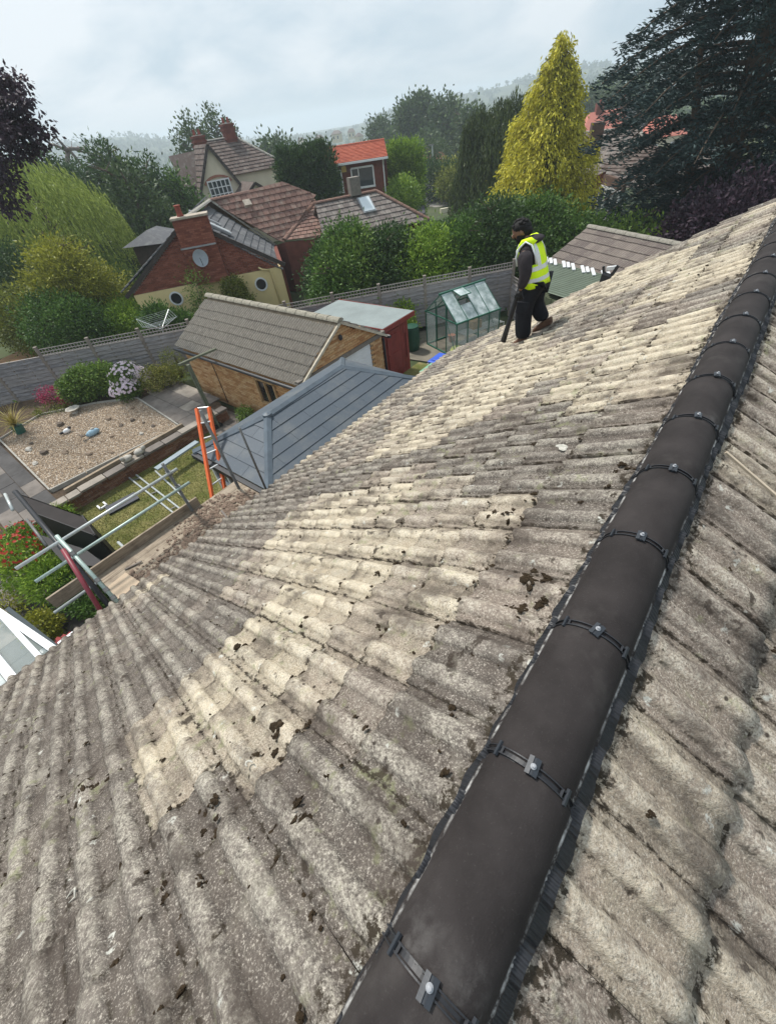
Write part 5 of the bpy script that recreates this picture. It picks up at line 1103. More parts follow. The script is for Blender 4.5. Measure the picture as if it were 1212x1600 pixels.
for p in (a_, b_, c_, d_): MB().box((p.x, p.y, (G+cz)/2), (.05, .05, cz-G)).build('leg', m_blk, bc)
# rotary clothes dryer behind the fence
rdx, rdy = -18.55, 7.3; rd = thing('rotary_dryer', 'rotary washing line with grey lines seen over the trellis fence', 'clothes dryer', (rdx, rdy, G)); m_line = simple('line_grey', (.5, .55, .55), .5, .1, 5, 0)
MB().tube([(rdx, rdy, G), (rdx, rdy, -4.0)], .025, 8).build('mast', m_galv, rd)
tip = []
for k in range(4): a = k*math.pi/2+.5; e_ = (rdx+.95*math.cos(a), rdy+.95*math.sin(a), -3.75); tip.append(Vector(e_)); MB().tube([(rdx, rdy, -4.2), e_], .016, 6).build('arm', m_galv, rd)
c0_ = Vector((rdx, rdy, -4.12)); mb = MB()
for j in range(6):
    f_ = .4+.12*j
    for k in range(4): mb.tube([c0_.lerp(tip[k], f_), c0_.lerp(tip[(k+1) % 4], f_)], .004, 4, False)
mb.build('lines', m_line, rd, 'stuff')
# ================================================================ the roofer
def skinbody(name, verts, edges, radii, m, parent, sub=1, loc=(0, 0, 0), label=None, smooth=True):
    me = bpy.data.meshes.new(name); me.from_pydata([tuple(v) for v in verts], edges, []); me.materials.append(m)
    o = bpy.data.objects.new(name, me); link(o, parent, label=label)
    sm = o.modifiers.new('skin', 'SKIN'); sm.use_smooth_shade = smooth
    for i, r in enumerate(radii): me.skin_vertices[0].data[i].radius = r if isinstance(r, tuple) else (r, r)
    me.skin_vertices[0].data[0].use_root = True
    if sub: s_ = o.modifiers.new('sub', 'SUBSURF'); s_.levels = sub; s_.render_levels = sub
    return o
m_skin = simple('brown_skin', (.20, .105, .065), .55, .12, 12, .05, .35); m_hair = simple('black_hair', (.008, .007, .007), .7, .3, 60, .8, .3, 0, 200, .006)
m_hood = simple('dark_grey_hoodie', (.035, .030, .033), .9, .3, 14, .4, .2, 0, 60, .01); m_trou = simple('black_work_trousers', (.012, .013, .018), .85, .35, 9, .6, .25, 0, 30, .015)
m_boot = simple('tan_work_boot', (.13, .07, .045), .8, .3, 14, .3); m_glove = simple('black_glove', (.010, .010, .011), .7, .2, 20, .3)
m_hv = Mat('hi_vis_yellow', .65, .2); m_hv.col(m_hv.mix(m_hv.rng(m_hv.noise(9, 3, .6), .35, .7), (.62, .95, .01), (.80, 1.0, .03))).bump(m_hv.noise(7, 4, .6), .5, .02); m_hv = m_hv.m
m_ref = simple('reflective_tape', (.70, .73, .72), .35, .08, 8, .05, .5)
fl = roof_pt(-1, 2.86, 5.93, .0); fr = roof_pt(-1, 2.42, 6.02, .0)
PB = Vector(((fl.x+fr.x)/2, 5.95, (fl.z+fr.z)/2))
pe = thing('person', 'roof worker in yellow hi-vis vest, dark hoodie and black trousers looking down at the tiles', 'person', tuple(PB))
# local frame: X forward (towards the eave), Y to his left (towards us), Z up
PR = Matrix(((-1, .10, 0), (-.10, -1, 0), (0, 0, 1)))
pe.rotation_euler = (0, R(7), math.pi+.12); pe.scale = (1.14, 1.14, .90); OFF[pe.name] = Vector((0, 0, 0))
dz_l, dz_r = fl.z-PB.z, fr.z-PB.z
HX = .0
hip = Vector((-.02, 0, .80)); chest = Vector((.06, 0, 1.12)); neck = Vector((.11, 0, 1.335)); head = Vector((.175, .0, 1.45))
kl, kr = Vector((.11, .10, .42)), Vector((.06, -.10, .46)); al, ar = Vector((.14, .10, .09+dz_l)), Vector((-.09, -.10, .10+dz_r*.55))
vb = [hip, Vector((.02, 0, .95)), chest, Vector((.09, 0, 1.24)), neck, Vector((.135, 0, 1.38)), head,
      Vector((0, .10, .78)), kl, al, Vector((0, -.10, .78)), kr, ar,
      Vector((.08, .19, 1.23)), Vector((.04, .275, .98)), Vector((.10, .29, .76)), Vector((.08, -.19, 1.23)), Vector((.10, -.27, .98)), Vector((.20, -.22, .78))]
eb = [(0, 1), (1, 2), (2, 3), (3, 4), (4, 5), (5, 6), (0, 7), (7, 8), (8, 9), (0, 10), (10, 11), (11, 12), (3, 13), (13, 14), (14, 15), (3, 16), (16, 17), (17, 18)]
rb_ = [.09, .085, .10, .08, .055, .055, .07, .07, .05, .035, .07, .05, .035, .04, .03, .02, .04, .03, .02]
skinbody('body', vb, eb, rb_, m_skin, pe, 1)
# head: skull and face, with nose, ears, eyes; tipped forward
def hd(mesh_mb, nm, m, par=pe, smooth=True, tilt=.42):
    c = head; rot = Matrix.Rotation(tilt, 3, 'Y') @ Matrix.Rotation(.18, 3, 'Z') if True else None
    mesh_mb.v = [tuple(c + (Matrix.Rotation(tilt, 3, 'Y') @ (Matrix.Rotation(.25, 3, 'Z') @ Vector(v)))) for v in mesh_mb.v]; return mesh_mb.build(nm, m, par, smooth=smooth)
hm = MB().sphere((0, 0, .01), (.098, .078, .115), 20, 14); hm.sphere((.03, 0, -.065), (.062, .052, .06), 16, 10); hm.sphere((.105, 0, -.008), (.018, .014, .026), 10, 8)
for s_ in (-1, 1): hm.sphere((.0, s_*.080, -.005), (.018, .008, .028), 8, 6); hm.sphere((.082, s_*.032, .018), (.014, .020, .008), 8, 6)
hd(hm, 'face', m_skin)
ey = MB(); [ey.sphere((.094, s_*.032, .008), (.006, .012, .005), 8, 6) for s_ in (-1, 1)]; hd(ey, 'eyes', m_hair)
r6 = random.Random(2); hr = MB().sphere((-.018, 0, .045), (.104, .088, .098), 20, 12, .05, r6); hr.sphere((-.045, 0, -.01), (.072, .08, .085), 16, 10, .06, r6)
for _ in range(46): a, b = r6.uniform(0, 6.28), r6.uniform(.1, 1.35); hr.sphere((-.018+.098*math.cos(a)*math.sin(b), .082*math.sin(a)*math.sin(b), .05+.092*math.cos(b)), r6.uniform(.014, .026), 7, 5, .2, r6)
hd(hr, 'hair', m_hair); bd_ = MB().sphere((.055, 0, -.088), (.052, .054, .050), 16, 10, .05, r6); bd_.sphere((.025, .05, -.05), (.05, .022, .05), 10, 7, .05, r6); bd_.sphere((.025, -.05, -.05), (.05, .022, .05), 10, 7, .05, r6); bd_.sphere((.098, 0, -.045), (.012, .026, .007), 8, 5); hd(bd_, 'beard', m_hair)
# clothes as lofted rings
def loft(rings, n=20, jit=0, rg=random.Random(3)):
    mb = MB()
    for (c, rx, ry, rz_) in rings:
        for k in range(n):
            a = 2*math.pi*k/n; mb.v.append((c[0]+rx*math.cos(a)*(1+rg.uniform(-jit, jit)), c[1]+ry*math.sin(a)*(1+rg.uniform(-jit, jit)), c[2]+rz_*math.cos(a)))
    for i in range(len(rings)-1):
        for k in range(n): mb.f.append((i*n+k, i*n+(k+1) % n, (i+1)*n+(k+1) % n, (i+1)*n+k))
    mb.f.append(tuple(range(n))[::-1]); mb.f.append(tuple((len(rings)-1)*n+k for k in range(n))); return mb
loft([((.0, 0, .74), .125, .185, 0), ((.01, 0, .86), .125, .185, 0), ((.04, 0, 1.0), .12, .185, .0), ((.07, 0, 1.15), .125, .20, -.01), ((.08, 0, 1.26), .105, .19, -.02), ((.09, 0, 1.32), .085, .12, -.02), ((.10, 0, 1.37), .07, .075, -.02)], jit=.02).build('hoodie', m_hood, pe, smooth=True)
MB().sphere((.025, 0, 1.335), (.10, .125, .052), 16, 9, .06, r6).build('hood', m_hood, pe, smooth=True)
skinbody('trousers', [(0, 0, .83), (.0, .09, .74), (.085, .115, .56), (.11, .105, .42), (.125, .105, .24), (.125, .10, .07+dz_l), (.0, -.09, .74), (.02, -.11, .58), (.05, -.11, .46), (-.02, -.105, .28), (-.08, -.10, .10+dz_r*.55)],
   [(0, 1), (1, 2), (2, 3), (3, 4), (4, 5), (0, 6), (6, 7), (7, 8), (8, 9), (9, 10)], [(.14, .155), .12, .115, .108, .108, .10, .12, .112, .108, .10, .096], m_trou, pe, 2)
MB().box((.10, .20, .50), (.15, .04, .17), 0, -.15).build('cargo_pocket', m_trou, pe, bevel=.012)
for s_, al_ in ((1, al), (-1, ar)):
    b_ = MB(); cx, cy, cz_ = al_.x, al_.y, al_.z-.06; slope_ = -.30
    b_.add([(cx+x, cy+y, cz_+z-.55*x*1.05) for x, y, z in [(-.09, -.045, -.03), (.15, -.045, -.03), (.15, .045, -.03), (-.09, .045, -.03), (-.08, -.042, .08), (.03, -.042, .08), (.03, .042, .08), (-.08, .042, .08), (.15, -.04, .03), (.15, .04, .03)]],
      [(0, 3, 2, 1), (4, 5, 6, 7), (0, 4, 7, 3), (0, 1, 8, 5, 4), (3, 7, 6, 9, 2), (1, 2, 9, 8), (5, 8, 9, 6)])
    b_.build('boot', m_boot, pe, bevel=.02)
# sleeves
skinbody('left_sleeve', [(.08, .17, 1.25), (.06, .245, 1.14), (.035, .285, .98), (.06, .295, .88), (.09, .295, .79)], [(0, 1), (1, 2), (2, 3), (3, 4)], [.092, .088, .074, .062, .052], m_hood, pe, 2)
skinbody('right_sleeve', [(.08, -.17, 1.25), (.09, -.24, 1.12), (.10, -.275, .98), (.16, -.25, .87), (.20, -.22, .79)], [(0, 1), (1, 2), (2, 3), (3, 4)], [.09, .086, .072, .062, .052], m_hood, pe, 2)
# gloved hands: palm and five separate fingers each
def hand(c, down, fwd, side, nm):
    c, down, fwd, side = Vector(c), Vector(down).normalized(), Vector(fwd).normalized(), Vector(side).normalized(); vs = [c-down*.02, c+down*.03, c+down*.065]; ed = [(0, 1), (1, 2)]; rr = [.030, (.036, .026), (.036, .022)]
    for k in range(4):
        L_ = (.070, .080, .075, .058)[k]; o_ = (k-1.5)*.020; b = len(vs); vs += [c+down*.07+fwd*o_, c+down*(.07+L_*.5)+fwd*o_+side*.012, c+down*(.07+L_*.88)+fwd*o_+side*.034]; ed += [(2, b), (b, b+1), (b+1, b+2)]; rr += [.0105, .0098, .0085]
    b = len(vs); vs += [c+down*.03-fwd*.038, c+down*.062-fwd*.055+side*.01, c+down*.088-fwd*.055+side*.02]; ed += [(1, b), (b, b+1), (b+1, b+2)]; rr += [.012, .0105, .009]
    return skinbody(nm, vs, ed, rr, m_glove, pe, 1)
hand((.098, .297, .755), (.10, 0, -1), (-1, 0, 0), (0, -1, 0), 'left_glove'); hand((.215, -.215, .765), (.25, 0, -1), (-1, 0, 0), (0, 1, 0), 'right_glove')
# vest: open at the sides, two reflective bands and two braces
def vring(z, gx=.0):
    t = (z-.74)/.60; cx = .0+.10*t; rx = .150-.012*t; ry = .218-.010*t; return cx, rx, ry
mb = MB(); n = 36; zs = [.76, .82, .88, .94, 1.0, 1.06, 1.12, 1.18, 1.24, 1.29, 1.33]
def vp(a, z):
    cx, rx, ry = vring(z); k = max(0, (z-1.22)/.11); rx *= 1-.30*k; ry *= 1-.28*k
    w_ = 1+.018*math.sin(a*7+z*13)+.014*math.sin(a*11-z*19); return (cx+rx*math.cos(a)*w_, ry*math.sin(a)*w_, z-.02*math.cos(a)*(k)+(.012*math.sin(a*3) if z < .8 else 0))
def open_(a, z):
    sd2 = abs(math.sin(a))
    if z > 1.05 and sd2 > .80-.25*min(1, (z-1.05)/.2)*.3: return True
    if z > 1.18 and math.cos(a) > .93-.5*(z-1.18): return True
    return False
for z in zs:
    for k in range(n): mb.v.append(vp(2*math.pi*k/n, z))
for i in range(len(zs)-1):
    for k in range(n):
        if not open_(2*math.pi*(k+.5)/n, (zs[i]+zs[i+1])/2): mb.f.append((i*n+k, i*n+(k+1) % n, (i+1)*n+(k+1) % n, (i+1)*n+k))
vest = mb.build('hi_vis_vest', m_hv, pe, smooth=True); so = vest.modifiers.new('solid', 'SOLIDIFY'); so.thickness = .008; so.offset = 0
def band(z0, z1, nm='reflective_band', a0=0, a1=2*math.pi):
    mb = MB(); N_ = 40; 
    for z in (z0, (z0+z1)/2, z1):
        for k in range(N_+1): x, y, zz = vp(a0+(a1-a0)*k/N_, z); cx = vring(z)[0]; mb.v.append((cx+(x-cx)*1.045, y*1.035, zz))
    for i in range(2):
        for k in range(N_): mb.f.append((i*(N_+1)+k, i*(N_+1)+k+1, (i+1)*(N_+1)+k+1, (i+1)*(N_+1)+k))
    o = mb.build(nm, m_ref, vest, smooth=True); return o
band(.835, .885); band(.975, 1.03)
for a in (.62, -.62, math.pi-.62, math.pi+.62):
    mb = MB()
    for z in (1.03, 1.08, 1.13, 1.18, 1.23, 1.28, 1.33):
        for da in (-.13, .13): x, y, zz = vp(a+da, z); cx = vring(z)[0]; mb.v.append((cx+(x-cx)*1.045, y*1.045, zz+.002))
    for i in range(6): mb.f.append((2*i, 2*i+1, 2*i+3, 2*i+2))
    mb.build('reflective_brace', m_ref, vest, smooth=True)
# armhole and neck piping along the shoulders
for s_ in (1, -1):
    mb = MB(); pts = [(.17, s_*.175, 1.06), (.185, s_*.165, 1.18), (.155, s_*.15, 1.28), (.085, s_*.14, 1.345), (.015, s_*.15, 1.30), (-.03, s_*.165, 1.18), (-.05, s_*.18, 1.06)]; mb.tube(pts, .012, 6); mb.build('piping', m_ref, vest, smooth=True)
    MB().tube([(.17, s_*.10, 1.25), (.12, s_*.10, 1.34), (.05, s_*.10, 1.355), (-.01, s_*.10, 1.31)], .035, 8).build('shoulder', m_hv, vest, smooth=True)
# the dark tube he holds
tw = lambda v: pe.location + Matrix.Rotation(math.pi+.12, 3, 'Z') @ (Matrix.Rotation(R(7), 3, 'Y') @ Vector((v[0]*1.14, v[1]*1.14, v[2]*.9)))
p_ = tw((.225, -.205, .80)); q_ = roof_pt(-1, 3.15, 5.70, .02)
q_ = ray_pt(786, 533, -1.66)
tool = MB().tube([p_, p_.lerp(q_, .3), p_.lerp(q_, .75), q_], [.028, .032, .036, .044], 12).build('blower_tube', m_black, base=p_, smooth=True); tag(tool, 'long dark tapering tube held by the roof worker and pointed at the tiles', 'tool')
# small black bag and a bottle-like fitting on the far edge behind him
bgp = ray_pt(944, 452, -1.35)
tg = thing('tool_bag', 'small black tool holder standing at the far roof edge right of the worker', 'tool bag', tuple(bgp))
MB().add([tuple(bgp+Vector(v)) for v in [(-.11, -.07, -.05), (.11, -.07, -.05), (.11, .07, -.05), (-.11, .07, -.05), (-.09, -.05, .26), (.07, -.05, .22), (.07, .05, .22), (-.09, .05, .26)]], [(0, 3, 2, 1), (4, 5, 6, 7), (0, 1, 5, 4), (1, 2, 6, 5), (2, 3, 7, 6), (3, 0, 4, 7)]).build('pouch', m_black, tg, bevel=.02)
MB().beam(bgp+Vector((.05, 0, .2)), bgp+Vector((.12, 0, .36)), .03, .05).build('handle', m_black, tg); MB().beam(bgp+Vector((-.07, 0, .24)), bgp+Vector((-.10, 0, .34)), .05, .03).build('handle', m_black, tg)
MB().beam(bgp+Vector((-.05, .03, .3)), bgp+Vector((.1, .03, .33)), .05, .05).build('white_tool', m_white, tg)
# ================================================================ neighbouring houses
def tilemat(name, a, b, pale=(.4, .38, .33), pk=.5):
    M_ = Mat(name, .9, .15); i = M_.island; n = M_.noise(3, 5, .65); f_ = M_.noise(18, 3, .7); c = M_.mix(M_.rng(i, 0, 1), a, b); c = M_.mix(M_.rng(n, .5, .75, 0, pk), c, pale); c = M_.mix(M_.rng(f_, .55, .7, 0, .4), c, tuple(x*.4 for x in a)); M_.col(c).bump(f_, .4, .02); return M_.m
m_t_brown = tilemat('brown_red_tile', (.155, .09, .074), (.25, .15, .12), (.33, .28, .23), .7); m_t_slate = tilemat('dark_slate_tile', (.085, .088, .095), (.15, .15, .155), (.3, .3, .28), .4)
m_t_grey = tilemat('grey_brown_tile', (.15, .125, .115), (.24, .205, .185)); m_t_red = tilemat('orange_red_tile', (.30, .07, .042), (.40, .105, .06), (.5, .2, .12), .3)
m_t_dkbr = tilemat('old_dark_brown_tile', (.095, .07, .062), (.155, .12, .105), (.26, .24, .21), .7); m_t_pink = tilemat('pinkish_red_tile', (.46, .16, .12), (.56, .22, .17), (.5, .3, .25), .3)
m_cream = simple('cream_render', (.74, .60, .31), .85, .07, 1.5, .1); m_cream2 = simple('pale_cream_render', (.66, .60, .46), .85, .08, 1.5, .1); m_fasc = simple('brown_fascia', (.05, .04, .035), .7)
m_lead = simple('lead_grey', (.30, .31, .32), .6, .2, 4, .2); m_redb = simple('distant_red_brick', (.17, .055, .038), .9, .25, 3, .3); m_redr = simple('red_pot', (.24, .06, .04), .85)
def V3(*a): return Vector(a)
def rcap(parent, pts, m, r=.13, L_=.45, nm='ridge_tile'):
    for p, q in zip(pts, pts[1:]): ridge_caps(parent, V3(*p), V3(*q), r, L_, m, nm, 5)
m_rid_b = simple('brown_ridge', (.22, .13, .10), .9, .3, 8); m_rid_g = simple('pale_ridge', (.33, .31, .27), .9, .3, 8)
# ------------------------------ bungalow with brick gable and cream band
WR, WL = V3(-18.9, 14.2, 0), V3(-22.9, 8.55, 0); u = (WR-WL).normalized(); nrm = V3(u.y, -u.x, 0); WLen = (WR-WL).length; ZE, ZA = -3.55, -1.25
nb = thing('neighbour_bungalow', 'brick gabled bungalow with cream rendered lower wall, round windows and tiled roofs', 'house', tuple((WR+WL)/2+V3(0, 0, G)))
WM = (WR+WL)/2; bk = -nrm
def at(a, z, d=0): return WL+u*a+nrm*d+V3(0, 0, z)
MB().slab([at(0, G), at(WLen, G), at(WLen, ZE+.0), at(WLen/2, ZA-.1), at(0, ZE)], .25).build('gable_core', m_mortar, nb)
brickwork(nb, at(0, 0, .05), u, WLen, ZE-.15, ZA, m_brick_r, nrm=nrm, seed=5, bw=.225, bh=.075, keep=lambda a, z: abs(a-WLen/2) < (WLen/2)*(ZA-z)/(ZA-ZE+.12)+.0)
MB().slab([at(-.02, G, .07), at(WLen+.1, G, .07), at(WLen+.1, ZE-.17, .07), at(-.02, ZE-.17, .07)], .1).build('render_band', m_cream, nb)
MB().beam(at(WLen+.06, (G+ZE)/2-.05, -.5), at(WLen+.06, (G+ZE)/2-.05, .06), .1, ZE-G-.2).build('render_return', m_cream, nb)
rw_ = Mat('porthole_glass', .1, .6); rw_.col((.02, .02, .022)); rw_ = rw_.m
for a_, z_ in ((WLen-1.05, ZE-.75), (1.75, ZE-.62)):
    mb = MB(); mb2 = MB(); c = at(a_, z_, .085)
    for k in range(24):
        t0, t1 = 2*math.pi*k/24, 2*math.pi*(k+1)/24; f_ = lambda t, r: c+u*math.cos(t)*r+V3(0, 0, math.sin(t)*r)
        mb.add([f_(t0, .24), f_(t1, .24), f_(t1, .31), f_(t0, .31), f_(t0, .24)+nrm*.03, f_(t1, .24)+nrm*.03, f_(t1, .31)+nrm*.03, f_(t0, .31)+nrm*.03], [(4, 5, 6, 7)[::-1], (0, 1, 5, 4), (2, 3, 7, 6)])
    w_ = mb.build('round_window', m_white, nb); mb2.add([f_(2*math.pi*k/24, .245)+nrm*-.0 for k in range(24)], [tuple(range(24))[::-1]]); mb2.build('pane', rw_, w_)
MB().tube([at(WLen-.95, ZE-.02, .12), at(WLen-.8, ZE-.12, .16), at(WLen-.42, ZE-.22, .12), at(WLen-.36, G, .12)], .045, 8).build('downpipe', m_cream, nb, smooth=True)
# chimney breast and stack on the gable
ca = WLen/2+.25
ch = MB().frame(at(ca, (ZE-.2+ZA-.35)/2, .22), u, nrm, (0, 0, 1), 1.5, .32, ZA-.35-ZE+.2).build('chimney', m_redb, nb)
brickwork(ch, at(ca-.76, 0, .40), u, 1.52, ZE-.2, ZA-.02, m_brick_r, nrm=nrm, seed=6); MB().frame(at(ca, ZA-.45, .1), u, nrm, (0, 0, 1), 1.5, .58, 1.0).build('stack', m_redb, ch)
OFFc = MB().frame(at(ca, ZA+.09, .13), u, nrm, (0, 0, 1), 1.6, .72, .08).build('stack_cap', simple('cap_stone', (.42, .36, .29), .9), ch)
for k, a_ in enumerate((-.35,)): MB().lathe(tuple(at(ca+a_, ZA+.13, .1)), [(.15, 0), (.12, .1), (.12, .34), (.15, .38), (.12, .4)], 12).build('chimney_pot', m_redr, ch)
MB().frame(at(ca-.05, ZA-1.0, .43), u, nrm, (0, 0, 1), 1.56, .05, .06).build('brick_course', m_lead, ch)
ds = thing('satellite_dish', 'grey round satellite dish fixed to the brick chimney breast', 'satellite dish', tuple(at(ca-.1, ZA-1.45, .45))); mb = MB(); c = at(ca-.1, ZA-1.4, .75); ax = (nrm+V3(0, 0, .25)).normalized(); s1 = u; s2 = ax.cross(s1)
for i in range(5):
    for k in range(20): t = 2*math.pi*k/20; r_ = .33*i/4; mb.v.append(tuple(c+s1*math.cos(t)*r_+s2*math.sin(t)*r_*1.05+ax*(.08*(i/4)**2)))
for i in range(4):
    for k in range(20): mb.f.append((i*20+k, i*20+(k+1) % 20, (i+1)*20+(k+1) % 20, (i+1)*20+k))
mb.build('dish', simple('dish_grey', (.30, .33, .36), .5, .1, 4, .05), ds, smooth=True); MB().tube([at(ca-.1, ZA-1.55, .4), c], .02, 6).build('arm', m_galv, ds); MB().tube([c-s2*.3+ax*.05, c+ax*.3], .012, 5).build('lnb_arm', m_black, ds)
# roof planes
AP = at(WLen/2, ZA, .12); RE = AP+bk*5.6; LE = at(-.35, ZE-.15, .12); REv = at(WLen+.35, ZE-.1, .12); RVe = REv+bk*4.6
M1 = V3(-24.6, 15.2, ZA+.02); M2 = V3(-23.4, 19.3, ZA+.02); J = V3(-22.3, 20.6, -2.2); VV = V3(-21.6, 17.1, -3.35); VB = V3(-17.9, 20.2, -3.5)
panel_roof(nb, [AP, M1, RVe, REv], m_t_slate, .34, .6, .035, 'j', 'roof_tiles', seed=1, gap=.012)
panel_roof(nb, [AP, LE, LE+bk*6, M1], m_t_slate, .34, .6, .035, 'j', 'roof_tiles', seed=2, gap=.012)
panel_roof(nb, [M1, M2, J, VV, RVe], m_t_brown, .33, .33, .035, 'j', 'roof_tiles', seed=3, gap=.02)
panel_roof(nb, [J, VB, VV], m_t_brown, .33, .33, .035, 'j', 'roof_tiles', seed=4, gap=.02)
MB().slab([M1, M2, V3(-28, 21.5, -3.5), V3(-29, 15, -3.5)][::-1], .08).build('roof_back', m_t_brown, nb)
MB().slab([V3(VV.x, VV.y, G), V3(VB.x, VB.y, G), V3(VB.x, VB.y, -3.6), V3(VV.x, VV.y, -3.45)], .2).build('wing_wall', m_redb, nb); MB().slab([V3(RVe.x, RVe.y, G), V3(VV.x, VV.y, G), V3(VV.x, VV.y, -3.45), V3(RVe.x, RVe.y, -3.6)], .2).build('return_wall', m_redb, nb); rcap(nb, [AP, M1], m_rid_g); rcap(nb, [M1, M2, J, VV], m_rid_b, .15); rcap(nb, [M1+V3(0, 0, .03), RVe], m_rid_g, .1)
mb = MB(); mb.beam(LE+V3(0, 0, -.02), AP+V3(0, 0, -.02), .1, .16); mb.build('barge_board', m_fasc, nb); MB().beam(AP+V3(0, 0, -.02), REv+V3(0, 0, -.02), .1, .16).build('barge_board', m_fasc, nb)
def skylight(parent, P, Q, c, wid, hgt_, m, nm='skylight'):
    """P,Q two points along the ridge direction; c centre; lies on plane with down direction Q"""
    x = V3(*P).normalized(); y = V3(*Q).normalized(); n = x.cross(y); n = n if n.z > 0 else -n
    f_ = MB().frame(V3(*c)+n*.07, x, y, n, wid+.14, hgt_+.14, .10).build(nm, m_lead, parent); MB().frame(V3(*c)+n*.13, x, y, n, wid, hgt_, .02).build('pane', m, f_)
m_sky_pane = simple('bright_skylight_glass', (.72, .78, .80), .12, .06, 2, 0, .6)
dnS = (RVe-M1).normalized(); dnS = ((REv-AP)-(bk*(REv-AP).dot(bk))).normalized()
skylight(nb, bk, dnS, AP+bk*1.3+dnS*1.15, .35, 1.5, m_sky_pane); skylight(nb, bk, dnS, AP+bk*2.35+dnS*.75, .16, 1.3, m_lead)
mdn = ((VV-M1)-((M2-M1).normalized()*(VV-M1).dot((M2-M1).normalized()))).normalized(); MB().frame(M1+(M2-M1)*.42+mdn*.75+V3(0, 0, .12), (M2-M1).normalized(), mdn, (M2-M1).normalized().cross(mdn), .4, .34, .2).build('roof_vent', simple('vent_beige', (.50, .43, .35), .8), nb)
MB().slab([V3(REv.x-.3, REv.y+.1, G), V3(RVe.x, RVe.y, G), V3(RVe.x, RVe.y, ZE), V3(REv.x-.3, REv.y+.1, ZE)], .2).build('side_wall', m_redb, nb)
# small felt-roofed side structure left of the stack
so_ = thing('roof_dormer', 'small dark timber outbuilding with flat slate roof left of the chimney', 'outbuilding', (-27.2, 14.3, G)); 
def hp(px, py, D): d = _m @ Vector(((px-606)/F_PX, -(py-800)/F_PX, -1)); t = D/math.hypot(d.x, d.y); return CAM+d*t
c = hp(240, 364, 31); 
MB().box((c.x, c.y, (G+c.z)/2-.2), (1.9, 2.2, c.z-G-.4), .6).build('wall', simple('dark_timber', (.07, .05, .04), .85), so_)
mb = MB(); zt_ = c.z+.15; cc = [V3(c.x+a*math.cos(.6)-b*math.sin(.6), c.y+a*math.sin(.6)+b*math.cos(.6), c.z-.3) for a, b in ((-1.3, -1.5), (1.3, -1.5), (1.3, 1.5), (-1.3, 1.5))]; t1, t2 = (cc[0]+cc[1])/2*.7+(cc[2]+cc[3])/2*.3+V3(0, 0, .55), (cc[0]+cc[1])/2*.3+(cc[2]+cc[3])/2*.7+V3(0, 0, .55)
mb.add([*cc, t1, t2], [(0, 1, 4), (1, 2, 5, 4), (2, 3, 5), (3, 0, 4, 5)]); mb.build('roof', m_t_slate, so_)
# ------------------------------ low hipped wing bungalow beyond the hedge
n2 = thing('hipped_bungalow', 'low hipped brown tiled bungalow roof with a square skylight beyond the hedge', 'house', (-19, 20.5, G)); W0, W1 = V3(-20.8, 19.2, -2.05), V3(-19.1, 22.5, -2.05); wu = (W1-W0).normalized(); wn_ = V3(wu.y, -wu.x, 0)
E_a = W0+wn_*2.2-wu*.5+V3(0, 0, -1.5); E_b = W1+wn_*2.2+wu*2.2+V3(0, 0, -1.5); E_c = W1-wn_*2.2+wu*2.2+V3(0, 0, -1.5); E_d = W0-wn_*2.2+V3(0, 0, -1.5)
panel_roof(n2, [W0, E_a, E_b, W1], m_t_grey, .33, .33, .035, 'j', 'roof_tiles', seed=6, gap=.02); panel_roof(n2, [W1, E_b, E_c], m_t_grey, .33, .33, .035, 'j', 'roof_tiles', seed=7, gap=.02); MB().slab([W1, E_c, E_d, W0], .05).build('roof_back', m_t_grey, n2)
rcap(n2, [W0, W1, E_b], m_rid_b, .13); MB().box(tuple(((E_a+E_b+E_c+E_d)/4).xy.to_3d()+V3(0, 0, (G-3.7)/2)), (3.6, 5.5, -3.7-G), math.atan2(wu.y, wu.x)-math.pi/2).build('wall', m_redb, n2)
wdn = (wn_*2.2+V3(0, 0, -1.5)).normalized(); skylight(n2, wu, wdn, W0+wu*2.75+wdn*.85, .62, .95, m_sky_pane)
MB().frame(W0+wu*2.4+wdn*.05+V3(0, 0, .45), wu, wn_, (0, 0, 1), .6, .5, .8).build('chimney', simple('grey_chimney', (.20, .18, .155), .9), n2)
# ------------------------------ white house with two chimneys
D_ = 50; wh = thing('white_house', 'cream two-storey house with steep brown roof and two red chimneys', 'house', tuple(hp(345, 300, D_).xy.to_3d()+V3(0, 0, -8)))
rl, rr_ = hp(312, 224, D_+1.5), hp(366, 212, D_+2.5); rl.z = rr_.z = (rl.z+rr_.z)/2; hu = (rr_-rl).normalized(); hn = V3(hu.y, -hu.x, 0); hn = hn if hn.dot(CAM-rl) > 0 else -hn
zeav = hp(395, 262, D_).z-.2; dz = rl.z-zeav; fw = 3.6
Fa, Fb = rl-hu*1.0+hn*fw+V3(0, 0, -dz), rr_+hu*3.0+hn*fw+V3(0, 0, -dz); Ba, Bb = Fa-hn*2*fw, Fb-hn*2*fw
panel_roof(wh, [rl, Fa, Fb, rr_], m_t_dkbr, .4, .5, .05, 'j', 'roof_tiles', seed=8, gap=.02); panel_roof(wh, [rr_, Fb, Bb], m_t_dkbr, .4, .5, .05, 'j', 'roof_tiles', seed=9, gap=.02); panel_roof(wh, [rl, Ba, Fa], m_t_dkbr, .4, .5, .05, 'j', 'roof_tiles', seed=9, gap=.02); MB().slab([rr_, Bb, Ba, rl], .1).build('roof_back', m_t_dkbr, wh)
rcap(wh, [rl, rr_, Fb], m_rid_g, .14, .6)
ins = .35; q = [Fa+hu*ins-hn*ins, Fb-hu*ins-hn*ins, Bb-hu*ins+hn*ins, Ba+hu*ins+hn*ins]
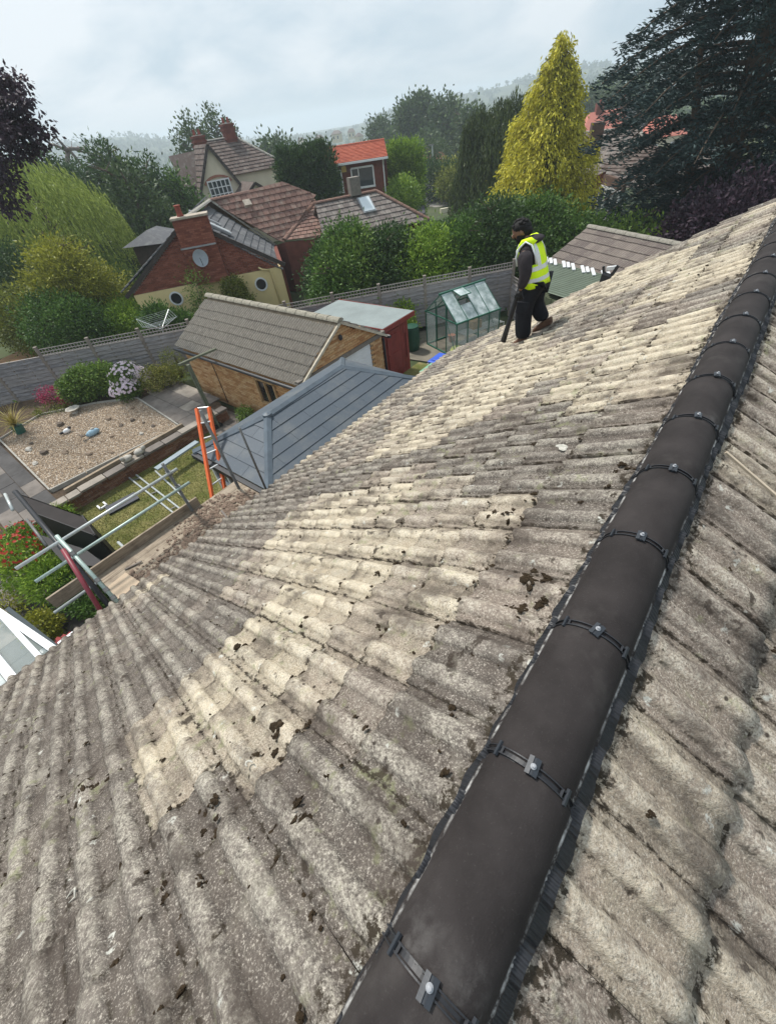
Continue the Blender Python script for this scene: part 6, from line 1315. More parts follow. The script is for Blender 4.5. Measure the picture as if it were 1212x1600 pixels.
for a, b in zip(q, q[1:]+q[:1]): MB().slab([V3(a.x, a.y, G-2.5), V3(b.x, b.y, G-2.5), V3(b.x, b.y, zeav+.1), V3(a.x, a.y, zeav+.1)], .25).build('wall', m_cream2, wh)
# front gable with window
gc_ = Fa+hu*.25+V3(0, 0, -.7); gz = gc_.z; gw = 2.1; gh_ = 3.1; go = hn*1.0
A_, B_, T__ = gc_-hu*gw+go+V3(0, 0, -.35), gc_+hu*gw+go+V3(0, 0, -.35), gc_+go+V3(0, 0, gh_-.15); 
fg = [V3(A_.x, A_.y, gz-2.6), V3(B_.x, B_.y, gz-2.6), B_, T__, A_]; MB().slab([p-go*.2 for p in fg], .2).build('gable_wall', m_cream2, wh)
for a, b in ((A_, T__), (B_, T__)): ov = (a-b).normalized()*.35; P_ = [b, a+ov, a+ov-hn*3.2, b-hn*3.6]; panel_roof(wh, P_, m_t_dkbr, .4, .5, .05, 'j', 'roof_tiles', seed=10, gap=.02); MB().beam(a+ov+hn*.06+V3(0, 0, -.05), b+hn*.06+V3(0, 0, -.05), .08, .22).build('barge_board', m_fasc, wh)
wc = gc_+go*.82+V3(0, 0, -.05); wf = MB()
for x in (-.95, -.57, -.19, .19, .57, .95): wf.frame(wc+hu*x+hn*.06, hu, hn, (0, 0, 1), .07 if abs(x) < .9 else .1, .08, 1.4)
for z in (-.7, -.23, .23, .7): wf.frame(wc+hn*.06+V3(0, 0, z), hu, hn, (0, 0, 1), 2.0, .085, .06 if abs(z) < .6 else .1)
wf = wf.build('window_frame', m_white, wh); MB().frame(wc+hn*.02, hu, hn, (0, 0, 1), 1.9, .03, 1.35).build('pane', m_glass, wf)
mb = MB(); pts = [wc+hu*(1.2*math.sin(t))+V3(0, 0, .35+.62*math.cos(t)*1.0)+hn*.05 for t in [R(-75+15*k) for k in range(11)]]
for a, b in zip(pts, pts[1:]): mb.beam(a, b, .08, .16)
mb.build('window_arch', simple('brick_arch', (.34, .15, .10), .9), wh); MB().frame(gc_+go*.82+hu*(gw-.15)+V3(0, 0, -1.35), hu, hn, (0, 0, 1), .25, .1, 2.3).build('quoin', m_redb, wh)
MB().frame(gc_+go*.82+V3(0, 0, -1.62), hu, hn, (0, 0, 1), 2.2, .12, .1).build('string_course', m_redb, wh)
for px, py, h_ in ((316, 236, 1.15), (362, 224, 1.45)):
    b = hp(px, py, D_+(1.2 if px < 330 else 2.2)); c_ = MB().frame(b+V3(0, 0, h_/2-.5), hu, hn, (0, 0, 1), .95, .8, h_+.6).build('chimney', m_redb, wh)
    for z in (.35, h_-.5, h_-.2): MB().frame(b+V3(0, 0, z), hu, hn, (0, 0, 1), 1.12, .97, .14).build('brick_band', m_redb, c_)
    MB().frame(b+V3(0, 0, h_-.13), hu, hn, (0, 0, 1), .8, .65, .1).build('chimney_cap', m_stone[2], c_)
    for s_ in (-.22, .22): MB().lathe(tuple(b+hu*s_+V3(0, 0, h_-.08)), [(.13, 0), (.1, .35), (.12, .38)], 10).build('chimney_pot', m_redr, c_)
# porch gable low right
pc = hp(402, 304, D_-5); MB().slab([pc-hu*1.3+V3(0, 0, -1.2), pc+hu*1.3+V3(0, 0, -1.2), pc+hu*1.3+V3(0, 0, -.1), pc+V3(0, 0, .75), pc-hu*1.3+V3(0, 0, -.1)], .2).build('porch_wall', m_cream2, wh)
for s_ in (-1, 1): MB().slab([pc+V3(0, 0, .85)+hn*.15, pc+hu*s_*1.6+V3(0, 0, -.25)+hn*.15, pc+hu*s_*1.6+V3(0, 0, -.25)-hn*3, pc+V3(0, 0, .85)-hn*3][::s_], .1).build('porch_roof', m_t_dkbr, wh); MB().beam(pc+V3(0, 0, .8)+hn*.2, pc+hu*s_*1.6+V3(0, 0, -.3)+hn*.2, .08, .2).build('barge_board', m_fasc, wh)
# lower left wing roof
lw = hp(300, 252, D_); MB().slab([lw+hu*1.8+V3(0, 0, .6), lw-hu*1.8+V3(0, 0, .5), lw-hu*2.0+hn*2.2+V3(0, 0, -1.6), lw+hu*1.8+hn*2.2+V3(0, 0, -1.6)][::-1], .12).build('wing_roof', m_t_dkbr, wh)
MB().box(tuple(lw+hn*.4+V3(0, 0, -2.6)), (3, 2.6, 3.0), math.atan2(hu.y, hu.x)).build('wing_wall', m_cream2, wh)
# ------------------------------ red brick house
RD = 42; rh = thing('red_brick_house', 'red brick two-storey house with bright orange-red roof and white windows', 'house', tuple(hp(565, 300, RD).xy.to_3d()+V3(0, 0, -8)))
p0, p1 = hp(505, 262, RD-.0), hp(603, 239, RD); z_ = (p0.z+p1.z)/2; p0.z = p1.z = z_; ru = (p1-p0).normalized(); rn = V3(ru.y, -ru.x, 0); rn = rn if rn.dot(CAM-p0) > 0 else -rn
r0, r1 = p0-rn*3.6+V3(0, 0, 1.75), p1-rn*3.6+V3(0, 0, 1.75)
r0, r1 = hp(508, 233, RD+3.2), hp(598, 217, RD+3.2); r0.z = r1.z = (r0.z+r1.z)/2
panel_roof(rh, [r0, p0+rn*.3, p1+rn*.3+ru*.1, r1+ru*.1], m_t_red, .3, .3, .03, 'j', 'roof_tiles', seed=12, gap=.01); rcap(rh, [r0, r1+ru*.1], simple('red_ridge', (.40, .10, .06), .9), .13)
w0, w1 = p0-rn*.15, p1-rn*.15; MB().slab([V3(w0.x, w0.y, G-2), V3(w1.x, w1.y, G-2), w1, w0], .25).build('wall', m_redb, rh); e1 = V3(r1.x, r1.y, 0); MB().slab([V3(w1.x, w1.y, G-2), V3(w1.x, w1.y, G-2)-rn*6.5, w1-rn*6.5, r1+V3(0, 0, -.1), w1], .25).build('gable_wall', m_redb, rh)
MB().beam(p0+rn*.4+V3(0, 0, -.08), p1+rn*.4+ru*.1+V3(0, 0, -.08), .14, .13).build('gutter', m_white, rh); MB().tube([p1+rn*.3-ru*.3+V3(0, 0, -.15), p1+rn*.02-ru*.3+V3(0, 0, -.5), V3(p1.x, p1.y, G)+rn*.02-ru*.3], .05, 8).build('downpipe', m_white, rh)
for px, py, w__, h__ in ((567, 277, 1.75, 1.25), (526, 285, .9, 1.35)):
    c = hp(px, py, RD-.2); c = c-rn*((c-w0).dot(rn))+rn*.02; f_ = MB()
    for a, b, ww, hh in ((0, h__/2, w__, .11), (0, -h__/2, w__+.15, .13), (-w__/2, 0, .11, h__), (w__/2, 0, .11, h__), (-w__*.18, 0, .08, h__)): f_.frame(c+ru*a+V3(0, 0, b)+rn*.04, ru, rn, (0, 0, 1), ww, .09, hh)
    f_ = f_.build('window_frame', m_white, rh); MB().frame(c+rn*.0, ru, rn, (0, 0, 1), w__-.1, .03, h__-.1).build('pane', m_glass, f_)
c = hp(537, 264, RD-.2); MB().frame(c-rn*((c-w0).dot(rn))+rn*.12, ru, rn, (0, 0, 1), .38, .2, .38).build('alarm_box', simple('alarm_yellow', (.6, .42, .12), .6), rh)
# ------------------------------ right-hand house group behind the golden conifer
HD = 40; gh2 = thing('grey_tiled_house', 'brick house with large grey-brown tiled roofs and white windows left of the cedar', 'house', tuple(hp(960, 290, HD).xy.to_3d()+V3(0, 0, -7)))
a = hp(931, 208, HD+6); b = hp(1000, 196, HD+5); a.z = b.z = (a.z+b.z)/2; gu = (b-a).normalized(); gn = V3(gu.y, -gu.x, 0); gn = gn if gn.dot(CAM-a) > 0 else -gn; gd = V3(0, 0, -2.9)
panel_roof(gh2, [a-gu*2, a-gu*2+gn*4+gd, b+gu*3.2+gn*4+gd, b], m_t_grey, .36, .36, .04, 'j', 'roof_tiles', seed=13, gap=.02); rcap(gh2, [a-gu*2, b, b+gu*3.2+gn*4+gd], m_rid_g, .13)
a2 = hp(953, 222, HD-2); b2 = hp(998, 223, HD-2.5); e2 = hp(936, 262, HD-4); f2 = hp(985, 275, HD-6); g2 = hp(928, 262, HD-1)
MB().slab([a2, g2, e2, b2], .1, (0, 0, 1)).build('roof_hip', m_t_grey, gh2); panel_roof(gh2, [a2, e2, b2], m_t_grey, .36, .36, .04, 'j', 'roof_tiles', seed=14, gap=.02); panel_roof(gh2, [b2, e2, f2, b2+(f2-e2)], m_t_dkbr, .36, .36, .04, 'j', 'roof_tiles', seed=15, gap=.02)
cL = hp(928, 224, HD+1); MB().box(tuple(cL), (.8, .8, 2.2), .5).build('chimney', simple('brown_chimney', (.12, .075, .06), .9), gh2)
wp1, wp2 = hp(915, 283, HD-3.5), hp(944, 268, HD-4.2); MB().slab([V3(wp1.x, wp1.y, -9), V3(wp2.x, wp2.y, -9), wp2, wp1], .2).build('wall', m_redb, gh2)
w2a, w2b = hp(943, 272, HD-4.3), hp(975, 282, HD-7); MB().slab([V3(w2a.x, w2a.y, -9), V3(w2b.x, w2b.y, -9), w2b, w2a], .2).build('wall', simple('brown_wall', (.13, .08, .06), .9), gh2)
wu2 = (w2b-w2a).normalized(); wu2.z = 0; wn2 = V3(wu2.y, -wu2.x, 0); wn2 = wn2 if wn2.dot(CAM-w2a) > 0 else -wn2
for k in range(3):
    c = w2a+wu2*(.5+1.0*k)+V3(0, 0, -1.3)+wn2*.08; f_ = MB()
    for x, z, ww, hh in ((0, .75, .9, .1), (0, -.75, .9, .12), (-.42, 0, .1, 1.5), (.42, 0, .1, 1.5)): f_.frame(c+wu2*x+V3(0, 0, z), wu2, wn2, (0, 0, 1), ww, .09, hh)
    f_ = f_.build('window_frame', m_white, gh2); MB().frame(c-wn2*.02, wu2, wn2, (0, 0, 1), .8, .03, 1.4).build('pane', m_glass, f_)
c = hp(928, 290, HD-3.6); MB().box(tuple(c), (1.4, .3, .15), .8).build('white_sill', m_white, gh2)
# roof glimpsed behind the cedar trunk
bh = thing('bungalow_behind_cedar', 'brown tiled roof glimpsed through the cedar branches left of its trunk', 'house', tuple(hp(1070, 290, 40).xy.to_3d()+V3(0, 0, -7))); a = hp(1050, 235, 42); b = hp(1130, 225, 42); a.z = b.z; uu_ = (b-a).normalized(); nn_ = V3(uu_.y, -uu_.x, 0); nn_ = nn_ if nn_.dot(CAM-a) > 0 else -nn_
panel_roof(bh, [a, a+nn_*4.5+V3(0, 0, -2.6), b+nn_*4.5+V3(0, 0, -2.6), b], m_t_grey, .36, .36, .04, 'j', 'roof_tiles', seed=16, gap=.02); MB().slab([V3(*(a+nn_*4).xy, -8), V3(*(b+nn_*4).xy, -8), b+nn_*4+V3(0, 0, -2.5), a+nn_*4+V3(0, 0, -2.5)], .2).build('wall', m_redb, bh)
def hiphouse(nm, lab, px, py, D, wpx, hpx, m, wallm, chim=True, ang=.3, group=None):
    t = hp(px, py, D); s_ = D*wpx/F_PX; h_ = D*hpx/F_PX; t_ = thing(nm, lab, 'house', (t.x, t.y, t.z-h_-3), group); cs, sn_ = math.cos(ang), math.sin(ang)
    def p(a, b, z): return V3(t.x+a*cs-b*sn_, t.y+a*sn_+b*cs, t.z+z)
    ra, rb2 = p(-s_*.24, 0, 0), p(s_*.24, 0, 0); c4 = [p(-s_/2, -s_*.4, -h_), p(s_/2, -s_*.4, -h_), p(s_/2, s_*.4, -h_), p(-s_/2, s_*.4, -h_)]
    MB().add([ra, rb2, *c4], [(0, 2, 3, 1), (1, 3, 4), (1, 4, 5, 0), (0, 5, 2)]).build('roof', m, t_)
    MB().box(tuple(p(0, 0, -h_-1.5)), (s_*.9, s_*.7, 3), ang).build('wall', wallm, t_)
    for k in (-1, 1): w_ = MB().box(tuple(p(k*s_*.22, -s_*.355, -h_-1.2)), (s_*.14, .12, 1.2), ang).build('window_frame', m_white, t_); MB().box(tuple(p(k*s_*.22, -s_*.36, -h_-1.2)), (s_*.11, .14, 1.0), ang).build('pane', m_glass, w_)
    if chim: c = MB().box(tuple(p(-s_*.1, 0, .1)), (1.0, .8, 1.5), ang).build('chimney', m_redb, t_); MB().lathe(tuple(p(-s_*.1, 0, .85)), [(.18, 0), (.15, .35)], 8).build('chimney_pot', m_redr, c)
    return t_
hiphouse('pink_roofed_house', 'distant house with salmon pink hipped roof right of the golden conifer', 945, 172, 85, 62, 21, m_t_pink, m_cream2, ang=.7)
hiphouse('red_roofed_house', 'distant house with bright red roof seen through the cedar branches', 1040, 180, 85, 40, 15, m_t_pink, m_cream2, False, .6)
hiphouse('slate_roofed_house', 'distant grey slate roof just behind the salmon pink roof', 980, 162, 100, 40, 18, m_t_slate, m_cream2, True, .5)
hiphouse('small_pink_roof_house', 'distant pink hipped roof behind the lamp post down the road', 676, 238, 105, 44, 14, m_t_pink, m_cream2, True, .7)
hiphouse('hidden_white_house', 'small tiled roof and white wall glimpsed behind the weeping willow', 165, 292, 60, 50, 16, m_t_brown, m_white, False, .9)
hiphouse('white_walled_house', 'white house wall glimpsed right of the cream house behind the dark cypress', 440, 262, 66, 36, 9, m_t_slate, m_white, False, .9)
for k, (px, py, D, w_) in enumerate(((525, 203, 260, 11), (548, 200, 300, 9), (498, 210, 280, 10), (470, 214, 330, 8), (560, 207, 240, 9))): hiphouse('valley_house', ['small pale hazy house, nearest to the tall trees on the valley side', 'tiny hazy house beside the round tree in the valley', 'small hazy house in the middle of the valley', 'tiny pale house left of the others in the valley', 'small house low in the valley above the orange-red roof'][k], px, py, D, w_, 3, m_t_grey, m_cream2, False, .4+.3*k, 'far houses in the valley')
# shed roof and lawn furniture far left, timber decking behind the fence
dk = thing('timber_decking', 'orange-brown timber decking behind the left end of the fence', 'decking', (-27.5, 3.2, G)); m_dk = simple('orange_decking', (.36, .20, .09), .8, .2, 5, .2)
for k in range(16): MB().box((-29.5+.28*k, 3.1, G+.12), (.25, 3.0, .05), .35).build('deck_board', m_dk, dk)
sh2 = MB().slab([(-32, 2.6, -4.1), (-30.2, 2.6, -4.1), (-29.0, 5.2, -3.9), (-31.0, 6.0, -3.9)], .12).build('shed_roof', simple('blue_grey_felt', (.19, .22, .26), .8), base=(-30.5, 4, -4.1)); tag(sh2, 'flat blue-grey shed roof at the left frame edge behind the hedge', 'shed')
# ------------------------------ road, lamp post, railings down the hill
m_road = simple('asphalt', (.075, .075, .08), .9, .15, 2, .2)
def lz(p, up=.0): return V3(p.x, p.y, up)
rz = -7.75; rp = [hp(600, 340, 40), hp(700, 345, 42), hp(740, 312, 62), hp(690, 292, 75), hp(668, 292, 75), hp(655, 310, 60)]
def gz(px, py, z): d = _m @ Vector(((px-606)/F_PX, -(py-800)/F_PX, -1)); t = (z-CAM.z)/d.z; return CAM+d*t
MB().slab([gz(590, 350, rz), gz(720, 350, rz), gz(760, 318, rz), gz(705, 296, rz), gz(664, 288, rz), gz(650, 318, rz)], .5, (0, 0, 1)).build('road', m_road, kind='structure')
MB().slab([gz(662, 318, rz+.12), gz(745, 345, rz+.12), gz(765, 325, rz+.12), gz(700, 302, rz+.12)], .12, (0, 0, 1)).build('pavement', m_conc, kind='structure')
lp = gz(677, 299, rz); lpt = thing('lamp_post', 'tall thin grey street lamp standing on the road corner beyond the square hedge tree', 'street lamp', tuple(lp)); MB().tube([lp, lp+V3(0, 0, 4.9)], [.11, .07], 8).build('column', m_galv, lpt); MB().box(tuple(lp+V3(-.2, 0, 4.95)), (.7, .25, .14), .5).build('lantern', m_cpl, lpt)
lp = gz(692, 288, rz); lpt = thing('sign_pole', 'thin pale pole right of the street lamp against the yellow hedge', 'pole', tuple(lp)); MB().tube([lp, lp+V3(0, 0, 2.9)], .06, 8).build('pole', m_galv, lpt); MB().box(tuple(lp+V3(0, 0, 2.95)), (.14, .14, .12)).build('finial', m_galv, lpt)
rl_ = thing('road_railing', 'low black metal railing along the road beside the pavement', 'railing', tuple(gz(700, 318, rz))); a, b = gz(662, 306, rz), gz(708, 322, rz)
for k in range(18): p = a.lerp(b, k/17); MB().tube([p, p+V3(0, 0, 1.0)], .03, 5).build('bar', m_black, rl_)
for z in (.1, 1.0): MB().tube([a+V3(0, 0, z), b+V3(0, 0, z)], .035, 5).build('rail', m_black, rl_)
gf = thing('grey_board_fence', 'dark grey close-boarded fence curving round the road corner', 'fence', tuple(gz(705, 305, rz))); m_gf = simple('grey_fence_paint', (.10, .105, .11), .85)
a, b, c = gz(678, 304, rz), gz(722, 311, rz), gz(736, 300, rz)
for p, q in ((a, b), (b, c)):
    n_ = max(3, int((q-p).length/.3))
    for k in range(n_): o_ = p.lerp(q, (k+.5)/n_); MB().frame(o_+V3(0, 0, .85), (q-p).normalized(), V3(0, 0, 1).cross((q-p).normalized()), (0, 0, 1), (q-p).length/n_*.92, .05, 1.7+.04*(k % 2)).build('fence_board', m_gf, gf)
hy = thing('low_green_bank', 'low bright clipped hedge top behind the grey board fence', 'hedge', tuple(gz(708, 298, rz))); c = gz(708, 296, rz+1.5); P, A_2 = clumps([(tuple(c), (2.0, 1.5, .7))], 400, 6, .25, 70); foliage('foliage', leaves(P, A_2, .25, .16, 70), LEAF['bright'], hy)
ww_ = gz(730, 322, rz+1.2); tag(MB().beam(gz(688, 330, rz+.8), gz(752, 318, rz+.8), .3, .45).build('white_wall', m_cream2, base=tuple(ww_)), 'low white wall beside the road half hidden behind the hedges', 'wall')
fr_ = MB().slab([gz(622, 323, -5.4), gz(662, 312, -5.4), gz(664, 332, -5.4), gz(640, 345, -5.4)][::1], .3, (0, 0, 1)).build('flat_roof', simple('dark_flat_roof', (.07, .07, .08), .85), base=tuple(gz(645, 325, -5.4))); tag(fr_, 'dark flat garage roof between the hipped roof and the square hedge tree', 'garage')
# ================================================================ trees and hedges
def P3(px, py, D): return tuple(hp(px, py, D))
def B(px, py, D, rx, ry=None, rz=None): return (P3(px, py, D), (rx, ry or rx, rz or rx))
def base_at(px, D, z): p = hp(px, 300, D); return (p.x, p.y, z)
F_ = Vector(FP).to_3d(); fN = Vector((-_fd.y, _fd.x, 0))
def behind(t, d): q = F_+_fd*t+fN*d; return q
# hedge shrubs behind the fence, left to right
HS = [(12.0, 1.5, 1.2, -3.0, 'laurel', 'dense dark green shrub beside the neighbour\'s cream wall, first of the hedge behind the fence'),
      (11.9, 3.6, 1.35, -2.75, 'dark', 'dark shrub just in front of the brown-red tiled roof corner right of the cream wall'),
      (12.6, 2.9, 1.6, -2.0, 'laurel', 'large dense laurel-like shrub behind the fence right of the cream wall'),
      (12.7, 2.2, 1.7, -2.35, 'mid', 'bushy mid green fruit tree behind the trellis fence above the red shed'),
      (14.3, 2.4, 1.8, -2.35, 'dark', 'dark leafy tree behind the trellis fence left of the light green one'),
      (15.9, 2.0, 1.5, -2.5, 'bright', 'light yellow-green shrub above the greenhouse behind the fence'),
      (17.5, 2.6, 1.7, -2.6, 'laurel', 'dark green tree behind the fence just left of the worker'),
      (19.4, 3.0, 2.0, -2.1, 'dark', 'big dark green tree directly behind the worker'),
      (21.5, 3.0, 1.9, -2.3, 'laurel', 'leafy green tree behind the worker\'s right shoulder')]
for k, (t, d, r_, zt_, lf, lab) in enumerate(HS):
    q = behind(t, d); h_ = zt_-G; g_ = random.Random(k)
    bl = [((q.x, q.y, G+h_*.55), (r_, r_, h_*.42)), ((q.x+.5, q.y-.5, G+h_*.35), (r_*.8, r_*.8, h_*.32)), ((q.x-.5, q.y+.6, G+h_*.62), (r_*.75, r_*.75, h_*.36)), ((q.x+.3, q.y+.4, G+h_*.8), (r_*.5, r_*.5, h_*.22))]
    tree('hedge_tree', lab, 'tree', (q.x, q.y, G), bl, lf, 2300, 9, .17, .15, .07, 200+k, 'shrubs and small trees behind the trellis fence', .09, nb=9, shell=.55)
for k, (px, py, D, r_, zt_, lf, lab) in enumerate(((930, 345, 24, 2.2, 0, 'laurel', 'spreading green shrub mass above the ridge of the right-hand tiled garage'), (1000, 352, 23, 1.7, 0, 'mid', 'olive green shrub right of the garage ridge below the cedar'), (1045, 372, 22, 1.0, 0, 'bright', 'small bright green shrub at the right end of the tiled garage ridge'), (880, 330, 26, 2.2, 0, 'laurel', 'green tree at the foot of the golden conifer right of the worker'), (780, 320, 27, 2.3, 0, 'mid', 'mid green tree at the left foot of the golden conifer'))):
    c = hp(px, py, D); h_ = c.z-G; tree('garden_tree', lab, 'tree', (c.x, c.y, G), [((c.x, c.y, c.z-1.6), (r_, r_, 2.0)), ((c.x+.8, c.y-.6, c.z-2.3), (r_*.9, r_*.9, 1.6)), ((c.x-.7, c.y+.4, c.z-1.2), (r_*.6, r_*.6, 1.1))], lf, 2200, 9, .19, .17, .08, 230+k, None, .1, nb=8)
# left: hedge behind the fence
for k, (px, py, D, rx, ry, rz_, lf, lab) in enumerate(((95, 505, 25.5, 2.4, 1.6, 1.3, 'laurel', 'long green hedge bush behind the left fence beside the decking'), (190, 500, 25.5, 1.8, 1.4, .75, 'bright', 'trimmed brighter green hedge behind the fence below the brick gable'), (40, 500, 28, 2.2, 1.6, 1.5, 'olive', 'loose olive green bush above the decking at the left'), (150, 500, 27, 1.8, 1.5, 1.2, 'laurel', 'dark leafy bush in the middle of the left hedge'), (250, 503, 22.5, .7, .7, .55, 'laurel', 'small dark bush in front of the left round window'), (15, 455, 31, 2.0, 2.0, 2.6, 'dark', 'dark tall shrub at the left frame edge below the willow'))):
    c = hp(px, py, D); c.z = max(c.z, G+rz_*.8); bush('hedge_bush', lab, 'bush', (c.x, c.y, G), [(tuple(c), (rx, ry, rz_)), ((c.x+.6, c.y+.7, c.z-.3), (rx*.7, ry*.7, rz_*.8))], lf, 2400, 8, .16, .14, .06, 250+k, 'hedge bushes behind the left fence')
c = hp(105, 440, 27); tree('golden_shrub', 'golden-yellow leaved large shrub in front of the weeping willow', 'tree', (c.x, c.y, G), [((c.x, c.y, c.z), (1.9, 1.9, 1.35)), ((c.x+.4, c.y+1.2, c.z-.5), (1.3, 1.3, 1.0)), ((c.x-.3, c.y-.9, c.z-.2), (1.1, 1.1, .9)), ((c.x, c.y+.2, c.z+1.0), (1.2, 1.2, .7))], 'yellow', 1500, 9, .22, .17, .06, 261, None, .08, nb=12, spread=1.8, shell=.3)
c = hp(250, 415, 33); bush('olive_garden_shrub', 'olive green shrub between willow and the brick gable verge', 'bush', (c.x-1.5, c.y-1.5, G), [((c.x-3, c.y-2.5, c.z-.5), (1.8, 1.8, 1.6)), ((c.x-1.8, c.y-3.4, c.z-1.0), (1.5, 1.5, 1.3))], 'mid', 1500, 8, .2, .18, .06, 262)
c = at(WLen*.44, G, .9); tree('climbing_rose', 'thin straggly climber in front of the cream wall under the chimney', 'climber', tuple(c), [((c.x, c.y, -3.9), (.5, .6, 1.0)), ((c.x+.2, c.y-.3, -4.6), (.6, .5, .8))], 'mid', 260, 5, .14, .12, .05, 263, None, .03, nb=8, spread=.6)
c = at(WLen*.66, G, .8); bush('clipped_climber', 'dense round olive climber against the cream wall left of the right round window', 'bush', tuple(c), [((c.x, c.y, -4.15), (.55, .6, .6)), ((c.x+.2, c.y+.1, -4.8), (.6, .6, .7))], 'olive', 900, 7, .09, .10, .05, 264)
# weeping willow: dome of hanging strands
c = hp(92, 385, 36); wt = thing('weeping_willow', 'large pale green weeping willow dome on the left', 'tree', (c.x, c.y, G-.5)); trunk(MB(), (c.x, c.y, G-.5), (c.x, c.y, c.z+2), .28, random.Random(3), 9, 2.6).build('trunk', m_bark, wt, smooth=True)
g = np.random.default_rng(31); P = []; A_2 = []; RW = 4.15
for _ in range(1500):
    a = g.uniform(0, 6.28); k = g.random()**.45; r_ = RW*k; z0 = c.z+4.0*math.sqrt(max(0, 1-k*k*.93))-.2+g.normal(0, .2); x0, y0 = c.x+r_*math.cos(a)+g.normal(0, .12), c.y+r_*math.sin(a)*1.0; L_ = g.uniform(1.2, 4.2)*(.4+.6*k); n_ = int(L_/.13); dr = g.normal(0, .10, 2)+np.array([math.cos(a), math.sin(a)])*.12
    for q in range(n_): s_ = q/n_; P.append((x0+dr[0]*s_*L_, y0+dr[1]*s_*L_, z0-s_*L_+.35*math.sin(s_*1.4)*(1-s_))); A_2.append((dr[0]*2, dr[1]*2, -1.0))
foliage('crown', leaves(np.array(P), np.array(A_2), .24, .065, 32, .38), LEAF['willow'], wt)
# dark trees left, poplars, purple beech
for k, (px, py, D, rr, lf, lab, hh) in enumerate(((165, 262, 46, 2.6, 'dark', 'dark pointed green tree right of the dead tree', 2.9), (235, 290, 44, 3.2, 'dark', 'large dark green tree behind the chimney stack', 3.4), (285, 305, 43, 2.0, 'laurel', 'deep green tree touching the cream house', 2.6), (205, 300, 40, 2.6, 'far', 'mid dark tree between willow and neighbour bungalow', 3.2), (60, 262, 48, 3.0, 'dark', 'dark broad tree behind the willow on the left', 2.0), (10, 285, 44, 3.0, 'dark', 'dark tree mass at the left frame edge behind the willow', 2.8), (125, 280, 52, 2.4, 'dark', 'dark low tree directly behind the willow crown', 2.0))):
    c = hp(px, py, D); c.z -= hh*.45; tree('dark_tree', lab, 'tree', (c.x, c.y, G-1.5), [((c.x, c.y, c.z-1.0), (rr, rr, hh)), ((c.x+rr*.5, c.y-rr*.5, c.z-2.4), (rr*.8, rr*.8, hh*.8)), ((c.x-rr*.4, c.y-rr*.3, c.z-2.0), (rr*.8, rr*.8, hh*.8)), ((c.x+g.uniform(-.4, .4), c.y, c.z+hh*.55), (rr*.45, rr*.45, hh*.5)), ((c.x+rr*.3, c.y+rr*.5, c.z-3.4), (rr, rr, hh*.9))], lf, 1900, 9, .34, .30, .13, 270+k, 'dark trees left of the cream house', .2, nb=10, spread=2)
for k, (px, py, D, w_, h_, lab) in enumerate(((300, 222, 78, 2.4, 4.6, 'tall loose poplar-like tree behind the left chimney of the cream house'), (342, 214, 80, 2.5, 4.8, 'tall loose poplar-like tree behind the right chimney of the cream house'))):
    c = hp(px, py, D); tree('tall_loose_tree', lab, 'tree', (c.x, c.y, -9), [((c.x, c.y, c.z-1), (w_*.6, w_*.6, h_*.9)), ((c.x-w_*.4, c.y-w_*.5, c.z-2), (w_*.45, w_*.45, h_*.7)), ((c.x+w_*.4, c.y+w_*.5, c.z-1.5), (w_*.45, w_*.45, h_*.8)), ((c.x, c.y, c.z-4.5), (w_, w_, 2.6))], 'far', 560, 9, .42, .42, .24, 290+k, None, .25, nb=16, spread=2.2, shell=.35)
c = hp(-60, 215, 21); g = np.random.default_rng(55)
pb = thing('purple_beech', 'dark purple-leaved tree reaching in at the upper left edge', 'tree', (c.x-.5, c.y-6.5, G)); mb = trunk(MB(), (c.x-.5, c.y-6.5, G), (c.x-.6, c.y-2.4, c.z+2.4), .2, random.Random(8), 3, .8)
lb = []; S_ = hp(-30, 250, 20.5)
for (px, py, D) in ((18, 118, 20), (35, 150, 19.5), (62, 196, 19.5), (50, 215, 20), (30, 235, 20), (10, 150, 20), (5, 200, 19), (28, 185, 20), (8, 270, 20), (-5, 120, 21), (42, 190, 20)):
    e_ = hp(px, py, D); mid = S_.lerp(e_, .55)+Vector((0, 0, .45)); mb.tube([S_, mid, e_], [.07, .04, .012], 6); lb += [(tuple(e_-Vector((0, 0, .12))), (.34, .40, .22)), (tuple(mid.lerp(e_, .5)), (.38, .42, .24))]
q_ = hp(-22, 270, 21); lb += [(tuple(q_), (.9, .9, 1.3)), (tuple(hp(-25, 190, 21)), (.8, .8, .9))]
mb.build('trunk', m_bark, pb, smooth=True); P, A_2 = clumps(lb, 1000, 8, .11, 56, .15); A_2[:, 2] -= .5; foliage('crown', leaves(P, A_2, .13, .075, 57), LEAF['purple'], pb)
# dead tree
c = hp(105, 262, 60); dt = thing('dead_tree', 'bare dead tree with two spreading limbs against the sky', 'tree', (c.x, c.y, -8)); mb = MB(); T2 = hp(106, 233, 60); mb.tube([(c.x, c.y, -8), tuple(c), tuple(T2)], [.28, .24, .2], 8); r9 = random.Random(4)
for path in (((106, 233), (112, 231), (125, 236), (145, 240), (160, 250)), ((106, 235), (95, 222), (87, 213), (80, 219)), ((108, 234), (118, 245), (128, 258), (136, 268)), ((106, 236), (90, 228), (78, 224)), ((125, 236), (122, 229)), ((110, 232), (130, 232), (150, 244))):
    pts = [hp(px, py, 60+r9.uniform(-.6, .6)) for px, py in path]; mb.tube(pts, [max(.03, .15-.035*i) for i in range(len(pts))], 6)
    for p in pts[1:]:
        for _ in range(2): mb.tube([p, p+Vector((r9.gauss(0, .5), r9.gauss(0, .5), r9.uniform(-.3, .7)))], [.04, .012], 4, False)
mb.build('trunk', m_bark_g, dt, smooth=True)
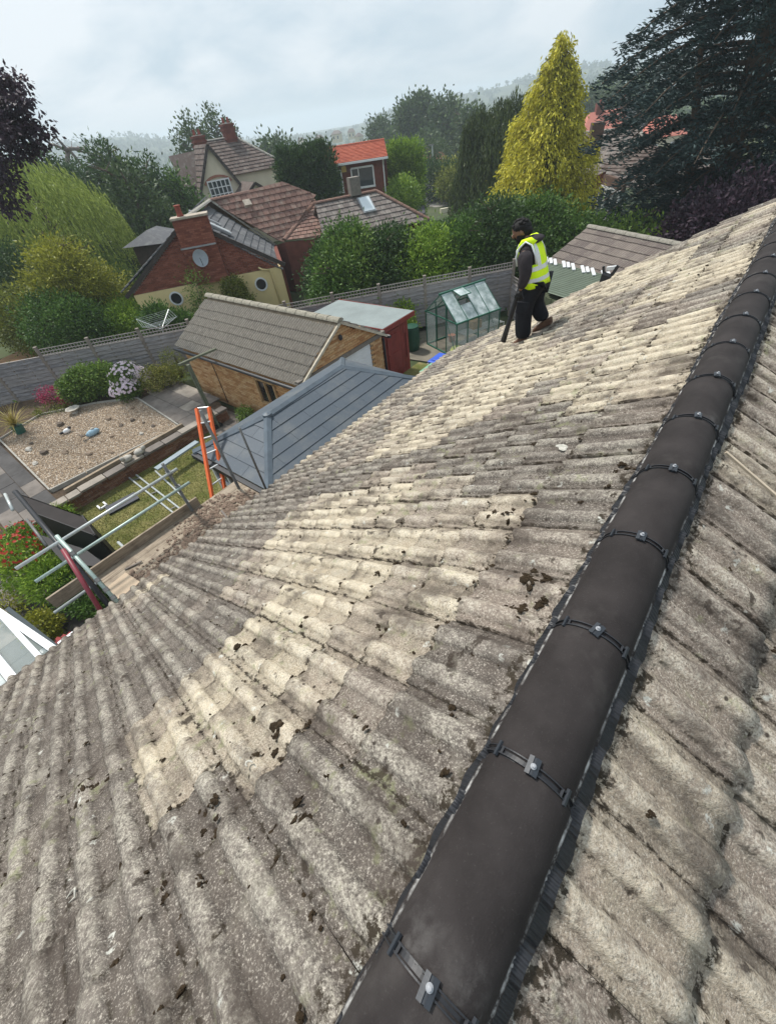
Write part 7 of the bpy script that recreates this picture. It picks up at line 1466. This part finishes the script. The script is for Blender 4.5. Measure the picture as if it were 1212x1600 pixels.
# dark cypress block and square yellow-green columnar tree
c = hp(479, 270, 40); t_ = thing('cypress_block', 'dense dark green square-topped cypress between cream house and red brick house', 'tree', (c.x, c.y, G-1)); cb = [((c.x+a*ru.x, c.y+a*ru.y, z), (.95, .95, 1.2)) for a in (-1.35, -.45, .45, 1.35) for z in (-1.25, -2.4, -3.8)]+[((c.x+a*ru.x, c.y+a*ru.y, -.35), (.3, .3, .55)) for a in (-1.7, -1.0, -.3, .4, 1.1, 1.7)]
trunk(MB(), (c.x, c.y, G-1), (c.x, c.y, c.z+1), .25, random.Random(1), 6).build('trunk', m_bark, t_); P, A_2 = clumps(cb, 3600, 8, .2, 61, .8); A_2[:, 2] += .5; foliage('crown', leaves(P, A_2, .24, .10, 62), LEAF['dark'], t_)
c = hp(632, 268, 47); t_ = thing('square_hedge_tree', 'tall square-clipped yellow-green conifer right of the red brick house', 'tree', (c.x, c.y, G-2)); cb = [((c.x+a*ru.x, c.y+a*ru.y, z), (.85, .85, 1.1)) for a in (-.85, 0, .85) for z in (-1.95, -3.0, -4.2, -5.4)]
trunk(MB(), (c.x, c.y, G-2), (c.x, c.y, c.z+1), .25, random.Random(1), 6).build('trunk', m_bark, t_); P, A_2 = clumps(cb, 3000, 8, .2, 63, .8); A_2[:, 2] += .5; foliage('crown', leaves(P, A_2, .26, .11, 64), LEAF['bright'], t_)
c = hp(628, 296, 42); bush('yellow_bush_by_tree', 'yellow-green bush at the foot of the square conifer', 'bush', (c.x, c.y, G-1.5), [((c.x, c.y, c.z-.6), (1.5, 1.5, 1.4))], 'bright', 900, 7, .2, .2, .09, 65)
for k, (px, py, D, r_, rz_, lf, lab) in enumerate(((676, 275, 64, 2.1, 2.0, 'dark', 'dark clipped hedge behind the street lamp'), (705, 265, 66, 2.4, 1.5, 'yellow', 'golden yellow hedge behind the thin pale pole'), (712, 280, 60, 2.2, 1.6, 'olive', 'olive green hedge in front of the golden hedge'), (660, 243, 88, 3, 2.6, 'far', 'round green tree above the distant pink roof'))):
    c = hp(px, py, D); bush('road_hedge', lab, 'hedge', (c.x, c.y, -8.2), [((c.x, c.y, c.z-.4), (r_, r_, rz_)), ((c.x+r_*.7, c.y+r_*.5, c.z-.5), (r_*.8, r_*.8, rz_*.9))], lf, 1200, 7, .28, .28, .13, 66+k)
# weeping dark conifer
c = hp(765, 215, 44); t_ = thing('weeping_conifer', 'tall dark weeping conifer with hanging branchlets left of the golden one', 'tree', (c.x, c.y, G-1.5)); trunk(MB(), (c.x, c.y, G-1.5), (c.x, c.y, c.z+1.2), .3, random.Random(2), 10, 1.0).build('trunk', m_bark, t_, smooth=True); g = np.random.default_rng(71); P = []; A_2 = []
tops = [(P3(806, 132, 42), 1.8, 9), (P3(782, 146, 42), 2.0, 8.5), (P3(752, 158, 42), 1.9, 8), (P3(785, 165, 41), 2.6, 8), (P3(735, 176, 42), 1.4, 7)]
for _ in range(6500):
    (tx, ty, tz), rr, hh = tops[g.integers(0, 5)]; a = g.uniform(0, 6.28); k = g.random()**.5; d_ = g.random(); x0, y0, z0 = tx+rr*k*math.cos(a)*(.4+.9*d_), ty+rr*k*math.sin(a)*(.4+.9*d_), tz-hh*.75*d_-.6*k; L_ = g.uniform(.6, 1.9)
    for q in range(int(L_/.16)): P.append((x0+g.normal(0, .04), y0+g.normal(0, .04), z0-q*.16)); A_2.append((0, 0, -1.0))
foliage('crown', leaves(np.array(P), np.array(A_2), .30, .08, 72, .28), LEAF['cypress'], t_)
# golden conifer
c = hp(850, 250, 33); TT = hp(880, 52, 33); bz = -4.6; t_ = thing('golden_conifer', 'tall cone-shaped golden yellow cypress, brightest tree in the view', 'tree', (c.x, c.y, G-.8)); mb = MB().tube([(c.x, c.y, G-.8), (c.x, c.y, 0), (TT.x, TT.y, TT.z-.2)], [.3, .2, .03], 8); g = np.random.default_rng(81); P = []; A_2 = []; Ht = TT.z-bz
for i in range(1500):
    s_ = g.random()**.62; z = TT.z-Ht*s_; R_ = .20+3.15*s_**.85*(1+.10*math.sin(s_*31)); R_ = min(R_, 2.95)*g.uniform(.66, 1.07); a = g.uniform(0, 6.28); wob = 1+.12*math.sin(a*3+s_*9)+.11*math.sin(a*7-s_*17)+.07*math.sin(s_*47+a*2); R_ *= wob
    cx_, cy_ = c.x+(TT.x-c.x)*(1-s_), c.y+(TT.y-c.y)*(1-s_); o_ = np.array([cx_+R_*math.cos(a), cy_+R_*math.sin(a), z]); rad = np.array([math.cos(a), math.sin(a), 0]); n_ = 30
    if i % 6 == 0: mb.tube([(cx_, cy_, z+.4), tuple(o_)], [.05, .015], 4, False)
    sz = .27*(.55+.6*s_); q = g.normal(0, 1, (n_, 3))*[sz*.55, sz*.55, sz*.85]; 
    P.append(o_+q-[0, 0, .12]+rad*.0); A_2.append(np.tile(rad*.55+[0, 0, -.65], (n_, 1))+q*.25)
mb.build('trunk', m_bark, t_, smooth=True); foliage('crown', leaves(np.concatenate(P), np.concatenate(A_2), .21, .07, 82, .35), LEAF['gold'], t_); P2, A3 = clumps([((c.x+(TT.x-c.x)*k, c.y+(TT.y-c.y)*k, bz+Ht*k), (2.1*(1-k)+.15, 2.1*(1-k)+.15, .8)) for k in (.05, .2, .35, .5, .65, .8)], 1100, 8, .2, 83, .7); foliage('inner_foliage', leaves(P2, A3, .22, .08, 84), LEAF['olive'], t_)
# blue cedar with layered boughs
cb_ = hp(1108, 312, 26); cb_.z = G; top_ = Vector((cb_.x-.2, cb_.y+.2, 11.5)); t_ = thing('blue_cedar', 'huge dark blue-green cedar with layered drooping boughs at the upper right', 'tree', (cb_.x, cb_.y, G)); mb = MB().tube([cb_, cb_.lerp(top_, .3)+Vector((.1, 0, 0)), cb_.lerp(top_, .6), top_], [.55, .45, .33, .06], 12); mb.tube([cb_+Vector((-.5, -.2, 1.5)), Vector((cb_.x-1.1, cb_.y-.7, -1.5)), Vector((cb_.x-1.9, cb_.y-1.2, 1.8))], [.22, .19, .07], 8); g = np.random.default_rng(91); P = []; A_2 = []; r9 = random.Random(6)
for i in range(150):
    z = -3.6+14.6*(i/150)**1.0; a = i*2.399+r9.uniform(-.3, .3); Lr = (5.1 if z > -1.8 else 3.8)*(1-max(0, z-4)/9.5)*r9.uniform(.65, 1.12); o_ = Vector((cb_.x, cb_.y, z)); d_ = Vector((math.cos(a), math.sin(a), 0)); rise = .16; pts = [o_]
    for q in range(1, 7): s_ = q/6; pts.append(o_+d_*Lr*s_+Vector((0, 0, rise*Lr*math.sin(s_*2.2)*.6-.30*Lr*s_*s_)))
    mb.tube(pts, [.07*(1-q/7)+.01 for q in range(7)], 5, False); sdv = Vector((-d_.y, d_.x, 0))
    for q in range(80):
        s_ = .18+.82*r9.random()**.75; k = s_*6; j = min(5, int(k)); p = pts[j].lerp(pts[j+1], k-j); wv = (1.15*(1-abs(s_-.6))*r9.uniform(-1, 1)); p = p+sdv*wv+Vector((0, 0, -.10*abs(wv)-.10*r9.random())); n_ = 13
        ax_ = np.array(d_)*.8+np.array(sdv)*wv*.7+[0, 0, .10]; qq = g.normal(0, 1, (n_, 3))*[.19, .19, .07]; P.append(np.array(p)+qq+ax_*g.uniform(-.25, .3, (n_, 1))); A_2.append(np.tile(ax_, (n_, 1)))
mb.build('trunk', m_bark, t_, smooth=True); foliage('crown', leaves(np.concatenate(P), np.concatenate(A_2), .23, .055, 92, .30), LEAF['cedar'], t_)
for k, (px, py, D, r_) in enumerate(((1150, 330, 20.5, 1.7), (1200, 300, 21, 1.9), (1100, 335, 21.5, 1.3))):
    c = hp(px, py, D); bush('purple_shrub', ['dark purple-leaved shrub mass just above the far roof verge', 'dark purple-leaved shrub at the right frame edge under the cedar', 'small dark purple shrub at the foot of the cedar trunk'][k], 'shrub', (c.x, c.y, G), [((c.x, c.y, c.z-.8), (r_, r_, 1.5)), ((c.x+.5, c.y-.3, c.z-1.8), (r_*1.1, r_*1.1, 1.6))], 'purple', 1700, 8, .17, .16, .09, 95+k, 'purple shrubs under the cedar')
# distant trees
g = np.random.default_rng(99)
FT = [(594, 203, 135, 3.6, 3.2), (636, 176, 118, 2.3, 2.3), (655, 163, 120, 2.5, 2.2), (650, 205, 118, 2.6, 3.0), (695, 178, 115, 3.4, 4.0), (706, 205, 112, 3.4, 4.2), (668, 226, 110, 3.0, 3.0), (622, 222, 125, 3.2, 2.6), (428, 240, 95, 3.4, 3.0), (950, 150, 150, 5, 5), (975, 145, 160, 6, 6), (930, 158, 140, 4, 4), (1000, 150, 170, 6, 7), (735, 190, 105, 2.4, 3)]
FL = ['round hazy tree left of the tall pair, above the orange-red roof ridge', 'left one of the two tallest open-crowned distant trees', 'right one of the two tallest open-crowned distant trees', 'hazy tree filling the gap under the two tall distant trees', 'tall dense distant tree left of the weeping conifer', 'broad distant tree touching the left side of the weeping conifer', 'low distant tree just above the lamp post', 'low distant tree above the square hedge tree', 'round distant tree between the cream house and the dark cypress', 'distant tree on the slope directly right of the golden conifer', 'tallest distant tree between golden conifer and cedar', 'small distant tree half hidden by the golden conifer', 'distant tree half hidden by the cedar boughs', 'small distant tree peeping over the weeping conifer']
for k, (px, py, D, rx, rz_) in enumerate(FT):
    c = hp(px, py, D); tree('distant_tree', FL[k], 'tree', (c.x, c.y, land(c.x, c.y)), [((c.x, c.y, c.z-rz_*.3), (rx, rx, rz_)), ((c.x+rx*.4, c.y-rx*.4, c.z-rz_*.9), (rx*.9, rx*.9, rz_*.8)), ((c.x-rx*.3, c.y+rx*.2, c.z-rz_*1.5), (rx*.8, rx*.8, rz_*.8))], 'far', 620, 8, .7, .7, .42, 300+k, 'distant trees beyond the houses', .35, nb=12, spread=3, shell=.45)
# far woods over the valley and hills, one mass
P = []; A_2 = []; n_ = 0
while n_ < 5200:
    D = 170+1050*g.random()**1.2; px = g.uniform(-200, 1350); d_ = _m @ Vector(((px-606)/F_PX, (800-180)/F_PX, -1)); a = math.atan2(d_.y, d_.x); x, y = CAM.x+D*math.cos(a), CAM.y+D*math.sin(a)
    if math.sin(x*.021+1)*math.sin(y*.017)+.5*math.sin(x*.05+y*.043) < -.05 and g.random() < .85: continue
    z = land(x, y); r_ = g.uniform(2.0, 4.2); m_ = 16; q = g.normal(0, 1, (m_, 3)); q /= np.linalg.norm(q, axis=1)[:, None]; P.append(np.array([x, y, z+r_*.8])+q*[r_, r_, r_*1.1]); A_2.append(q); n_ += 1
V = leaves(np.concatenate(P), np.concatenate(A_2), 4.2, 3.0, 98, .8); me = npmesh('woods', V, 4); me.materials.append(LEAF['far']); o = link(bpy.data.objects.new('woods', me), None, 'stuff'); tag(o, 'far woods and hedgerows fading into haze across the valley', 'woodland')
# ground cover and dense understorey between the gardens
P = []
for _ in range(1500):
    t = g.uniform(-6, 26); d_ = g.uniform(.8, 9) if t > 9 else g.uniform(1.0, 3.0); q = behind(t, d_)
    if (Vector((q.x, q.y, 0))-(WR+WL)/2).length < 5.2 and d_ > 1.5: continue
    P.append(np.array([q.x, q.y, G+.35])+g.normal(0, 1, (14, 3))*[.5, .5, .25])
P = np.concatenate(P); V = leaves(P, np.tile([0, 0, 1.0], (len(P), 1)), .2, .1, 97, .9); me = npmesh('undergrowth', V, 4); me.materials.append(LEAF['laurel']); o = link(bpy.data.objects.new('undergrowth', me), None, 'stuff'); tag(o, 'dark leafy undergrowth under the shrubs behind the fence', 'undergrowth')
# ================================================================ haze
mh = bpy.data.materials.new('haze'); mh.use_nodes = True; nt = mh.node_tree; nt.nodes.clear(); vo = nt.nodes.new('ShaderNodeVolumePrincipled'); oo = nt.nodes.new('ShaderNodeOutputMaterial'); nt.links.new(vo.outputs[0], oo.inputs['Volume'])
vo.inputs['Color'].default_value = (.80, .89, .97, 1); vo.inputs['Density'].default_value = .0009; vo.inputs['Anisotropy'].default_value = .25
h_ = MB().box((0, 0, 1), (5200, 5200, 72)).build('haze', mh, kind='stuff', base=(0, 0, 0)); h_['label'] = 'pale summer haze over the whole valley'; h_['category'] = 'haze'
